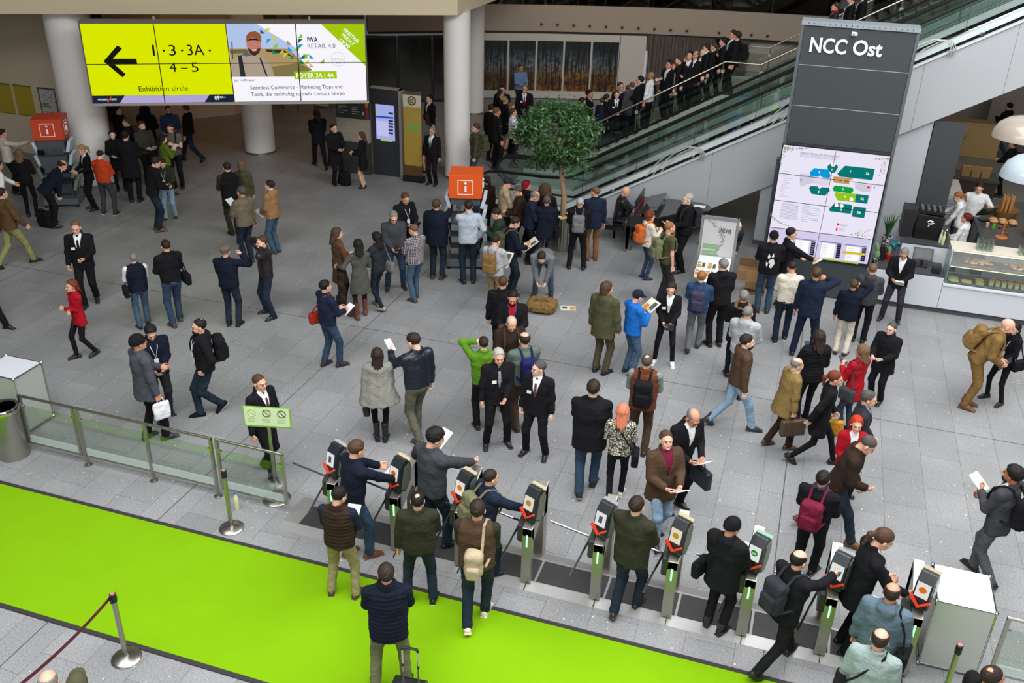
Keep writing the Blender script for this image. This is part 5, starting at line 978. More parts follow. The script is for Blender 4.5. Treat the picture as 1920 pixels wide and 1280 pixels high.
# ---- hair and hats (head space)
def hair_sdf(P_, st):
    x, y, z = P_.T; cap = ell(P_, (0, -.016, .148), (.084, .104, .092)) ; cut = (y - .052) * .75 - (z - .168) * .66; low = .045 - z
    ear = ell(P_, (0, .02, .085), (.12, .042, .04))
    if st == 'short': return np.maximum(np.maximum(np.maximum(cap + .002 + .003 * wav(P_, 1, 4), cut), low), -ear)
    if st == 'fade': return np.maximum(np.maximum(np.maximum(cap + .0065, cut), low + .01), -ear)
    if st == 'full': return np.maximum(np.maximum(ell(P_, (0, -.012, .152), (.090, .112, .100)) + .004 * wav(P_, 2, 4), cut + .0), np.maximum(low + .005, -ear))
    if st == 'ring': return np.maximum(np.maximum(np.maximum(cap + .004, cut), low), -np.minimum(ell(P_, (0, .02, .225), (.078, .11, .068)), ear))
    if st == 'thin': return np.maximum(np.maximum(np.maximum(cap + .004, cut + .008), low), -np.minimum(ell(P_, (0, -.055, .228), (.026, .028, .03)) + .008 * wav(P_, 1, 5), ear))
    if st == 'beard': return np.maximum(ell(P_, (0, .048, .035), (.056, .060, .050)), np.maximum((z - .068) - .0 * y, -np.minimum(ell(P_, (0, .105, .053), (.02, .02, .008)), 1)))
    if st == 'bigbeard': return np.maximum(sm(ell(P_, (0, .052, .035), (.058, .064, .055)), ell(P_, (0, .085, -.03), (.04, .035, .05)), .03), z - .068)
    if st in ('long', 'longer'):
        e = -.16 if st == 'long' else -.27; Q = P_ * np.array([1, 1.7, 1]); c = np.maximum(ell(P_, (0, -.014, .150), (.088, .108, .096)) + .003 * wav(P_, 3, 3), cut)
        b = np.maximum(sm(cone(Q, (0, -.10, .12), (0, -.235, e), .088, .085) / 1.5, np.minimum(cone(P_, (.062, -.01, .13), (.075, -.03, -.09), .028, .022), cone(P_, (-.062, -.01, .13), (-.075, -.03, -.09), .028, .022)), .03), cut)
        return sm(c, b + .005 * np.sin(x * 160 + 2 * np.sin(z * 20)), .02)
    if st == 'bob': return sm(np.maximum(ell(P_, (0, -.014, .148), (.092, .112, .1)), cut), np.maximum(ell(P_, (0, -.03, .07), (.095, .095, .10)), np.maximum(cut, -.01 - z)), .02) + .003 * wav(P_, 5, 3)
    if st == 'curly': return sm(np.maximum(ell(P_, (0, -.02, .148), (.104, .122, .112)), cut), np.maximum(ell(P_, (0, -.03, .07), (.105, .10, .10)), cut), .02) + .010 * wav(P_, 5, 4)
    if st == 'pony': return sm(np.maximum(np.maximum(cap + .001, cut), np.maximum(.03 - z, -ear)), sms([cone(P_, (0, -.10, .14), (0, -.145, .10), .022, .030), cone(P_, (0, -.145, .10), (0, -.135, -.04), .030, .014)], .02) + .003 * wav(P_, 2, 4), .012)
    if st == 'bun': return sm(np.maximum(np.maximum(cap, cut), np.maximum(.03 - z, -ear)), ell(P_, (0, -.118, .165), (.042, .040, .040)) + .003 * wav(P_, 2, 4), .01)
    if st == 'beanie': return np.maximum(ell(P_, (0, -.014, .142), (.090, .110, .108)) + .0015 * np.sin(z * 500), .118 - z - .25 * np.minimum(0, y) * -1)
    if st == 'cap': return np.minimum(np.maximum(ell(P_, (0, -.012, .145), (.088, .108, .103)), .135 - z), np.maximum(ell(P_, (0, .095, .145), (.070, .085, .020)) , .140 - z - .35 * np.maximum(0, y - .1) * -1 - .02))
    if st == 'flatcap': return np.maximum(sm(ell(P_, (0, -.0, .185), (.100, .130, .052)), ell(P_, (0, -.01, .15), (.088, .108, .06)), .02), .125 - z)
    if st == 'hat': return np.minimum(np.maximum(ell(P_, (0, -.012, .15), (.088, .106, .095)), .13 - z), ell(P_, (0, -.008, .138), (.105, .125, .016)))
    if st == 'furhood': return sm(ell(P_, (0, -.03, .12), (.13, .13, .13)), ell(P_, (0, -.03, .02), (.15, .12, .07)), .04) + .012 * wav(P_, 2, 4)
    return cap
_H = {}
def hair_mesh(st, lod):
    if (st, lod) not in _H:
        V, F = nets(lambda q: hair_sdf(q, st), (-.17, -.24, -.36), (.17, .2, .27), .0095 if lod == 0 else .0125)
        _H[st, lod] = mesh(st + '_hair', V, F, [None])
    return _H[st, lod]
_SK = {}
def skin_m(t):
    if t not in _SK:
        c = ['d9a68c', 'c98f72', 'e6bba4', 'a86e4c'][t]; s = M('skin_%d' % t, c, .5, spec=.35, var=.05, vs=20)
        l = ['b9695c', 'a85c4c', 'c87468', '84483c'][t]; _SK[t] = [s, M('eye_dark', '4c3a32', .4), M('brow_%d' % t, ['8a6450', '6c4a38', 'a07c60', '3c281c'][t], .8), M('lip_%d' % t, l, .5)]
    return _SK[t]
# ---- shoes
def shoe_sdf(P_, st):
    Q = P_ * np.array([1.15, 1, 1]); d = sms([cone(Q, (0, -.035, .045), (0, .06, .045), .047, .046), cone(Q, (.004, .06, .035), (.004, .145, .022), .048, .036)], .03)
    if st == 'boot': d = sm(d, cone(P_, (0, -.012, .08), (0, -.012, .20), .05, .052), .03); d = np.maximum(d, P_[:, 2] - .19)
    elif st == 'tall': d = sm(d * 1.05, cone(P_, (0, -.012, .08), (0, -.005, .38), .042, .058), .03); d = np.maximum(d, P_[:, 2] - .36)
    elif st == 'heel': d = np.minimum(np.maximum(d + .012, P_[:, 2] - .055), cone(P_, (0, -.055, .0), (0, -.05, .04), .008, .014))
    else: d = np.maximum(d, P_[:, 2] - .085)
    d = np.maximum(d, .0 - P_[:, 2]); s = np.maximum(rbox(Q, (.002, .052, .011), (.047, .135, .012), .011), -P_[:, 2]) if st != 'heel' else d
    e = 1 - .35 * np.clip((P_[:, 1] - .08) / .1, 0, 1) * 0
    return np.minimum(d, s * e)
_S = {}
def shoe_mesh(st):
    if st not in _S:
        V, F = nets(lambda q: shoe_sdf(q, st), (-.07, -.10, -.01), (.07, .21, .38 if st == 'tall' else .22), .0095)
        c = V[F].mean(1); _S[st] = mesh(st + '_shoe', V, F, [None, None], (c[:, 2] < .017).astype(int))
    return _S[st]
# ---- cloth
PAL = dict(black='17171a', charcoal='2c2e33', dgrey='3c3e42', grey='6b6d70', lgrey='a4a6a8', white='dedfe0', cream='d2cab8', navy='1b2336', dnavy='141a28', blue='1d66b8', blue2='2c4668', denim='3d5468', jeans='2e4054', djeans='1c2733', ljeans='839cb0', tan='80693f', khaki='8f8460', olive='4a4a34', dolive='2e2f22', lolive='6c6c50', green='54801c', dgreen='26382a', brown='4c3a2c', dbrown='30241c', rust='663c2a', red='a01420', orangered='b8401c', beige='a8987c', coyote='7c6038', mustard='c08418', maroon='6c1c34', purple='3c3a50', orange='c0602c', lblue='8fa6c0', slate='4c5a6c', bluegrey='5a6c78', sage='7a8a80', lime='7c9c34', skirt='141416')
def cloth(c, kind='plain'):
    k = ('cloth', c, kind)
    if k in _M: return _M[k]
    hexc = PAL.get(c, c); l = lin(hexc); m = bpy.data.materials.new('cloth_' + c + '_' + kind); m.use_nodes = True; nt = m.node_tree; N = nt.nodes; Lk = nt.links; b = N['Principled BSDF']; tc = N.new('ShaderNodeTexCoord')
    b.inputs['Roughness'].default_value = .35 if kind == 'leather' else .9; b.inputs['Specular IOR Level'].default_value = .5 if kind == 'leather' else .15
    n = N.new('ShaderNodeTexNoise'); n.inputs['Scale'].default_value = 9; n.inputs['Detail'].default_value = 3; Lk.new(tc.outputs['Object'], n.inputs[0])
    mx = N.new('ShaderNodeMix'); mx.data_type = 'RGBA'; mx.inputs[6].default_value = (*[v * .8 for v in l], 1); mx.inputs[7].default_value = (*[min(1, v * 1.25) for v in l], 1); Lk.new(n.outputs[0], mx.inputs[0]); out = mx.outputs[2]
    def mixin(fac, col):
        nonlocal out
        q = N.new('ShaderNodeMix'); q.data_type = 'RGBA'; Lk.new(fac, q.inputs[0]); Lk.new(out, q.inputs[6]); q.inputs[7].default_value = (*lin(col), 1); out = q.outputs[2]
    def mth(op, a, b_=None):
        q = N.new('ShaderNodeMath'); q.operation = op
        for i, v in enumerate((a, b_)):
            if v is None: continue
            if isinstance(v, (int, float)): q.inputs[i].default_value = v
            else: Lk.new(v, q.inputs[i])
        return q.outputs[0]
    if kind in ('plaid', 'check'):
        sp = N.new('ShaderNodeSeparateXYZ'); Lk.new(tc.outputs['Object'], sp.inputs[0]); fq = 190 if kind == 'plaid' else 130
        a = mth('GREATER_THAN', mth('SINE', mth('MULTIPLY', sp.outputs[0], fq)), .55); c_ = mth('GREATER_THAN', mth('SINE', mth('MULTIPLY', sp.outputs[2], fq)), .55); mixin(mth('MULTIPLY', mth('MAXIMUM', a, c_), .75), 'b8b0b0' if kind == 'plaid' else 'c0a890')
    if kind in ('snake', 'camo'):
        v = N.new('ShaderNodeTexVoronoi'); v.inputs['Scale'].default_value = 26 if kind == 'snake' else 12; v.feature = 'DISTANCE_TO_EDGE' if kind == 'snake' else 'F1'; Lk.new(tc.outputs['Object'], v.inputs[0]); mixin(mth('LESS_THAN', v.outputs['Distance'], .13 if kind == 'snake' else .35), '3a3c34' if kind == 'snake' else '6c5636')
    if kind == 'denim':
        n2 = N.new('ShaderNodeTexNoise'); n2.inputs['Scale'].default_value = 3.5; Lk.new(tc.outputs['Object'], n2.inputs[0]); r = N.new('ShaderNodeMapRange'); r.inputs[1].default_value = .45; r.inputs[2].default_value = .75; r.inputs[4].default_value = .5; Lk.new(n2.outputs[0], r.inputs[0]); q = N.new('ShaderNodeMix'); q.data_type = 'RGBA'; Lk.new(r.outputs[0], q.inputs[0]); Lk.new(out, q.inputs[6]); q.inputs[7].default_value = (*[min(1, v * 1.7 + .02) for v in l], 1); out = q.outputs[2]
    Lk.new(out, b.inputs['Base Color'])
    if kind == 'quilt':
        sp = N.new('ShaderNodeSeparateXYZ'); Lk.new(tc.outputs['Object'], sp.inputs[0]); qz = mth('ABSOLUTE', mth('SINE', mth('MULTIPLY', sp.outputs[2], 58)))
    n3 = N.new('ShaderNodeTexNoise'); n3.inputs['Scale'].default_value = 14; n3.inputs['Detail'].default_value = 4; n3.inputs['Distortion'].default_value = 1.2; Lk.new(tc.outputs['Object'], n3.inputs[0]); bp = N.new('ShaderNodeBump'); bp.inputs['Strength'].default_value = .7; bp.inputs['Distance'].default_value = .025; Lk.new(n3.outputs[0] if kind != 'quilt' else mth('ADD', mth('MULTIPLY', n3.outputs[0], .6), mth('MULTIPLY', qz, .28)), bp.inputs['Height']); Lk.new(bp.outputs[0], b.inputs['Normal'])
    _M[k] = m; return m
HC = dict(black='15110f', dbrown='2a1d16', brown='4a3424', lbrown='6a5038', blond='9a7c50', grey='7a7672', lgrey='a8a49e', dgrey='4c4844', white='c8c4bc', auburn='6c3018', red='b03010', cherry='8c0c1c', ginger='96603a', pink='cc7858', navy='1a2234', grey2='6c665e', tweed='5c4c42', olive='3c3c2a')
def rot(ax, d): return Matrix.Rotation(math.radians(d), 4, ax)
ARM = dict(d=(.25, .03, .87), h=(.10, .29, 1.08), c=(.07, .27, 1.24), f=(.09, .25, 1.50), e=(.14, .07, 1.55), p=(.20, .05, .94), r=(.17, .46, 1.16), R=(.12, .50, 1.34), o=(.50, .14, 1.12), b=(.13, .17, 1.27), x=(-.09, .21, 1.14), k=(.05, -.17, 1.0), u=(.10, .03, 1.64), s=(.24, .20, .93), w=(.25, -.20, .92), H=(.21, .02, 1.02), l=(.10, .42, .78), i=(.07, .22, .98), j=(.02, .35, 1.16), q=(.30, .30, 1.25))
LEG = dict(s=((.10, 0, 0), (-.10, .0, 0)), w=((.17, .0, 0), (-.17, 0, 0)), v=((.08, .31, 0), (-.08, -.35, .05)), V=((.08, -.35, .05), (-.08, .31, 0)), i=((.10, .14, 0), (-.11, -.06, 0)), j=((.10, -.08, 0), (-.11, .14, 0)), n=((.07, .0, 0), (-.07, .03, 0)), c=((-.02, .18, 0), (.0, -.16, .07)), y=((.08, .16, 0), (-.08, -.16, .03)), Y=((.08, -.16, .03), (-.08, .16, 0)))
def ik(a, b, l1, l2, hint):
    a = Vector(a); b = Vector(b); d = b - a; L = min(d.length, (l1 + l2) * .999); d.normalize(); b = a + d * L; x = (l1 * l1 - l2 * l2 + L * L) / (2 * L); h = math.sqrt(max(l1 * l1 - x * x, 0)); n = Vector(hint) - d * Vector(hint).dot(d); n.normalize(); return a + d * x + n * h, b
CAMXY = Vector((0, 0, 0)); PEOPLE = []
random.seed(42)
def stair_fit(hx, hy):
    best = None
    for k in range(24):
        y = 26.95 + k * .09; q = PY(hx, hy, y); h = q.z - stz(q.x); e = abs(h - 1.76)
        if best is None or e < best[0]: best = (e, q, h)
    return Vector((best[1].x, best[1].y, stz(best[1].x))), min(max(best[2], 1.62), 1.9)
def person(label, hx, hy, fx, fy, fc, top='jacket', tc='black', bc='black', sc='black', hr='short', hc='dbrown', al='d', ar='d', lg=None, lean=0, hd=(0, 0), sl=None, fem=0, fat=0, skin=None, hem=None, extra=(), stair=0, h=None, shoe='shoe', sole=None, bk=None, bot='trousers', sit=0, z0=0, ck='plain', pk_=0, side=0, grp=None):
    if not fem and top not in ('tee',): fat = max(fat, .28)
    S0 = h or (1.67 if fem else 1.78)
    if stair: loc, S0 = stair_fit(hx, hy)
    elif fy is not None:
        loc = P(fx, fy, z0); zs = [1.5 + k * .02 for k in range(26)]; S0 = h or min(max(min(zs, key=lambda z: abs(proj((loc.x, loc.y, z0 + z))[1] - hy)), 1.56), 1.94)
        if lean or lg in ('v', 'V'): S0 = h or min(max(S0 + .02, 1.66), 1.86)
    else: q = P(hx, hy, S0 + z0 - (0.0 if not sit else .45)); loc = Vector((q.x, q.y, z0))
    k = S0 / 1.76; c2p = Vector((loc.x, loc.y, 0)).normalized(); yaw = math.atan2(c2p.y, c2p.x) - math.radians(90) - math.radians(fc)
    if fy is None and (lean or sit): # keep the head where the photo shows it
        off = Matrix.Rotation(yaw, 4, 'Z') @ Vector((0, math.sin(math.radians(lean)) * .75 * k, 0)); loc = loc - off
    far = (loc.length > 26); lod = 1 if loc.length > 21 else 0; vs = .026 if far else (.023 if lod else .020); sd_ = random.uniform(0, 6)
    Wm = Matrix.Translation(loc) @ Matrix.Rotation(yaw, 4, 'Z') @ Matrix.Scale(k, 4)
    fm = fem; cw, ww, hw, kyy = (.162, .138, .168, .64) if fm else (.188, .168, .174, .65); cw += fat * .035; ww += fat * .055; hw += fat * .04; kyy += fat * .10; shx = (.168 if fm else .197) + fat * .01
    drop = 0
    if lg is None: lg = random.choice('siijn')
    ft = [Vector(p) for p in LEG[lg]]
    if lg in 'vVc': drop = .035
    if lg in 'yY': drop = .012
    if sit: drop = .45; ft = [Vector((.14, .42, 0)), Vector((-.14, .50, 0))]
    hipz = .93 - drop; Tt = Matrix.Translation((0, 0, hipz)) @ rot('Y', side) @ rot('X', -lean) @ Matrix.Translation((0, 0, -.93))
    Ti = np.array(Tt.inverted()); tt = lambda Q: Q @ Ti[:3, :3].T + Ti[:3, 3]
    # joints
    fr = []
    for s_, f_ in zip((1, -1), ft):
        hip = Vector((s_ * .088, 0, hipz - .02)); an = Vector((f_.x, f_.y, f_.z + .085)); kn, an = ik(hip, an, .43, .425, (s_ * .15, 1, 0)); fr.append((hip, kn, an, f_.z))
    ar_ = []
    for s_, code in ((1, ar), (-1, al)):
        tg = ARM[code] if isinstance(code, str) else code; wt_ = Vector((s_ * tg[0] * (1.0 if tg[0] < .15 else shx / .19), tg[1] + fat * .06, tg[2])); sh_ = Vector((s_ * (shx - .008), -.005, 1.405)); hint = (s_ * .6, -.5, -.8) if tg[2] < 1.4 else (s_ * .8, .1, -.8)
        if code == 'H': hint = (s_ * 1, -.4, 0)
        e_, w_ = ik(sh_, wt_, .285, .255, hint); ar_.append([Tt @ sh_, Tt @ e_, Tt @ w_, code, s_])
    TH = Tt @ Matrix.Translation((0, .012, 1.497)) @ rot('Z', hd[0]) @ rot('X', -hd[1] * .8 - lean * -.35) @ Matrix.Scale(1.06, 4)
    # torso field (torso space)
    def torso(Q, t=0, hemz=.9, flare=0, hipw=None):
        q = tt(Q); qs = q * np.array([1, 1 / kyy, 1]); hh = (hipw or hw) + flare; bz = min(hemz, .95)
        l = [cone(qs, (0, 0, bz - .02), (0, .02 * fat, 1.08), hh + t, ww + t), cone(qs, (0, .05 * fat, 1.08), (0, .01, 1.29), ww + t, cw + t), cone(qs, (0, 0, 1.29), (0, -.01, 1.375), cw + t, .125 + t)]
        d = sms(l, .04) * (.5 + .5 * kyy); d = sm(d, cone(q, (-shx + .05, -.008, 1.395), (shx - .05, -.008, 1.395), .062 + t, .062 + t), .05)
        return d, q
    def arm_sdf(Q, t=0, clipw=.0):
        t = t + (.005 if not fm else 0)
        ds = []
        for a, b, c, code, s_ in ar_:
            u_ = np.array((c - b).normalized()); f_ = cone(Q, b, c, .046 + t, .036 + t); f_ = np.maximum(f_, (Q - np.array(c)) @ u_ - clipw); ds.append(sm(cone(Q, a, b, .058 + t, .048 + t), f_, .025))
        return np.minimum(ds[0], ds[1])
    allp = [x for r_ in fr for x in r_[:3]] + [x for r_ in ar_ for x in r_[:3]] + [Tt @ Vector((0, 0, 1.5))]
    # body
    Vb, Fb, Mb = [], [], []; nv_ = 0
    def addm(V, F, mi, T, mir=False):
        nonlocal nv_
        A = np.array(T); V = V @ A[:3, :3].T + A[:3, 3]; F = F[:, ::-1] if mir else F; Vb.append(V); Fb.append(F + nv_); Mb.append(mi); nv_ += len(V)
    hv, hf, hm = HEAD[fm, lod]; addm(hv, hf, hm, TH)
    for a, b, c, code, s_ in ar_:
        yv = (c - b).normalized(); high = code in ('d', 'p', 's', 'w', 'k', 'H') if isinstance(code, str) else False
        pn = Tt.to_3x3() @ (Vector((-s_, 0, 0)) if high else Vector((-s_ * .8, .1, .5 if code in ('h', 'i', 'j', 'r', 'l') else 0)))
        zz = -(pn - yv * pn.dot(yv)).normalized(); xx = yv.cross(zz); T = Matrix(((xx.x, yv.x, zz.x, c.x), (xx.y, yv.y, zz.y, c.y), (xx.z, yv.z, zz.z, c.z), (0, 0, 0, 1)))
        V, F = HAND['grip' if (code not in ('d', 's', 'w') or extra) and code != 'k' else 'rel', lod]; V = V * np.array([s_, 1, 1])
        addm(V, F, np.zeros(len(F), int), T, s_ < 0)
    bare = bot in ('skirt', 'dress')
    def core(Q):
        d, q = torso(Q, -.022, .9); d = np.maximum(np.maximum(d, q[:, 2] - 1.44), .97 - q[:, 2]); d = sm(d, cone(q, (0, -.012, 1.38), (0, .002, 1.51), .058 - .008 * fm, .048 - .007 * fm), .02); d = sm(d, arm_sdf(Q, -.016, .01), .02); d = sm(d, ell(Q, (0, 0, hipz + .04), (.10, .06, .09)), .02)
        for hip, kn, an, _z in fr: d = sm(d, sm(cone(Q, hip, kn, .048, .034), cone(Q, kn, an, .034, .028), .01), .01)
        return d
    pts = np.array([tuple(p) for p in allp]); lo = pts.min(0) - .12; hi = pts.max(0) + .12; lo[0] = min(lo[0], -.24); hi[0] = max(hi[0], .24); lo[1] = min(lo[1], -.2); hi[1] = max(hi[1], .2)
    V, F = nets(core, lo, hi, .031); addm(V, F, np.zeros(len(F), int), Matrix.Identity(4))
    sk = skin_m(skin if skin is not None else random.choice((0, 0, 1, 2))); me = mesh('person', np.concatenate(Vb), np.concatenate(Fb), sk, np.concatenate(Mb))
    ob = place('person', me, None); ob.matrix_world = Wm; tag(ob, label, 'person', grp)
    # trousers or skirt
    def legs(Q, t=0, z1=None):
        d = ell(Q, (0, 0, hipz - .005), (hw - .005 + t, hw * kyy + .004 + t, .135))
        for hip, kn, an, _z in fr:
            u_ = np.array((an - kn).normalized()); sh2 = cone(Q, kn, an, .066 + t, .060 + t); sh2 = np.maximum(sh2, (Q - np.array(an)) @ u_ - .035); d = sm(d, sm(cone(Q, hip, kn, .094 + t + fat * .014, .068 + t), sh2, .03), .025)
        return d
    lp = np.array([tuple(p) for r_ in fr for p in r_[:3]]); lo2 = np.minimum(lp.min(0) - .11, (-.21, -.17, .0)); hi2 = np.maximum(lp.max(0) + .11, (.21, .17, hipz + .13)); lo2[2] = max(lo2[2], .0)
    if bot == 'trousers':
        slim = -.014 if fm else .0
        V, F = nets(lambda Q: np.maximum(legs(Q, slim), Q[:, 2] - hipz - .10) - .0035 * wav(Q, sd_, 1.3), lo2, hi2, vs); place('trousers', mesh('trousers', V, F, [cloth(bc, 'denim' if 'jeans' in bc or bc == 'denim' else 'plain')]), ob)
    else:
        if bot == 'leggings' or bk: V, F = nets(lambda Q: legs(Q, -.016), lo2, hi2, vs); place('leggings', mesh('leggings', V, F, [cloth(bk or bc)]), ob)
        else: V, F = nets(lambda Q: legs(Q, -.02), lo2, hi2, vs); place('bare_legs', mesh('bare_legs', V, F, [sk[0]]), ob)
        if bot in ('skirt',):
            V, F = nets(lambda Q: np.maximum(np.maximum(sm(cone(Q * np.array([1, 1.35, 1]), (0, 0, hipz + .05), (0, 0, hipz - .35), .14, .19), legs(Q, -.005), .03), hipz - .38 - Q[:, 2]), Q[:, 2] - hipz - .1), (-.25, -.25, hipz - .42), (.25, .25, hipz + .13), vs); place('skirt', mesh('skirt', V, F, [cloth(bc)]), ob)
    # upper garment
    cfg = dict(suit=(.80, .006), jacket=(.88, .012), leather=(.92, .010), coat=(.62, .014), parka=(.74, .022), shirt=(.88, .004), sweater=(.90, .008), hoodie=(.88, .014), vest=(.88, .010), quilt=(.87, .018), tee=(.88, .004), dress=(.56, .004), poncho=(.74, .03), blazer=(.86, .006))
    hz, t = cfg.get(top, cfg['jacket']); hz = hem if hem is not None else hz; flare = {'coat': .03, 'parka': .015, 'dress': .05, 'blazer': .01}.get(top, 0); open_ = top in ('suit', 'blazer') or bool(bk == 'open')
    sleeves = top in ('vest',) or sl
    def wedge(q): return np.maximum(np.maximum(np.abs(q[:, 0]) * .98 - (q[:, 2] - 1.13) * .20 - .004, 1.13 - q[:, 2]), -q[:, 1] - .0)
    def upper(Q, arms=True):
        d, q = torso(Q, t, hz, flare)
        if hz < .9: d = sm(d, cone(q * np.array([1, 1 / (kyy + .05), 1]), (0, 0, hz - .03), (0, 0, .98), hw + t + flare, hw * .97 + t), .03)
        d = np.maximum(d, hz - q[:, 2] + .006 * np.sin(q[:, 0] * 30 + sd_)); d = sm(d, cone(q, (0, -.012, 1.41), (0, -.012, 1.475), .098 + t, .060 + t * .7), .045)
        d = np.maximum(d, q[:, 2] - 1.515 - (.0 if top not in ('shirt', 'tee', 'dress') else -.03) - .25 * np.minimum(0, -q[:, 1]) * -1 * 0)
        if top not in ('tee', 'dress', 'poncho'):
            r_ = np.sqrt(q[:, 0] ** 2 + (q[:, 1] + .012) ** 2); d = sm(d, np.maximum(np.abs(r_ - .069 - t * .5) - .010, np.abs(q[:, 2] - 1.474 - .022 * (q[:, 1] < 0)) - .036), .012)
        if arms:
            a = arm_sdf(Q, t, .0 if top != 'tee' else 0)
            if top == 'tee': a = np.minimum(*[np.maximum(cone(Q, x[0], x[1], .062, .054), (Q - np.array(x[0] * .35 + x[1] * .65)) @ np.array((x[1] - x[0]).normalized())) for x in ar_])
            d = sm(d, a, .03)
        if top in ('hoodie', 'parka') or pk_: d = sm(d, np.maximum(ell(q, (0, -.085, 1.455), (.105, .065, .075)), -ell(q, (0, -.03, 1.52), (.065, .055, .05))), .03)
        if top == 'poncho': d = sm(d, np.maximum(cone(q * np.array([.8, 1, 1]), (0, 0, 1.36), (0, 0, hz + .02), .13, .27), hz - q[:, 2] + .10 * np.abs(q[:, 0]) * 0), .05) - .006 * np.sin(Q[:, 0] * 40)
        if open_:
            e = np.abs(q[:, 0]) - (q[:, 2] - 1.13) * .2; d = d - .008 * np.exp(-((e - .02) / .02) ** 2) * (q[:, 1] > 0) * (q[:, 2] > 1.1) * (q[:, 2] < 1.45); d = np.maximum(d, -wedge(q))
        if top in ('quilt', 'vest'): d = d - .010 * np.abs(np.sin(q[:, 2] * math.pi / .052)) + .004
        return d - .0045 * wav(Q, sd_)
    lo3 = np.minimum(pts[6:].min(0), np.array([tuple(Tt @ Vector((0, 0, hz - .03)))]).min(0)) - .11; hi3 = pts[6:].max(0) + .12; lo3[0] = min(lo3[0], -.27 - flare - fat * .04); hi3[0] = max(hi3[0], .27 + flare + fat * .04)
    corn = np.array([tuple(Tt @ Vector((0, yy, zz))) for yy in (-.20, .20 + fat * .05) for zz in (hz, 1.5)]); lo3 = np.minimum(lo3, corn.min(0) - .04); hi3 = np.maximum(hi3, corn.max(0) + .04)
    if top == 'poncho': lo3[:2] -= .1; hi3[:2] += .1
    knd = {'leather': 'leather', 'quilt': 'quilt'}.get(top, ck); nm = {'suit': 'suit_jacket', 'blazer': 'blazer', 'quilt': 'quilted_jacket', 'leather': 'leather_jacket', 'tee': 't_shirt'}.get(top, top)
    if sleeves:
        V, F = nets(lambda Q: upper(Q, False), lo3, hi3, vs); place(nm, mesh(nm, V, F, [cloth(tc, knd)]), ob)
        slf = sl or 'white'
        V, F = nets(lambda Q: sm(arm_sdf(Q, .002), torso(Q, -.012, .95)[0], .02) if False else arm_sdf(Q, .006) - .003 * wav(Q, sd_), lo3, hi3, vs); place('sleeves', mesh('sleeves', V, F, [cloth(slf)]), ob)
    else: V, F = nets(upper, lo3, hi3, vs); place(nm, mesh(nm, V, F, [cloth(tc, knd)]), ob)
    ex = dict(e if isinstance(e, tuple) else (e, None) for e in extra)
    front = lambda z, x=0, tt_=0.0: (kyy * (np.interp(z, [.95, 1.08, 1.29, 1.375, 1.42], [hw, ww + fat * .03, cw, cw * .9, .12]) + t + tt_))
    if open_:
        shc = ex.get('shirt') or 'white'
        V, F = nets(lambda Q: np.maximum(np.maximum(np.maximum(sm(torso(Q, t - .014, .95)[0], cone(tt(Q), (0, -.008, 1.43), (0, -.008, 1.49), .066, .058), .03), 1.05 - tt(Q)[:, 2]), -tt(Q)[:, 1]), tt(Q)[:, 2] - 1.525), np.minimum(lo3, hi3), hi3, vs); place('shirt', mesh('shirt', V, F, [cloth(shc)]), ob)
        if 'tie' in ex:
            m = MB(); zs = [1.13, 1.2, 1.3, 1.38, 1.44, 1.475]; w_ = [.028, .028, .022, .018, .016, .02]; v = []
            for z, w in zip(zs, w_): y = front(z) + .0 - (.0 if z < 1.4 else (z - 1.4) * .2); v += [(-w, y + .004, z), (w, y + .004, z), (w, y - .03, z), (-w, y - .03, z)]
            m.add(v, [(4 * i + a, 4 * i + (a + 1) % 4, 4 * i + 4 + (a + 1) % 4, 4 * i + 4 + a) for i in range(5) for a in range(4)]); o = m.build('tie', cloth(ex['tie'] or 'black'), ob); o.matrix_local = Tt
    if top in ('jacket', 'leather', 'hoodie', 'quilt', 'coat', 'parka', 'shirt') and 90 < fc % 360 < 270 and not far:
        m = MB(); v = []; zs = [max(hz, .9) + .01, 1.08, 1.2, 1.3, 1.38, 1.44]
        for z in zs: y = front(z); v += [(-.008, y, z), (.008, y, z), (.008, y - .03, z), (-.008, y - .03, z)]
        m.add(v, [(4 * i + a, 4 * i + (a + 1) % 4, 4 * i + 4 + (a + 1) % 4, 4 * i + 4 + a) for i in range(5) for a in range(4)]); o = m.build('zip', black, ob); o.matrix_local = Tt
    if 'lanyard' in ex or 'badge' in ex:
        y = front(1.16) + .03; lc = cloth(ex.get('lanyard') or 'white'); x0 = .0 if 'lanyard' in ex else .09
        if 'lanyard' in ex: m = MB(); m.tube([(.06, -.05, 1.50), (.075, .05, 1.46), (.05, front(1.35) + .018, 1.36), (0, y, 1.17), (-.05, front(1.35) + .018, 1.36), (-.075, .05, 1.46), (-.06, -.05, 1.50)], .006, 5); o = m.build('lanyard', lc, ob); o.matrix_local = Tt
        o = MB().box(x0 - .035, x0 + .035, y - .002, y + .006, 1.07 if 'lanyard' in ex else 1.22, 1.165 if 'lanyard' in ex else 1.27).build('badge', M('badge_white', 'e4e4e0', .5), ob); o.matrix_local = Tt
    if 'scarf' in ex: V, F = nets(lambda Q: ell(Q, (0, 0, 0), (.1, .095, .05)) + .008 * wav(Q, 2, 3), (-.12, -.12, -.08), (.12, .12, .08), .012); o = place('scarf', mesh('scarf', V, F, [cloth(ex['scarf'] or 'grey')]), ob, Tt @ Matrix.Translation((0, 0, 1.50)))
    if 'fur' in ex: V, F = nets(lambda Q: ell(Q, (0, 0, 0), (.15, .12, .045)) + .010 * wav(Q, 2, 4), (-.17, -.14, -.07), (.17, .14, .07), .012); o = place('fur_trim', mesh('fur_trim', V, F, [cloth(ex['fur'] or 'brown')]), ob, Tt @ Matrix.Translation((0, -.04, 1.47)) @ rot('X', 20))
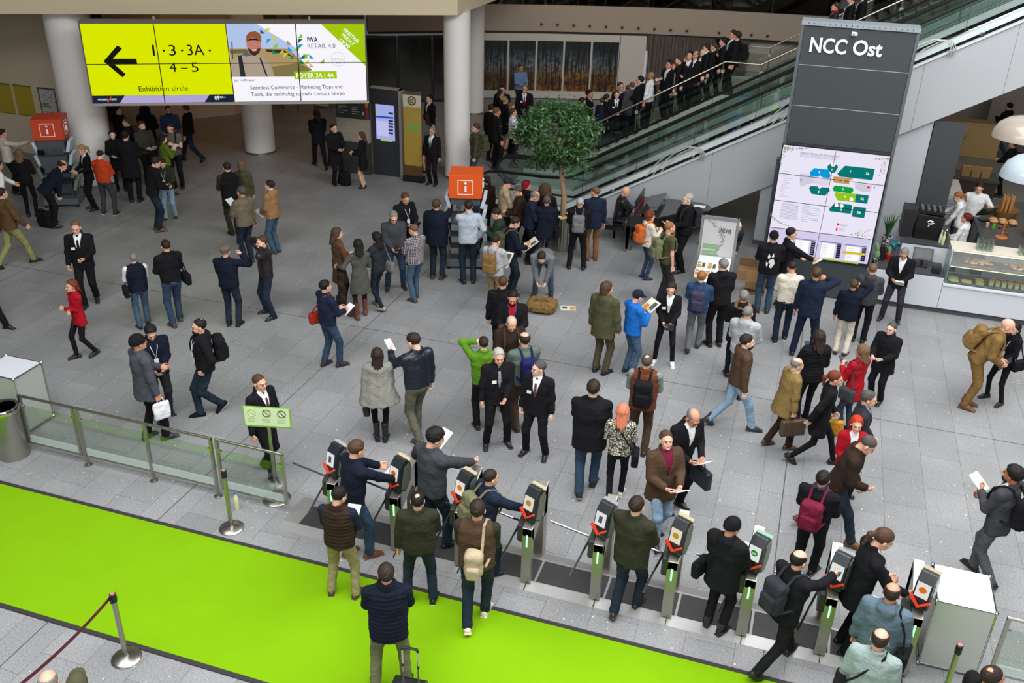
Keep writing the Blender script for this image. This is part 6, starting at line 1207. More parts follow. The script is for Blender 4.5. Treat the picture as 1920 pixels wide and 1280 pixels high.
    # shoes
    for s_, (hip, kn, an, zl_) in zip((1, -1), fr):
        T = Matrix.Translation((an.x, an.y - .0, an.z)) @ rot('Z', -s_ * 12) @ rot('X', -38 if zl_ > .05 else (-12 if zl_ > .02 else 0)) @ Matrix.Translation((0, 0, -.085)); s2 = shoe if shoe else 'shoe'
        place('boot' if s2 in ('boot', 'tall') else 'shoe', shoe_mesh(s2), ob, T, [cloth(sc, 'leather' if s2 != 'sneaker' else 'plain'), M('sole_' + (sole or 'dark'), {'white': 'dcdcd8', None: '1a1816', 'tan': '8c6c48', 'beige': 'b8a888'}[sole], .8)])
    # hair
    hm_ = M('hair_' + hc, HC.get(hc, hc), .6, spec=.3, bump=1.0, bs=70, var=.5, vs=60)
    for st in hr.split('+'):
        if st == 'none': continue
        nm = {'beanie': 'beanie', 'cap': 'cap', 'flatcap': 'flat_cap', 'hat': 'hat', 'beard': 'beard', 'bigbeard': 'beard', 'furhood': 'hood'}.get(st, 'hair')
        m_ = hm_ if nm in ('hair', 'beard') else cloth(ex.get('hatc') or 'black'); o = place(nm, hair_mesh(st, lod), ob, TH, [m_])
    if 'glasses' in ex:
        m = MB()
        for s_ in (-1, 1): m.tube([(s_ * .029 + .02 * math.cos(a * .524), .100, .107 + .015 * math.sin(a * .524)) for a in range(12)], .0013, 4, True); m.tube([(s_ * .049, .099, .11), (s_ * .074, .06, .112), (s_ * .078, .0, .112)], .0016, 4)
        m.tube([(-.009, .102, .112), (.009, .102, .112)], .0022, 4); o = m.build('glasses', black, ob); o.matrix_local = TH
    # carried things: top level objects of their own
    WT = Wm @ Tt; wr = [a_[2] for a_ in ar_]; mid = (wr[0] + wr[1]) / 2; who = label
    def top_obj(nm, o, lab, cat): o.parent = None; return tag(o, lab, cat)
    for e in extra:
        nm, val = (e if isinstance(e, tuple) else (e, None))
        if nm in ('backpack', 'sling'):
            col, desc = val; o_ = empty(desc[1] if len(desc) > 2 else 'backpack', (0, 0, 0), 0, desc[0], 'backpack'); o_.matrix_world = WT; yb = -(front(1.3) + .095 + .01); bw_, bh = (.14, .21) if nm == 'backpack' else (.10, .16); zc = 1.20 if nm == 'backpack' else 1.10
            V, F = nets(lambda Q: rbox(Q, (0, yb, zc), (bw_, .085, bh), .06) - .006 * wav(Q, 1, 1.5), (-.18, yb - .12, zc - .25), (.18, yb + .12, zc + .25), .02); place('pack_body', mesh('pack_body', V, F, [cloth(col)]), o_)
            V, F = nets(lambda Q: rbox(Q, (0, yb - .085, zc - .07), (bw_ * .75, .045, bh * .5), .035), (-.15, yb - .16, zc - .22), (.15, yb, zc + .12), .018); place('front_pocket', mesh('front_pocket', V, F, [cloth(col)]), o_)
            fy_ = front(1.3) + .02
            for s_ in ((-1, 1) if nm == 'backpack' else (1,)):
                m = MB(); pth = [(s_ * .08, yb + .06, zc + bh * .75), (s_ * .085, -.08, 1.47 + t), (s_ * .10, .02, 1.475 + t), (s_ * .115, fy_ * .8, 1.40), (s_ * .12, fy_ + .005, 1.28), (s_ * .13, fy_, 1.17), (s_ * .17, .0, 1.06), (s_ * .12, yb + .05, 1.02)]; m.tube(pth, .017, 6); m.build('strap', cloth(col), o_, smooth=True)
        elif nm in ('shoulderbag', 'crossbag'):
            col, s_, lab = val; o_ = empty('shoulder_bag', (0, 0, 0), 0, lab, 'bag'); o_.matrix_world = WT; bx = s_ * (hw + t + .075); by = -.06; bz = .93 if len(lab) % 2 else .90
            V, F = nets(lambda Q: rbox(Q, (bx, by, bz), (.055, .145, .115), .035) - .004 * wav(Q, 1), (bx - .08, by - .17, bz - .14), (bx + .08, by + .17, bz + .14), .018); place('bag_body', mesh('bag_body', V, F, [cloth(col)]), o_)
            sx = -s_ * .09 if nm == 'crossbag' else s_ * .13; fy_ = front(1.25) + .02; m = MB(); m.tube([(bx, by - .1, bz + .1), (sx * .2 + bx * .5, -fy_, 1.2) if nm == 'crossbag' else (bx - s_ * .04, -fy_ * .6, 1.25), (sx, -.07, 1.47 + t), (sx, .02, 1.478 + t), (sx * .9, fy_ * .85, 1.40), (sx * .2 + bx * .5, fy_, 1.18) if nm == 'crossbag' else (bx - s_ * .03, fy_ * .6, 1.22), (bx, by + .1, bz + .1)], .012, 6); m.build('strap', cloth(col), o_, smooth=True)
        elif nm in ('paper', 'newspaper', 'book', 'tablet', 'phone', 'camera', 'card', 'plate'):
            hand, lab = val; p = mid if hand == 'b' else wr[0 if hand == 'r' else 1]; arm = ar_[0 if hand != 'l' else 1]; dv = (arm[2] - arm[1]).normalized(); p = Wm @ (p + dv * .11 + Vector((0, 0, .02)))
            sz = dict(paper=(.09, .125, .002), newspaper=(.15, .20, .006), book=(.09, .13, .012), tablet=(.09, .12, .006), phone=(.037, .075, .005), camera=(.065, .035, .035), card=(.05, .10, .0015), plate=(.09, .09, .012))[nm]; cc = dict(paper='e8eaec', newspaper='dcd8cc', book='d8e0d0', tablet='30343a', phone='1c1e22', camera='1a1a1c', card='f0f0f0', plate='e8e8e8')[nm]
            rz_ = yaw; tl = 55 if nm in ('phone', 'tablet') else 35
            o_ = MB().box(-sz[0], sz[0], -sz[1], sz[1], -sz[2], sz[2]).build({'card': 'ticket_card', 'plate': 'white_plate'}.get(nm, nm), M('held_' + nm, cc, .5)); o_.matrix_world = Matrix.Translation(p) @ Matrix.Rotation(rz_, 4, 'Z') @ rot('X', tl if nm != 'camera' else 0) @ Matrix.Scale(k, 4); tag(o_, lab, nm if nm != 'plate' else 'plate')
            if nm in ('newspaper', 'book'): MB().box(-sz[0] * .8, -sz[0] * .1, -sz[1] * .8, sz[1] * .3, sz[2], sz[2] + .002).build('picture_print', M('news_orange', 'c8903c', .6), o_); MB().box(sz[0] * .1, sz[0] * .8, -sz[1] * .5, sz[1] * .8, sz[2], sz[2] + .002).build('text_print', M('news_dark', '50584c', .6), o_)
            if nm in ('phone', 'tablet'): MB().box(-sz[0] * .9, sz[0] * .9, -sz[1] * .88, sz[1] * .88, sz[2], sz[2] + .001).build('display', M('phone_glass', '3c4c5c', .1), o_)
            if nm == 'camera': MB().lathe([(.028, 0), (.03, .05), (.024, .055)], n=14, T=rot('X', -90)).build('lens', black, o_)
        elif nm in ('briefcase', 'handbag', 'totebag', 'plasticbag'):
            col, hand, lab = val; p = Wm @ (wr[0 if hand == 'r' else 1] + Vector((0, .03, -.06))); o_ = empty({'plasticbag': 'plastic_bag', 'totebag': 'tote_bag'}.get(nm, nm), p, yaw, lab, 'bag' if nm != 'briefcase' else 'briefcase')
            w_, hh_, dd_ = dict(briefcase=(.20, .28, .05), handbag=(.15, .20, .05), totebag=(.15, .28, .05), plasticbag=(.13, .30, .04))[nm]
            V, F = nets(lambda Q: rbox(Q * np.array([1, 1 + .0 * Q[:, 0].mean(), 1]), (0, 0, -.08 - hh_ / 2), (dd_, w_, hh_ / 2), .02 if nm == 'briefcase' else .035) - (.006 * wav(Q, 2) if nm != 'briefcase' else 0), (-.09, -.24, -.12 - hh_), (.09, .24, -.04), .02); place('bag_body', mesh('bag_body', V, F, [cloth(col, 'leather' if nm != 'plasticbag' else 'plain')]), o_)
            MB().tube([(0, -w_ * .4, -.09), (0, -w_ * .3, -.02), (0, 0, .0), (0, w_ * .3, -.02), (0, w_ * .4, -.09)], .009, 6).build('handle', cloth(col, 'leather'), o_, smooth=True)
    PEOPLE.append(ob); return ob
p = person
def bp(c, lab): return ('backpack', (c, (lab,)))
# --- front row and turnstiles
p('person in navy quilted vest and olive trousers seen from behind on the green carpet', 723, 1056, None, None, 2, 'vest', 'dnavy', 'lolive', al='c', ar='c', sl='dnavy', hr='short', hc='dbrown', lg='w', h=1.80, hem=.80, ck='quilt', extra=[('scarf', 'black')])
p('person in brown quilted vest and light khaki trousers reading papers by the first mat', 655, 914, 645, 1116, 22, 'vest', 'dbrown', 'khaki', 'brown', al='h', ar='h', sl='navy', ck='quilt', hc='black', lg='w', hd=(-25, 25), sole='beige', extra=[('paper', ('r', 'white ticket papers held by the person in the brown quilted vest'))])
p('person in dark fleece jacket and teal jeans standing on the carpet edge, back turned', 768, 922, 788, 1128, 3, 'jacket', 'dolive', 'djeans', al='d', ar='h', hr='thin', hc='black', lg='w', sole='white', fat=.4)
p('person in brown jacket with olive sleeves carrying a sling pack on the carpet', 900, 935, 893, 1168, 8, 'jacket', 'brown', 'djeans', 'cream', al='i', ar='i', sl='dolive', hr='short', hc='dbrown', lg='y', sole='beige', shoe='sneaker', extra=[('sling', ('beige', ('light khaki sling pack on the back of the brown jacketed person',)))])
p('person in navy sweater passing the first turnstile with papers in both hands', 650, 830, 668, 1045, 62, 'sweater', 'dnavy', 'jeans', 'rust', al='r', ar='r', hc='brown', lg='i', lean=6, hd=(0, 15), sole='tan', extra=[('paper', ('b', 'unfolded white ticket held over the first turnstile'))])
p('person in grey fleece jacket with wavy black hair at the second turnstile', 800, 803, 812, 1030, 50, 'jacket', 'dgrey', 'djeans', 'black', al='q', ar='r', hr='full', hc='black', lg='i', hd=(-20, 25), sole='white', extra=[('paper', ('l', 'white ticket sheet held up by the person in the grey fleece'))])
p('person in navy jacket with olive pack straps leaning to the fourth turnstile', 922, 884, 905, 1078, 62, 'jacket', 'navy', 'djeans', al='h', ar='r', hr='fade', hc='dbrown', lg='i', lean=8, extra=[bp('lolive', 'olive backpack on the person reaching for the fourth turnstile'), ('card', ('r', 'small white ticket held at the fourth turnstile'))])
p('person in dark olive fleece passing the fifth turnstile, seen from behind', 1190, 928, 1172, 1148, 22, 'jacket', 'dolive', 'djeans', 'dbrown', al='h', ar='h', hc='dbrown', fat=.6, lg='y', hem=.82)
p('person in long black hooded coat and black beanie before the seventh turnstile', 1350, 970, 1338, 1180, 25, 'parka', 'black', 'black', al='h', ar='h', hr='beanie+fade', lg='s', hd=(-15, 15), shoe='boot', extra=[('crossbag', ('black', -1, 'black shoulder bag on the person with the beanie')), ('card', ('r', 'white ticket held by the person with the black beanie'))])
p('person in black suit with balding head touching the eighth turnstile reader', 1502, 1032, 1450, 1248, 40, 'suit', 'black', al='h', ar='R', hr='ring', hc='black', lg='V', lean=4, extra=[bp('charcoal', 'black and olive rucksack hanging on the balding person at the eighth turnstile'), ('phone', ('r', 'blue phone held against the eighth turnstile reader'))])
p('person in black suit with brown ponytail operating the last turnstile reader', 1640, 985, 1578, 1218, 68, 'suit', 'black', al='h', ar=(.17, .40, 1.10), hr='pony', hc='brown', lg='s', lean=8, hd=(0, 25), hem=.72)
p('person in grey green hoodie with bald crown beside the last turnstile', 1677, 1093, None, None, 5, 'hoodie', 'bluegrey', 'black', al='d', ar='d', hr='ring', hc='dbrown', lg='s', h=1.76, extra=[('shoulderbag', ('black', 1, 'black bag at the hip of the person in the grey green hoodie'))])
p('person in pale grey green shirt with black strap, lowest in front of the last turnstile', 1655, 1180, None, None, 0, 'shirt', '8fa09c', 'black', al='d', ar='d', hr='ring', hc='dbrown', fat=.3, lg='s', h=1.74, extra=[('crossbag', ('black', -1, 'black shoulder bag crossing the pale grey green shirt'))])
p('bald person whose head just enters at the bottom left corner', 85, 1259, None, None, 20, 'jacket', 'dgrey', 'black', hr='ring', hc='grey', h=1.76)
p('person in a dark olive cap entering at the bottom beside the bald head', 140, 1265, None, None, 10, 'jacket', 'dolive', 'black', hr='cap', h=1.74, extra=[('hatc', 'olive')])
p('person with thinning dark hair at the bottom right corner', 1866, 1249, None, None, 45, 'jacket', 'black', 'black', hr='thin', hc='dbrown', h=1.76)
# --- right middle
p('person in grey suit holding papers, black bag on the back, at the right edge', 1885, 871, 1838, 1084, 292, 'suit', 'dgrey', '4e5054', al='c', ar='h', hr='full+beard', hc='black', skin=3, lg='y', extra=[bp('black', 'black laptop bag hanging behind the person in the grey suit'), ('paper', ('l', 'white papers held up by the person in the grey suit'))])
p('bald person in tan military clothing bending over a tablet near the right edge', 1872, 616, 1806, 762, 85, 'jacket', 'coyote', 'coyote', 'rust', al='h', ar='h', hr='beard', hc='dbrown', shoe='boot', lg='n', lean=26, h=1.86, extra=[bp('coyote', 'tan military rucksack on the bent bald person'), ('tablet', ('b', 'tablet over a white sheet held by the bald person in tan'))])
p('person with windblown black hair in black hoodie with pink print near the right edge', 1890, 619, 1862, 752, 215, 'hoodie', 'black', 'black', al='i', ar='i', hr='bob', hc='black', fem=1, bot='leggings', lg='w', shoe='shoe', hem=.86, extra=['lanyard', ('shoulderbag', ('black', -1, 'black bag beside the person with windblown black hair'))])
p('grey haired person in black suit writing in a notebook before the bar counter', 1687, 460, 1667, 600, 182, 'suit', 'black', '37323a', al='h', ar='h', hr='fade', hc='grey', lg='w', lean=4, hd=(0, 35), extra=[('book', ('b', 'open white notebook held before the bar counter'))])
p('person in black top with maroon backpack walking toward the eighth turnstile', 1549, 879, 1503, 1082, 12, 'jacket', 'black', al='h', ar='h', hr='short', hc='black', lg='y', extra=[bp('maroon', 'maroon backpack with orange zips near the eighth turnstile'), ('scarf', 'purple')])
p('person in black jacket with white collar looking down, camera strap at the wrist', 1628, 803, None, None, 88, 'jacket', 'dbrown', 'djeans', 'rust', al='i', ar='h', hr='fade', hc='dgrey', lean=16, hd=(0, 35), lg='v', extra=['badge'], h=1.84)
p('person with flame red hair and red jacket partly hidden by the black jacket', 1609, 779, None, None, 165, 'blazer', 'red', 'black', al='i', ar='i', fem=1, hr='long', hc='red', lg='n', h=1.60)
p('person in dark grey suit jacket with blue collar, facing right', 1632, 730, None, None, 82, 'suit', 'charcoal', 'black', al='i', ar='i', hr='short', hc='dgrey', lg='s', extra=[('shirt', 'lblue')], lean=6)
p('person in red coat with long brown blond hair and a grey shoulder bag', 1620, 645, None, None, 305, 'coat', 'red', 'jeans', al='c', ar='c', fem=1, hr='longer', hc='lbrown', lg='s', hem=.72, extra=[('shoulderbag', ('dgrey', -1, 'grey shoulder bag with chain on the red coat')), ('phone', ('l', 'phone held up by the person in the red coat'))])
p('person with glasses in long black jacket facing the red coat', 1617, 611, 1640, 752, 205, 'coat', 'black', 'black', al='h', ar='h', hr='short', hc='dgrey', lg='s', hem=.7, extra=['glasses'])
p('person in dark blue blazer and beige trousers raising an arm to the head', 1587, 523, 1574, 664, 5, 'suit', 'dnavy', 'cream', 'dbrown', al='d', ar='u', hr='short', hc='brown', lg='s', hem=.84)
p('person in navy suit telephoning in front of the site plan screen', 1531, 504, 1502, 668, 8, 'suit', 'navy', 'navy', 'black', al='d', ar='e', hr='short', hc='brown', lg='w', h=1.86, hem=.82)
p('person in cream sweater looking at a phone before the pylon', 1470, 490, 1462, 640, 352, 'sweater', 'cream', 'djeans', 'black', al='c', ar='d', hr='fade', hc='dbrown', lg='i', sole='white', hd=(20, 25), extra=[('phone', ('l', 'phone of the person in the cream sweater'))])
p('person with shaved head in dark grey hooded jacket watching the screen', 1617, 492, 1607, 640, 2, 'hoodie', 'dgrey', 'black', al='h', ar='h', hr='fade', hc='lbrown', lg='s')
p('dark haired person in black suit pointing at the lit plan screen', 1485, 425, None, None, 78, 'suit', 'black', 'black', al='h', ar='r', hr='short', hc='black', lg='s', h=1.8, extra=[('card', ('r', 'white card in the pointing hand before the lit screen'))])
p('person in black cap and black jacket with a white wolf print on the back', 1436, 431, 1428, 585, 352, 'jacket', 'black', 'jeans', 'dbrown', al='c', ar='h', hr='cap+fade', lg='s', fat=.3)
WOLF = PEOPLE[-1]
p('person with long dark hair in black quilted jacket holding up a phone', 1533, 618, 1503, 798, 335, 'quilt', 'black', 'black', 'black', al='c', ar='h', fem=1, hr='long', hc='dbrown', lg='i', sole='white', shoe='sneaker', extra=[('phone', ('l', 'phone held up by the person in the black quilted jacket'))])
p('person with auburn ponytail in long black coat striding right', 1556, 688, 1523, 868, 82, 'coat', 'black', 'black', 'black', al='s', ar='w', fem=1, hr='pony', hc='auburn', lg='V', bot='leggings', lean=6, h=1.72, extra=[('totebag', ('mustard', 'l', 'mustard yellow tote bag of the striding person in the black coat'))])
p('elderly bald person in tan waxed jacket carrying a brown briefcase', 1487, 670, 1456, 838, 62, 'coat', 'tan', 'dbrown', 'brown', al='d', ar='d', hr='ring', hc='grey', lg='y', lean=7, hem=.72, fat=.5, extra=[('briefcase', ('brown', 'r', 'dark brown leather briefcase of the elderly person in tan')), ('scarf', 'beige')])
p('person with long orange pink hair in a snake print top', 1165, 755, 1152, 938, 2, 'sweater', 'cream', 'black', 'cream', al='h', ar='h', fem=1, hr='long', hc='pink', ck='snake', lg='y', sole='white', shoe='sneaker', extra=[('crossbag', ('black', 1, 'small black bag with blue tag on the snake print top'))])
p('stout person in large black shirt and blue jeans seen from behind', 1103, 705, 1098, 922, 3, 'shirt', 'black', 'jeans', 'charcoal', al='h', ar='h', hr='short', hc='dbrown', fat=1, lg='y', sole='beige', hem=.76, shoe='sneaker')
p('grey haired person in brown leather vest with sage sleeves and black backpack', 1187, 662, 1195, 850, 3, 'vest', 'rust', 'brown', 'dbrown', al='h', ar='h', sl='sage', hr='thin', hc='dgrey', lg='s', hem=.84, extra=[bp('black', 'large black backpack on the brown leather vest')])
p('bald person with glasses in black suit sorting papers on a briefcase', 1291, 754, 1262, 950, 140, 'suit', 'black', 'black', 'black', al='h', ar='h', hr='ring', hc='grey', lg='s', lean=10, hd=(0, 30), fat=.4, extra=['glasses', ('paper', ('b', 'white papers held by the bald person with glasses')), ('briefcase', ('dnavy', 'l', 'black hard briefcase held against the bald person in the suit'))])
p('brown haired person in dark brown jacket and pale jeans looking up at the camera', 1258, 808, 1228, 1008, 150, 'coat', 'brown', 'ljeans', 'black', skin=0, bk='open', al='h', ar='h', hr='short', hc='brown', lg='y', hem=.74, hd=(-10, -20), extra=[('shirt', 'maroon'), ('paper', ('b', 'crumpled white paper held by the person in the dark brown jacket'))])
p('person in brown hooded quilted jacket, pale jeans and dark boots walking right', 1394, 618, 1370, 802, 72, 'hoodie', 'brown', 'ljeans', 'charcoal', al='d', ar='d', hr='short+beard', hc='dbrown', lg='v', shoe='boot', h=1.80, lean=3)
p('person in light grey hoodie behind the brown quilted jacket', 1404, 572, None, None, 15, 'hoodie', 'lgrey', 'grey', al='h', ar='h', hr='fade', hc='grey', lg='s')
p('grey haired person in black parka with brown fur trim, back turned', 1375, 543, 1372, 705, 355, 'parka', 'black', 'black', al='h', ar='d', fem=1, hr='short', hc='grey', lg='s', extra=[('fur', '7a5c40'), ('crossbag', ('black', 1, 'black handbag behind the fur trimmed parka'))])
p('grey haired person in black hoodie taking a paper from the NEWS stand', 1362, 487, 1338, 648, 335, 'hoodie', 'black', 'black', al='h', ar='h', hr='short', hc='grey', lg='s', lean=5, extra=[('newspaper', ('l', 'newspaper held by the grey haired person at the NEWS stand'))])
p('ginger haired person in blue denim shirt with a grey rucksack', 1292, 505, 1298, 656, 5, 'shirt', 'blue2', 'grey', 'charcoal', al='h', ar='h', hr='short', hc='ginger', lg='y', fat=.3, extra=[bp('purple', 'dark grey rucksack with tan leather straps on the denim shirt')])
p('smiling person in black blazer over a white NEWS shirt', 1262, 527, 1243, 681, 182, 'blazer', 'black', 'black', 'white', al='i', ar='i', fem=1, hr='long', hc='dbrown', lg='w', sole='white', shoe='sneaker', bot='leggings', hd=(0, 15), extra=['badge', ('tablet', ('b', 'folded leaflet held by the person in the NEWS shirt'))])
NEWSG = PEOPLE[-1]
p('person in bright blue jacket and navy cap reading a newspaper', 1196, 543, 1178, 700, 55, 'hoodie', 'blue', 'denim', 'navy', al='c', ar='c', hr='cap+short', lg='s', hd=(0, 25), extra=[('hatc', 'navy'), ('newspaper', ('b', 'newspaper with orange picture held by the person in the blue jacket'))])
p('person in olive parka with hood down, hands in pockets', 1151, 524, 1125, 698, 30, 'parka', 'olive', '4a4434', 'black', al='d', ar='d', hr='bob', hc='brown', lg='s', hd=(-20, 0), h=1.82)
p('bearded person in olive t-shirt with a big olive rucksack', 1256, 420, 1240, 565, 62, 'tee', 'olive', 'charcoal', 'black', al='d', ar='d', hr='fade+bigbeard', hc='ginger', lg='s', h=1.82, extra=[bp('lolive', 'big olive military rucksack of the bearded person')])
p('person with curly auburn hair, cream hoodie and orange backpack', 1222, 395, 1207, 523, 62, 'hoodie', 'cream', 'jeans', 'navy', al='c', ar='c', fem=1, hr='curly', hc='auburn', lg='s', sole='white', fat=.3, extra=[bp('orange', 'orange drawstring backpack on the cream hoodie'), ('scarf', 'mustard')])
p('grey haired person with glasses in black jacket turning to the pianist', 1263, 360, 1275, 508, 250, 'jacket', 'black', 'black', al='h', ar='h', hr='short', hc='lgrey', lg='s', fat=.4, extra=['glasses', bp('charcoal', 'dark backpack of the grey haired person by the piano'), ('paper', ('b', 'folded white leaflet held beside the piano'))])
p('bald pianist in black leather jacket seated on the piano bench', 1172, 347, None, None, 88, 'leather', 'black', 'djeans', 'black', al=(.12, .42, 1.13), ar=(.12, .42, 1.13), hr='none', skin=0, sit=1, h=1.78, lean=8, hd=(0, 20))
p('person in navy blazer and brown trousers beside the escalator foot', 1119, 347, 1108, 487, 345, 'suit', 'navy', '7c5434', 'rust', al='h', ar='d', hr='fade', hc='lbrown', lg='s', h=1.80, hd=(40, 0))
p('grey haired person in black hooded jacket with a grey backpack', 1097, 370, 1080, 504, 2, 'hoodie', 'black', 'black', al='h', ar='h', hr='fade', hc='lgrey', lg='w', extra=[bp('grey', 'grey backpack on the black hooded jacket')])
p('grey haired person in dark blue coat with a black bag by the planter', 1028, 365, 1020, 500, 3, 'coat', 'dnavy', 'dgrey', al='h', ar='h', hr='short', hc='dgrey', lg='s', hem=.76, fat=.3, extra=[('crossbag', ('black', 1, 'black shoulder bag of the person in the dark blue coat'))])
p('bald person in navy jacket reading beside the dark blue coat', 1005, 357, 990, 492, 82, 'jacket', 'navy', 'black', 'dbrown', al='h', ar='h', hr='ring', hc='grey', lg='s', hd=(0, 35), fat=.4, lean=4)
p('person in grey sweater bending down to a brown bag', 1020, 475, 1018, 552, 185, 'sweater', 'grey', 'denim', 'dbrown', al=(.08, .55, 1.32), ar=(.08, .55, 1.32), hr='short', hc='dbrown', lg='w', lean=78, h=1.78, hd=(0, 0))
p('person with cherry red hair in black coat near the escalators', 987, 337, None, None, 70, 'coat', 'black', 'black', al='h', ar='h', fem=1, hr='bob', hc='cherry', lg='s')
p('person with fluffy brown fur hood behind the tree trunk', 1023, 343, None, None, 20, 'coat', 'black', 'black', al='h', ar='h', hr='furhood', hc='tweed', lg='s', extra=[('hatc', 'brown')])
p('person in beige jacket and dark cap reading by the leaflet rack', 930, 332, 944, 468, 75, 'jacket', 'beige', 'black', 'black', al='h', ar='h', hr='cap+fade', lg='s', hd=(0, 30), fat=.4, extra=[('hatc', 'charcoal')])
p('person with grey hair in dark brown jacket facing the beige jacket', 950, 347, 972, 478, 275, 'jacket', 'dbrown', 'black', al='h', ar='h', hr='short', hc='dgrey', lg='s', fat=.4, hd=(0, 25), extra=['glasses'])
p('person with brown ponytail half hidden behind the beige jacket', 913, 328, None, None, 330, 'jacket', 'dbrown', 'black', fem=1, hr='pony', hc='dbrown', lg='s')
p('person in dark green sweater looking down at the hands', 937, 388, None, None, 275, 'sweater', 'dgreen', 'djeans', al='c', ar='c', hr='short', hc='dbrown', lg='s', hd=(0, 35), h=1.74)
p('person in navy top with olive backpack reading a magazine', 960, 404, None, None, 75, 'sweater', 'dnavy', 'djeans', al='h', ar='h', hr='short', hc='dbrown', lg='s', hd=(0, 35), extra=[bp('olive', 'olive green backpack on the navy top'), ('newspaper', ('b', 'green and white magazine held by the person in navy'))])
p('person in grey hoodie and khaki trousers with a tan tactical backpack', 948, 440, 925, 585, 25, 'hoodie', 'lgrey', '8c7c5c', 'black', al='h', ar='h', hr='short', hc='dbrown', lg='n', hd=(-15, 25), extra=[bp('coyote', 'tan tactical backpack on the grey hoodie'), ('newspaper', ('r', 'newspaper held by the person in the grey hoodie'))])
p('person in light grey blue shirt taking a leaflet from the rack', 883, 373, 878, 530, 352, 'shirt', 'a9b2bc', 'djeans', 'black', al='r', ar='p', hr='short', hc='dbrown', lg='s')
p('broad person in navy black fleece reaching into the leaflet rack', 806, 371, 820, 522, 18, 'jacket', 'dnavy', 'djeans', 'brown', al='d', ar='R', hr='short', hc='brown', lg='s', fat=1, hem=.78)
p('person in black jacket with white lanyard reading a phone', 757, 358, None, None, 150, 'jacket', 'black', 'black', al='h', ar='h', hr='short', hc='brown', lg='s', hd=(0, 25), extra=['lanyard', ('tablet', ('b', 'white rimmed tablet held by the person with the lanyard'))])
p('person in grey and black fleece holding a small tablet, facing the camera', 731, 392, 742, 540, 172, 'jacket', 'dgrey', 'jeans', 'dbrown', al='i', ar='i', hr='short', hc='grey', lg='w', fat=.3, hd=(0, 30), extra=['glasses', ('tablet', ('b', 'small grey tablet held by the person in the fleece'))])
p('person in checked shirt and light blue jeans turned to the fleece wearer', 771, 420, 781, 562, 325, 'shirt', '2c2434', 'denim', 'brown', al='h', ar='h', hr='fade', hc='lbrown', ck='plaid', lg='i', hd=(20, 15))
p('person with long black hair in charcoal cardigan and dark jeans', 713, 432, 712, 578, 318, 'sweater', 'charcoal', 'djeans', 'beige', al='q', ar='d', fem=1, hr='long', hc='black', lg='y', extra=[('shoulderbag', ('grey', 1, 'grey handbag on the charcoal cardigan'))])
p('person in olive grey dress and tall brown boots with a jacket over the arm', 669, 448, 679, 595, 350, 'dress', '4e5048', 'dbrown', 'rust', al=(.48, .20, 1.12), ar='h', fem=1, hr='long', hc='black', lg='i', bot='dress', bk='dbrown', shoe='tall', hem=.58)
DRESS = PEOPLE[-1]
p('person with long brown hair in olive vest over a checked shirt', 621, 425, 640, 572, 65, 'vest', 'brown', 'brown', 'black', al='h', ar='h', sl='rust', fem=1, hr='long', hc='brown', lg='s', bot='skirt', bk='black', shoe='boot')
p('person in navy sweater and jeans with a red and black bag', 613, 522, 620, 687, 60, 'sweater', 'navy', 'jeans', 'dbrown', al='h', ar='h', hr='short', hc='black', lg='i', fat=.4, extra=[('crossbag', ('9c3020', -1, 'red and black messenger bag of the person in the navy sweater')), ('paper', ('r', 'white paper held by the person with the red and black bag'))])
p('person in dark leather jacket with a hand behind the head', 491, 441, 507, 592, 250, 'leather', '241c22', 'djeans', 'black', al='e', ar='u', hr='short', hc='brown', lg='w', fat=.2)
p('person in flat cap and navy jacket photographing to the right', 424, 459, 439, 610, 22, 'jacket', 'dnavy', 'djeans', 'black', al='c', ar=(.22, .20, 1.50), hr='flatcap+fade', hc='grey', lg='s', fat=.2, extra=[('hatc', '6c5c50'), ('phone', ('r', 'phone held up by the person in the flat cap'))])
p('person in beige tan jacket with navy hood and patch on the sleeve', 503, 336, 519, 474, 300, 'hoodie', '94704c', 'denim', 'brown', al='i', ar='i', hr='short', hc='dbrown', lg='n', extra=[('paper', ('l', 'small white sheet held by the person in the tan jacket'))])
p('person in olive brown jacket holding a white sheet at the left', 461, 348, 468, 492, 322, 'jacket', '6c6250', 'djeans', 'black', al='c', ar='d', hr='short', hc='dgrey', lg='n', fat=.3, extra=[('paper', ('l', 'white sheet held out by the person in the olive brown jacket'))])
p('person in black vest over olive sleeves near the dim foyer', 437, 302, 441, 440, 345, 'vest', 'black', 'dolive', al='h', ar='h', sl='dolive', hr='short', hc='dbrown', lg='n', hem=.74)
p('person with blondish hair in olive coat behind the black vest', 452, 301, None, None, 20, 'coat', 'olive', 'dolive', fem=1, hr='bob', hc='lbrown', lg='s')
# --- left
p('security person in black suit and tie standing on the left floor', 139, 411, 172, 570, 195, 'suit', 'black', al='h', ar='d', hr='fade', hc='lbrown', lg='y', hd=(0, 10), extra=[('tie', 'black'), 'badge'])
p('person with long red hair and red blazer, arms folded, walking left', 143, 525, 163, 668, 248, 'blazer', 'red', 'black', al='x', ar='x', fem=1, hr='longer', hc='auburn', lg='y', hem=.78, extra=[('shirt', 'red')])
p('grey haired person in navy vest with white sleeves', 263, 475, 272, 612, 352, 'vest', 'dnavy', 'denim', 'black', al='h', ar='h', sl='white', hr='fade', hc='grey', lg='i', extra=[('crossbag', ('black', -1, 'black shoulder bag of the person in the navy vest'))])
p('person in black sweater and blue jeans with a shoulder bag', 310, 448, 334, 608, 342, 'sweater', 'black', 'jeans', 'brown', al='h', ar='h', hr='fade', hc='dbrown', lg='i', extra=[('shoulderbag', ('black', 1, 'black shoulder bag of the person in the black sweater'))])
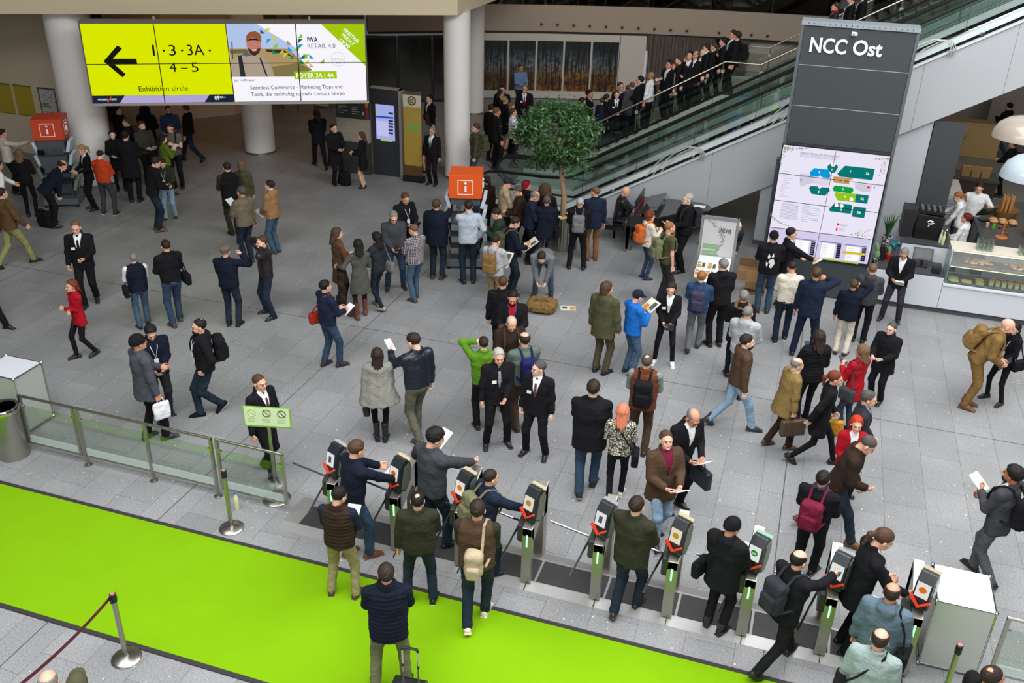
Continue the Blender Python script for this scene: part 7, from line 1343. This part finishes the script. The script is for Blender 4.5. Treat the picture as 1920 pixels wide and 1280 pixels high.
p('person with glasses and black backpack strolling with crossed legs', 357, 592, 398, 775, 262, 'hoodie', 'black', 'djeans', 'black', al='p', ar='p', hr='thin+beard', hc='black', lg='c', sole='white', shoe='sneaker', extra=['glasses', 'lanyard', bp('black', 'black backpack of the person with glasses and dark jeans')])
p('person in navy sweatshirt with badge typing on a phone', 273, 603, 308, 778, 172, 'sweater', 'dnavy', 'charcoal', 'dnavy', al='i', ar='i', hr='full', hc='black', lg='i', hd=(0, 35), hem=.80, extra=['lanyard', ('phone', ('b', 'phone held by the person in the navy sweatshirt'))])
p('person in black brimless cap and grey coat carrying a white plastic bag', 258, 625, 290, 824, 70, 'coat', '454850', 'black', 'charcoal', al='h', ar='d', hr='beanie+fade', hc='grey', lg='i', hem=.76, fat=.3, extra=['glasses', ('plasticbag', ('white', 'r', 'white plastic bag carried by the person in the grey coat'))])
p('security person with glasses in black suit behind the pictogram sign', 488, 700, 505, 888, 140, 'suit', 'black', al='d', ar='d', hr='fade', hc='brown', lg='y', extra=['glasses', ('tie', '5c3444')])
p('person with very long dark hair in grey fringed poncho', 711, 651, 715, 826, 2, 'poncho', '85847c', 'black', 'black', al='d', ar='i', fem=1, hr='longer', hc='dbrown', lg='n', bot='leggings', shoe='tall', hem=.78, extra=[('handbag', ('black', 'l', 'black handbag under the grey poncho'))])
p('person in navy leather jacket and olive trousers looking at a ticket', 763, 622, 785, 822, 330, 'leather', 'dnavy', '5c5a4c', '4c4c40', al=(.16, .42, 1.32), ar='d', hr='short', hc='dbrown', lg='y', hd=(25, 25), extra=[('card', ('l', 'white ticket held up by the person in the navy leather jacket'))])
p('white haired person in black three piece suit with tie', 943, 651, 931, 833, 168, 'suit', 'black', al='i', ar='d', hr='short', hc='lgrey', lg='w', fat=.2, hd=(0, 10), extra=[('shirt', 'black'), ('tie', '8c8488'), 'badge'])
p('person with glasses in black three piece suit looking left', 1008, 673, 1004, 852, 200, 'suit', 'black', al='d', ar='d', hr='short', hc='dgrey', lg='w', hd=(-45, 0), extra=['glasses', ('tie', '5c3c40'), 'badge'])
p('person in bright green fleece raising a hand to the ear', 917, 629, 905, 802, 350, 'sweater', 'green', 'black', 'dbrown', al='u', ar='h', hr='fade', hc='dbrown', lg='s')
p('person in sage jacket with a dark blue backpack behind the suits', 985, 622, 978, 805, 338, 'jacket', '5c6a60', 'brown', 'dbrown', al='h', ar='h', hr='ring', hc='dbrown', lg='s', fat=.2, extra=[bp('1c2250', 'dark blue backpack on the sage jacket')])
p('bald person in dark jacket bowing the head over papers', 957, 585, None, None, 165, 'jacket', 'dbrown', 'black', al='h', ar='h', hr='ring', hc='grey', lg='s', hd=(0, 45), extra=[bp('brown', 'brown backpack of the bald bowing person'), ('paper', ('b', 'white paper held by the bald bowing person'))])
p('black haired bearded person in black suit with red shirt and blue lanyard', 962, 540, None, None, 182, 'suit', 'black', al='h', ar='h', hr='short+beard', hc='black', lg='s', skin=1, hd=(0, 25), extra=[('shirt', 'red'), ('lanyard', 'blue')])
p('person with short brown hair and blue shirt collar in black jacket', 943, 516, None, None, 8, 'suit', 'black', hr='fade', hc='brown', lg='s', extra=[('shirt', 'lblue')])
p('person stepping out at the left edge, only dark legs visible', -30, 470, -12, 612, 120, 'jacket', 'black', 'black', lg='v')
# --- dim foyer on the left
p('person in brown jacket and pale green trousers striding at the left edge', 14, 342, 34, 498, 62, 'jacket', '5a442c', '8a8a58', 'black', al='w', ar='s', hr='short', hc='dbrown', lg='v')
p('person in white shirt with tan braces bending at the left edge', -6, 296, None, None, 70, 'shirt', 'white', 'tan', al='r', ar='d', hr='short', hc='dbrown', lg='s', lean=15)
p('person in white shirt reaching to the dark orange cube rack', 2, 240, None, None, 80, 'shirt', 'cream', 'black', al='h', ar='R', hr='fade', hc='dbrown', lg='s')
p('person with dark blond hair in black dress at the cube rack', 42, 279, 62, 405, 15, 'jacket', 'black', 'black', al='h', ar='h', fem=1, hr='long', hc='lbrown', lg='s')
p('person in dark navy suit bending down by the cube rack', 66, 318, 100, 424, 80, 'suit', 'dnavy', 'black', al='l', ar='l', hr='ring', hc='dbrown', lg='w', lean=45, h=1.8, extra=[('shirt', 'white')])
p('person with blond ponytail in black suit left of the wide column', 152, 273, 178, 392, 250, 'suit', 'black', 'black', al='h', ar='h', fem=1, hr='pony', hc='blond', lg='s', h=1.72, hd=(0, 25), extra=[('card', ('b', 'white card held by the blond person in black'))])
p('person in orange red sweater and grey jeans in the dim group', 207, 281, 206, 402, 30, 'sweater', 'orangered', 'dgrey', 'charcoal', al='h', ar='h', hr='fade', hc='dbrown', lg='w', hd=(-10, 25), sole='white')
p('black haired person in black coat facing the camera in the dim group', 209, 243, None, None, 180, 'coat', 'black', 'black', al='h', ar='h', fem=1, hr='bob', hc='black', lg='s')
p('person in long black coat in the middle of the dim group', 240, 243, 255, 378, 15, 'coat', 'black', 'black', al='h', ar='h', hr='short', hc='black', lg='s')
p('bearded brown haired person in dark olive jacket reading in the dim group', 264, 226, None, None, 155, 'jacket', '3c3a32', 'black', al='h', ar='h', hr='full+beard', hc='brown', lg='s', extra=[('paper', ('b', 'white leaflet held by the bearded person in the dim group'))])
p('person with curly black hair in black coat deep in the foyer', 218, 198, None, None, 120, 'coat', 'black', 'black', hr='curly', hc='black', lg='s')
p('person with fair hair in black, in profile deep in the foyer', 237, 219, None, None, 275, 'jacket', 'black', 'black', hr='short', hc='lbrown', lg='s')
p('person in thick black coat seen from behind below the video wall', 270, 197, None, None, 20, 'parka', 'black', 'djeans', al='h', ar='h', hr='furhood', lg='s')
p('person in blue sweater facing the camera below the video wall', 314, 197, None, None, 175, 'sweater', '34486c', 'black', al='h', ar='h', hr='fade+beard', hc='dbrown', lg='s')
p('person in black hoodie and jeans striding away to the right', 336, 195, 362, 302, 292, 'hoodie', 'black', 'djeans', 'black', al='d', ar='d', hr='short', hc='brown', lg='v')
p('person in grey sweater with backpack straps drinking in the dim group', 322, 228, 336, 352, 195, 'tee', '5c5850', 'black', al='c', ar='c', hr='short', hc='dbrown', lg='s', hd=(0, 20), extra=[bp('black', 'black backpack of the person in the grey sweater')])
p('person with dark hair in lime green jacket holding a cup', 303, 251, None, None, 62, 'jacket', '586c1c', 'black', al='c', ar='c', fem=1, hr='long', hc='black', lg='s', extra=[('paper', ('b', 'white sheet held by the person in the lime green jacket'))])
p('person in black jacket bowing toward the right, brown shoes', 288, 292, 297, 432, 78, 'jacket', 'black', 'djeans', 'rust', al='h', ar='h', hr='short', hc='dbrown', lg='s', lean=12, hd=(0, 20), fat=.3, extra=[('camera', ('b', 'black camera held by the bowing person with brown shoes'))])
p('person with lanyard in dark jacket and light jeans in the dim group', 306, 294, 322, 410, 200, 'jacket', 'dolive', 'ljeans', 'brown', al='h', ar='h', hr='short', hc='dbrown', lg='i', sole='white', hd=(0, 30), extra=['lanyard', ('book', ('l', 'grey booklet held by the person with the lanyard in light jeans'))])
p('person with black hair walking in black, alone in the dim foyer', 601, 203, 601, 314, 345, 'jacket', 'black', 'black', al='i', ar='i', hr='long', hc='black', lg='V', hem=.76)
p('person in long black coat looking at a phone by the directory', 628, 231, 632, 345, 145, 'coat', 'black', 'black', al='h', ar='h', hr='fade', hc='dbrown', lg='s', hem=.58, extra=[('phone', ('b', 'phone held by the person in the long black coat'))])
p('person in black coat with bare legs and heels before the directory', 676, 246, 683, 352, 282, 'coat', 'black', 'black', 'black', al='h', ar='h', fem=1, hr='long', hc='brown', lg='s', bot='dress', shoe='heel', hem=.60)
p('person with black hair in grey sweater and black skirt left of the white column', 797, 212, 801, 322, 310, 'sweater', '5c5c5c', 'black', 'black', al='d', ar='h', fem=1, hr='long', hc='black', lg='s', bot='skirt', shoe='heel')
p('person in dark suit standing behind the grey sweater by the column', 806, 176, None, None, 240, 'suit', 'black', 'black', hr='short', hc='black', lg='s')
p('grey haired person in black suit half hidden by the white column', 814, 236, 812, 346, 210, 'suit', 'black', 'black', hr='short', hc='grey', lg='s', extra=[('tie', 'grey')])
p('person in olive jacket and jeans with a pack, right of the white column', 888, 229, 892, 350, 268, 'jacket', '45422f', 'jeans', 'brown', hr='short', hc='brown', lg='s', extra=['glasses', bp('olive', 'olive backpack right of the white column')])
# --- group in dark suits near the pictures
p('person in black suit holding a hand to the ear near the forest pictures', 927, 200, 929, 318, 65, 'suit', 'black', al='e', ar='d', hr='fade', hc='lbrown', lg='s')
p('person in black suit hidden behind the hand to ear person', 921, 194, None, None, 40, 'suit', 'black', hr='short', hc='dbrown', lg='s')
p('person with dark brown hair in black near the first forest picture', 938, 168, None, None, 90, 'suit', 'black', 'black', fem=1, hr='long', hc='dbrown', lg='s')
p('blond person in black dress with bare legs near the first forest picture', 944, 180, 944, 282, 65, 'jacket', 'black', 'black', 'black', fem=1, hr='bun', hc='blond', lg='s', bot='skirt', shoe='heel', al='h', ar='d')
p('smiling person in dark suit in front of the first forest picture', 942, 159, None, None, 190, 'suit', 'black', hr='short', hc='black', lg='s')
p('person in dark suit between the blond and the white shirted person', 958, 190, None, None, 60, 'suit', 'dnavy', hr='fade', hc='lbrown', lg='s')
p('grey haired person in black suit with a bright red tie', 979, 157, 981, 262, 180, 'suit', 'black', 'dnavy', al='d', ar='d', hr='short', hc='grey', lg='s', extra=['glasses', ('tie', 'red'), 'badge'])
p('person in white shirt and dark red tie left of the tree', 963, 201, 960, 312, 85, 'shirt', 'white', 'black', al='d', ar='d', hr='short', hc='brown', lg='s', hd=(10, -15))
p('person in light blue shirt before the second forest picture', 976, 120, None, None, 150, 'shirt', '7088b0', 'djeans', al='h', ar='h', hr='short', hc='brown', lg='s')
# --- queue on the stairs
Q = [(1092, 182, 75, 'suit', 'black', 'long', 'dbrown', 'person with dark hair tucked behind the tree crown'), (1105, 165, 100, 'suit', 'black', 'short', 'black', 'black haired person in black suit and tie right of the tree crown'), (1131, 181, 40, 'suit', 'navy', 'short', 'brown', 'person in navy suit at the start of the stair rail'), (1138, 175, 60, 'suit', 'black', 'short', 'dbrown', 'person behind the navy suit at the stair foot'), (1156, 184, 175, 'suit', 'black', 'short', 'brown', 'person in black suit looking down with a name tag on the stairs'), (1164, 153, 150, 'suit', 'black', 'short', 'brown', 'person with glasses in open black suit low on the stairs'), (1178, 164, 30, 'suit', 'navy', 'fade', 'brown', 'person in bright navy suit seen from behind on the stairs'), (1186, 152, 330, 'suit', 'dgrey', 'fade', 'lbrown', 'person in grey suit seen from behind on the stairs'), (1202, 141, 285, 'suit', 'black', 'short', 'black', 'black haired person with dark glasses on the stairs'), (1216, 145, 5, 'suit', 'black', 'fade', 'lbrown', 'person with shaved head in black suit, back turned, on the stairs'), (1221, 134, 290, 'shirt', 'white', 'short', 'blond', 'person in a white shirt without jacket on the stairs'),
     (1257, 111, 230, 'suit', 'black', 'full', 'dbrown', 'person with tousled dark hair halfway up the stairs'), (1267, 124, 260, 'sweater', 'lgrey', 'long', 'auburn', 'person in pale grey cardigan holding the stair rail'), (1275, 104, 270, 'suit', 'black', 'fade', 'brown', 'person with very short hair above the pale grey cardigan'), (1290, 103, 280, 'suit', 'black', 'short', 'ginger', 'person with ginger hair in black suit on the stairs'), (1295, 94, 200, 'suit', 'black', 'short', 'black', 'black haired person partly hidden behind the bald one on the stairs'), (1306, 94, 215, 'suit', 'black', 'ring', 'lbrown', 'bald person with a red tie on the stairs'), (1320, 90, 220, 'suit', 'black', 'fade', 'lbrown', 'person hidden between the red tie and the curly one'), (1327, 81, 265, 'suit', 'black', 'full', 'dbrown', 'person with thick wavy hair in black suit near the stair landing'), (1340, 80, 280, 'suit', 'black', 'fade', 'brown', 'person bowing the head just below the stair landing'), (1358, 69, 265, 'suit', 'black', 'full', 'black', 'black haired person touching the face at the stair landing'), (1376, 55, 240, 'suit', 'black', 'short', 'dbrown', 'person half hidden behind the rucksack wearer on the landing'), (1384, 58, 278, 'suit', 'black', 'full', 'dbrown', 'person with glasses and black rucksack on the stair landing')]
for i, (hx, hy, fc, tp, tc_, hr_, hc_, lab) in enumerate(Q):
    fm_ = hr_ == 'long' and i > 0; ex_ = [('tie', 'red')] if i == 16 else ([('tie', 'black'), 'badge'] if i in (1, 4) else [])
    if i in (5, 8, 22): ex_.append('glasses')
    if i == 22: ex_.append(bp('black', 'black rucksack on the stair landing'))
    p(lab, hx, hy, None, None, fc, tp, tc_, 'black' if tc_ != 'navy' else 'dnavy', hr=hr_, hc=hc_, al='h' if i in (4, 8) else 'd', ar='r' if i == 12 else ('u' if i == 20 else ('h' if i % 3 == 0 else 'd')), lg='n', fem=int(fm_), stair=1, extra=ex_)
p('tall person in black standing behind the tree at the escalator foot', 1105, 215, 1096, 322, 30, 'suit', 'black', 'black', lg='s', hr='short', hc='dbrown')
# --- upper right stairs
for hx, hy, lab, tc_, ex_ in ((1569, 3, 'person with red scarf on the upper stairs behind the pylon', 'charcoal', [('scarf', 'red')]), (1600, -12, 'person in black suit with badge on the upper stairs, left of two', 'black', ['lanyard']), (1622, -14, 'person in black suit with badge on the upper stairs, right of two', 'black', ['lanyard'])):
    p(lab, hx, hy, None, None, 265, 'suit', tc_, 'black', hr='short', hc='brown', lg='n', stair=1, extra=ex_)
# --- cafe staff and guests
p('person with ginger ponytail in white shirt and grey apron behind the counter', 1802, 357, None, None, 262, 'shirt', 'white', 'dgrey', al='l', ar='r', fem=1, hr='pony', hc='ginger', lg='s', lean=10, h=1.72, hd=(0, 20), extra=[])
APR = PEOPLE[-1]
p('dark haired person in white shirt typing at the bar register', 1839, 340, None, None, 175, 'shirt', 'white', 'black', al='q', ar='d', hr='short', hc='dbrown', lg='s', hd=(0, 20))
p('person with dark red bun in white shirt holding white plates', 1816, 398, None, None, 290, 'shirt', 'white', 'black', al='h', ar='h', fem=1, hr='bun', hc='5c1c20', lg='s', bot='skirt', bk='black', h=1.70, extra=[('plate', ('l', 'round white plate held over the counter edge'))])
p('person in black jacket and jeans walking away under the pale lamp', 1888, 193, 1868, 292, 300, 'jacket', 'black', 'jeans', 'black', al='c', ar='d', hr='short', hc='black', lg='v', h=1.8)
p('person with a black backpack below the big dome lamp', 1903, 262, None, None, 280, 'jacket', 'black', 'black', al='h', ar='h', hr='short', hc='dbrown', lg='s', fem=1, extra=[bp('black', 'black backpack below the big dome lamp')])
p('person with pale hair bending behind the NEWS board', 1388, 402, None, None, 150, 'jacket', 'charcoal', 'black', al='h', ar='l', hr='short', hc='white', lg='s', lean=42, h=1.74)
# prints on clothing
def on_person(ob, s_, x0, x1, z, y, hh, m_, nm='chest_print'):
    t_ = text(s_, (x0, y, z), (x1, y, z), hh, (0, 0, 1), m_, ob, nm)
on_person(NEWSG, 'NEWS', .055, -.055, 1.27, .136, .035, M('ink_dark', '20241c', .6))
wm = MB()
for pl in ([(-.05, 1.33), (-.02, 1.26), (-.045, 1.22), (-.075, 1.24), (-.07, 1.29)], [(.03, 1.35), (.05, 1.28), (.02, 1.24), (.0, 1.27)], [(-.03, 1.2), (.045, 1.23), (.075, 1.13), (.02, 1.02), (-.03, 1.06), (-.01, 1.12), (-.05, 1.14)], [(-.09, 1.16), (-.05, 1.13), (-.06, 1.05), (-.085, 1.08)]): wm.add([(x, -.158, z) for x, z in pl], [tuple(range(len(pl)))])
wm.build('wolf_print', M('print_white', 'd8d8d8', .7), WOLF)
MB().prism([(-.12, 1.28), (.12, 1.28), (.16, .72), (-.16, .72)], .135, .142, 'y').build('apron', cloth('dgrey'), APR)
# jacket over arm of the person in the dress
q = DRESS.matrix_world @ Vector((-.36, .16, 1.0)); V, F = nets(lambda Q: rbox(Q, (0, 0, -.28), (.07, .17, .34), .06) - .02 * wav(Q, 2, .8), (-.14, -.24, -.68), (.14, .24, .12), .022)
o = place('carried_jacket', mesh('carried_jacket', V, F, [cloth('dbrown')]), None); o.matrix_world = Matrix.Translation(q) @ rot('Z', 30); tag(o, 'dark jacket hanging over the arm of the person in the olive grey dress', 'jacket')
# bags on the floor
def floor_bag(px, py_, col, lab, sz, nm='bag', kind='backpack', rz=0, ck_='plain'):
    q = P(px, py_); o_ = empty(kind, q, rz, lab, 'bag' if kind != 'backpack' else 'backpack')
    V, F = nets(lambda Q: rbox(Q, (0, 0, sz[2] / 2), (sz[0] / 2, sz[1] / 2, sz[2] / 2), min(sz) * .4) - .012 * wav(Q, 1, 1.2), (-sz[0] / 2 - .04, -sz[1] / 2 - .04, -.01), (sz[0] / 2 + .04, sz[1] / 2 + .04, sz[2] + .04), .02); place('pack_body', mesh('pack_body', np.maximum(V, (-9, -9, 0)), F, [cloth(col, ck_)]), o_)
    MB().tube([(-sz[0] * .3, -sz[1] * .2, sz[2] * .95), (-sz[0] * .1, -sz[1] * .3, sz[2] + .06), (sz[0] * .15, -sz[1] * .3, sz[2] + .06), (sz[0] * .3, -sz[1] * .2, sz[2] * .95)], .014, 6).build('handle', cloth(col), o_, smooth=True); return o_
o_ = floor_bag(1016, 582, 'coyote', 'brown camouflage duffel bag being packed on the floor', (.62, .42, .26), kind='duffel_bag', rz=.1, ck_='camo')
V, F = nets(lambda Q: rbox(Q, (0, 0, 0), (.18, .04, .07), .03), (-.22, -.08, -.1), (.22, .08, .1), .02); place('side_pocket', mesh('side_pocket', V, F, [cloth('coyote', 'camo')]), o_, Matrix.Translation((0, -.21, .12)))
floor_bag(648, 348, 'black', 'black backpack standing on the floor beside the long black coat', (.30, .22, .42))
floor_bag(88, 425, 'black', 'black pilot case standing by the bending navy suit', (.42, .22, .42), kind='pilot_case')
floor_bag(663, 592, 'brown', 'small brown handbag on the floor beside the tall boots', (.24, .12, .20), kind='handbag', rz=.6)
q = P(1065, 578); o = MB().box(-.16, .16, -.1, .1, .0, .012).build('newspaper', M('news_paper', 'dcd8cc', .6)); o.location = (q.x, q.y, .001); o.rotation_euler = (0, 0, .3); tag(o, 'newspaper lying open on the floor beside the duffel bag', 'newspaper'); MB().box(.04, .15, -.08, .05, .012, .014).build('picture_print', M('news_orange', 'c8903c', .6), o); MB().box(-.12, -.02, -.05, .06, .012, .014).build('text_print', M('news_dark', '50584c', .6), o)
q = P(672, 345); r = empty('plastic_bottle', (q.x + .05, q.y + .1, 0), 0, 'clear plastic bottle on the floor beside the black backpack', 'bottle'); MB().lathe([(.03, 0), (.035, .02), (.034, .2), (.014, .25), (.013, .265)], n=12).build('body', M('bottle_clear', '8c9088', .2), r, smooth=True); MB().cyl((0, 0, 0), .016, .262, .285, 10).build('cap', M('cap_white', 'e0e0e0', .4), r)
# trolley case at the bottom edge
q = P(766, 1285, .55); r = empty('trolley_case', (q.x, q.y, 0), .1, 'black trolley case on the green carpet with its steel handle pulled out', 'suitcase')
MB().box(-.19, .19, -.12, .12, .06, .56).build('shell', M('case_black', '18181a', .4), r, bevel=.03)
for s_ in (-.085, .085): MB().tube([(s_, .08, .55), (s_, .08, .98)], .010, 8).build('handle_tube', chrome, r, smooth=True); MB().lathe([(.015, .0), (.015, .03)], (s_, .08, .74), 8).build('tube_joint', black, r)
MB().tube([(-.085, .08, .97), (-.08, .08, 1.0), (0, .08, 1.005), (.08, .08, 1.0), (.085, .08, .97)], .016, 8).build('grip', black, r, smooth=True)
for a in (-.15, .15):
    for b in (-.09, .09): MB().lathe([(.03, -.012), (.03, .012)], n=12, T=Matrix.Translation((a, b, .03)) @ rot('Y', 90)).build('wheel', black, r)
# ================================================================== third level: small pieces sit under the part they belong to
bpy.context.view_layer.update()
SUB = dict(foot_plate='post', caster='leg', symbol_disc='reader_head', symbol_card='reader_head', display='reader_head', side_cover='reader_head', top_light='reader_head', scan_marker='reader_head', divider='tray', info_frame='info_cube', info_letter_stem='info_cube', info_letter_dot='info_cube', front_pocket='pack_body', side_pocket='pack_body', tie='shirt', wheel='shell', tube_joint='handle_tube', ball_joint='corner_tube', pane_joint='glass_balustrade', glass_clamp_rail='glass_balustrade', ring='board', slash='board', face='board', emblem='body', black_keys='key_bed', white_keys='key_bed', red_felt='music_desk', soil='pot', top_hole='top_rail', badge='lanyard', rim='plate', cog_ring='cog_emblem', green_tab='plan_page', confetti_print='plan_page', hall_shape='plan_page', plan_dot='plan_page', plan_arrow='plan_page', text_print='plan_page', table_head='schedule_band', table_field='schedule_band', time_column='schedule_band', time_print='schedule_band', gold_row='schedule_band', green_footer='schedule_band', photo_face='photo_sky', photo_cap='photo_sky', photo_brim='photo_sky', photo_beard='photo_sky', photo_smile='photo_sky', photo_shirt='photo_sky', photo_strap='photo_sky', photo_collar='photo_sky', photo_post='photo_sky', photo_scrub='photo_field', confetti_triangle='white_page', badge_ring='white_page', arrow='yellow_page', bullet='yellow_page', dash='yellow_page', footer_logo_field='footer_bar', footer_clock_field='footer_bar', logo_slash='footer_bar', slot_cover='screen')
base = lambda o: o.name.split('.')[0]
def ctr(o): return o.matrix_world @ (sum((Vector(c) for c in o.bound_box), Vector()) / 8)
for top in [o for o in COL.objects if o.parent is None and o.children]:
    kids = list(top.children)
    for c in kids:
        want = SUB.get(base(c))
        if not want or c.children: continue
        cand = [k for k in kids if base(k) == want]
        if not cand: continue
        cc = ctr(c); par = min(cand, key=lambda k: (ctr(k) - cc).length); mw = c.matrix_world.copy(); c.parent = par; c.matrix_parent_inverse = par.matrix_world.inverted(); c.matrix_basis = mw
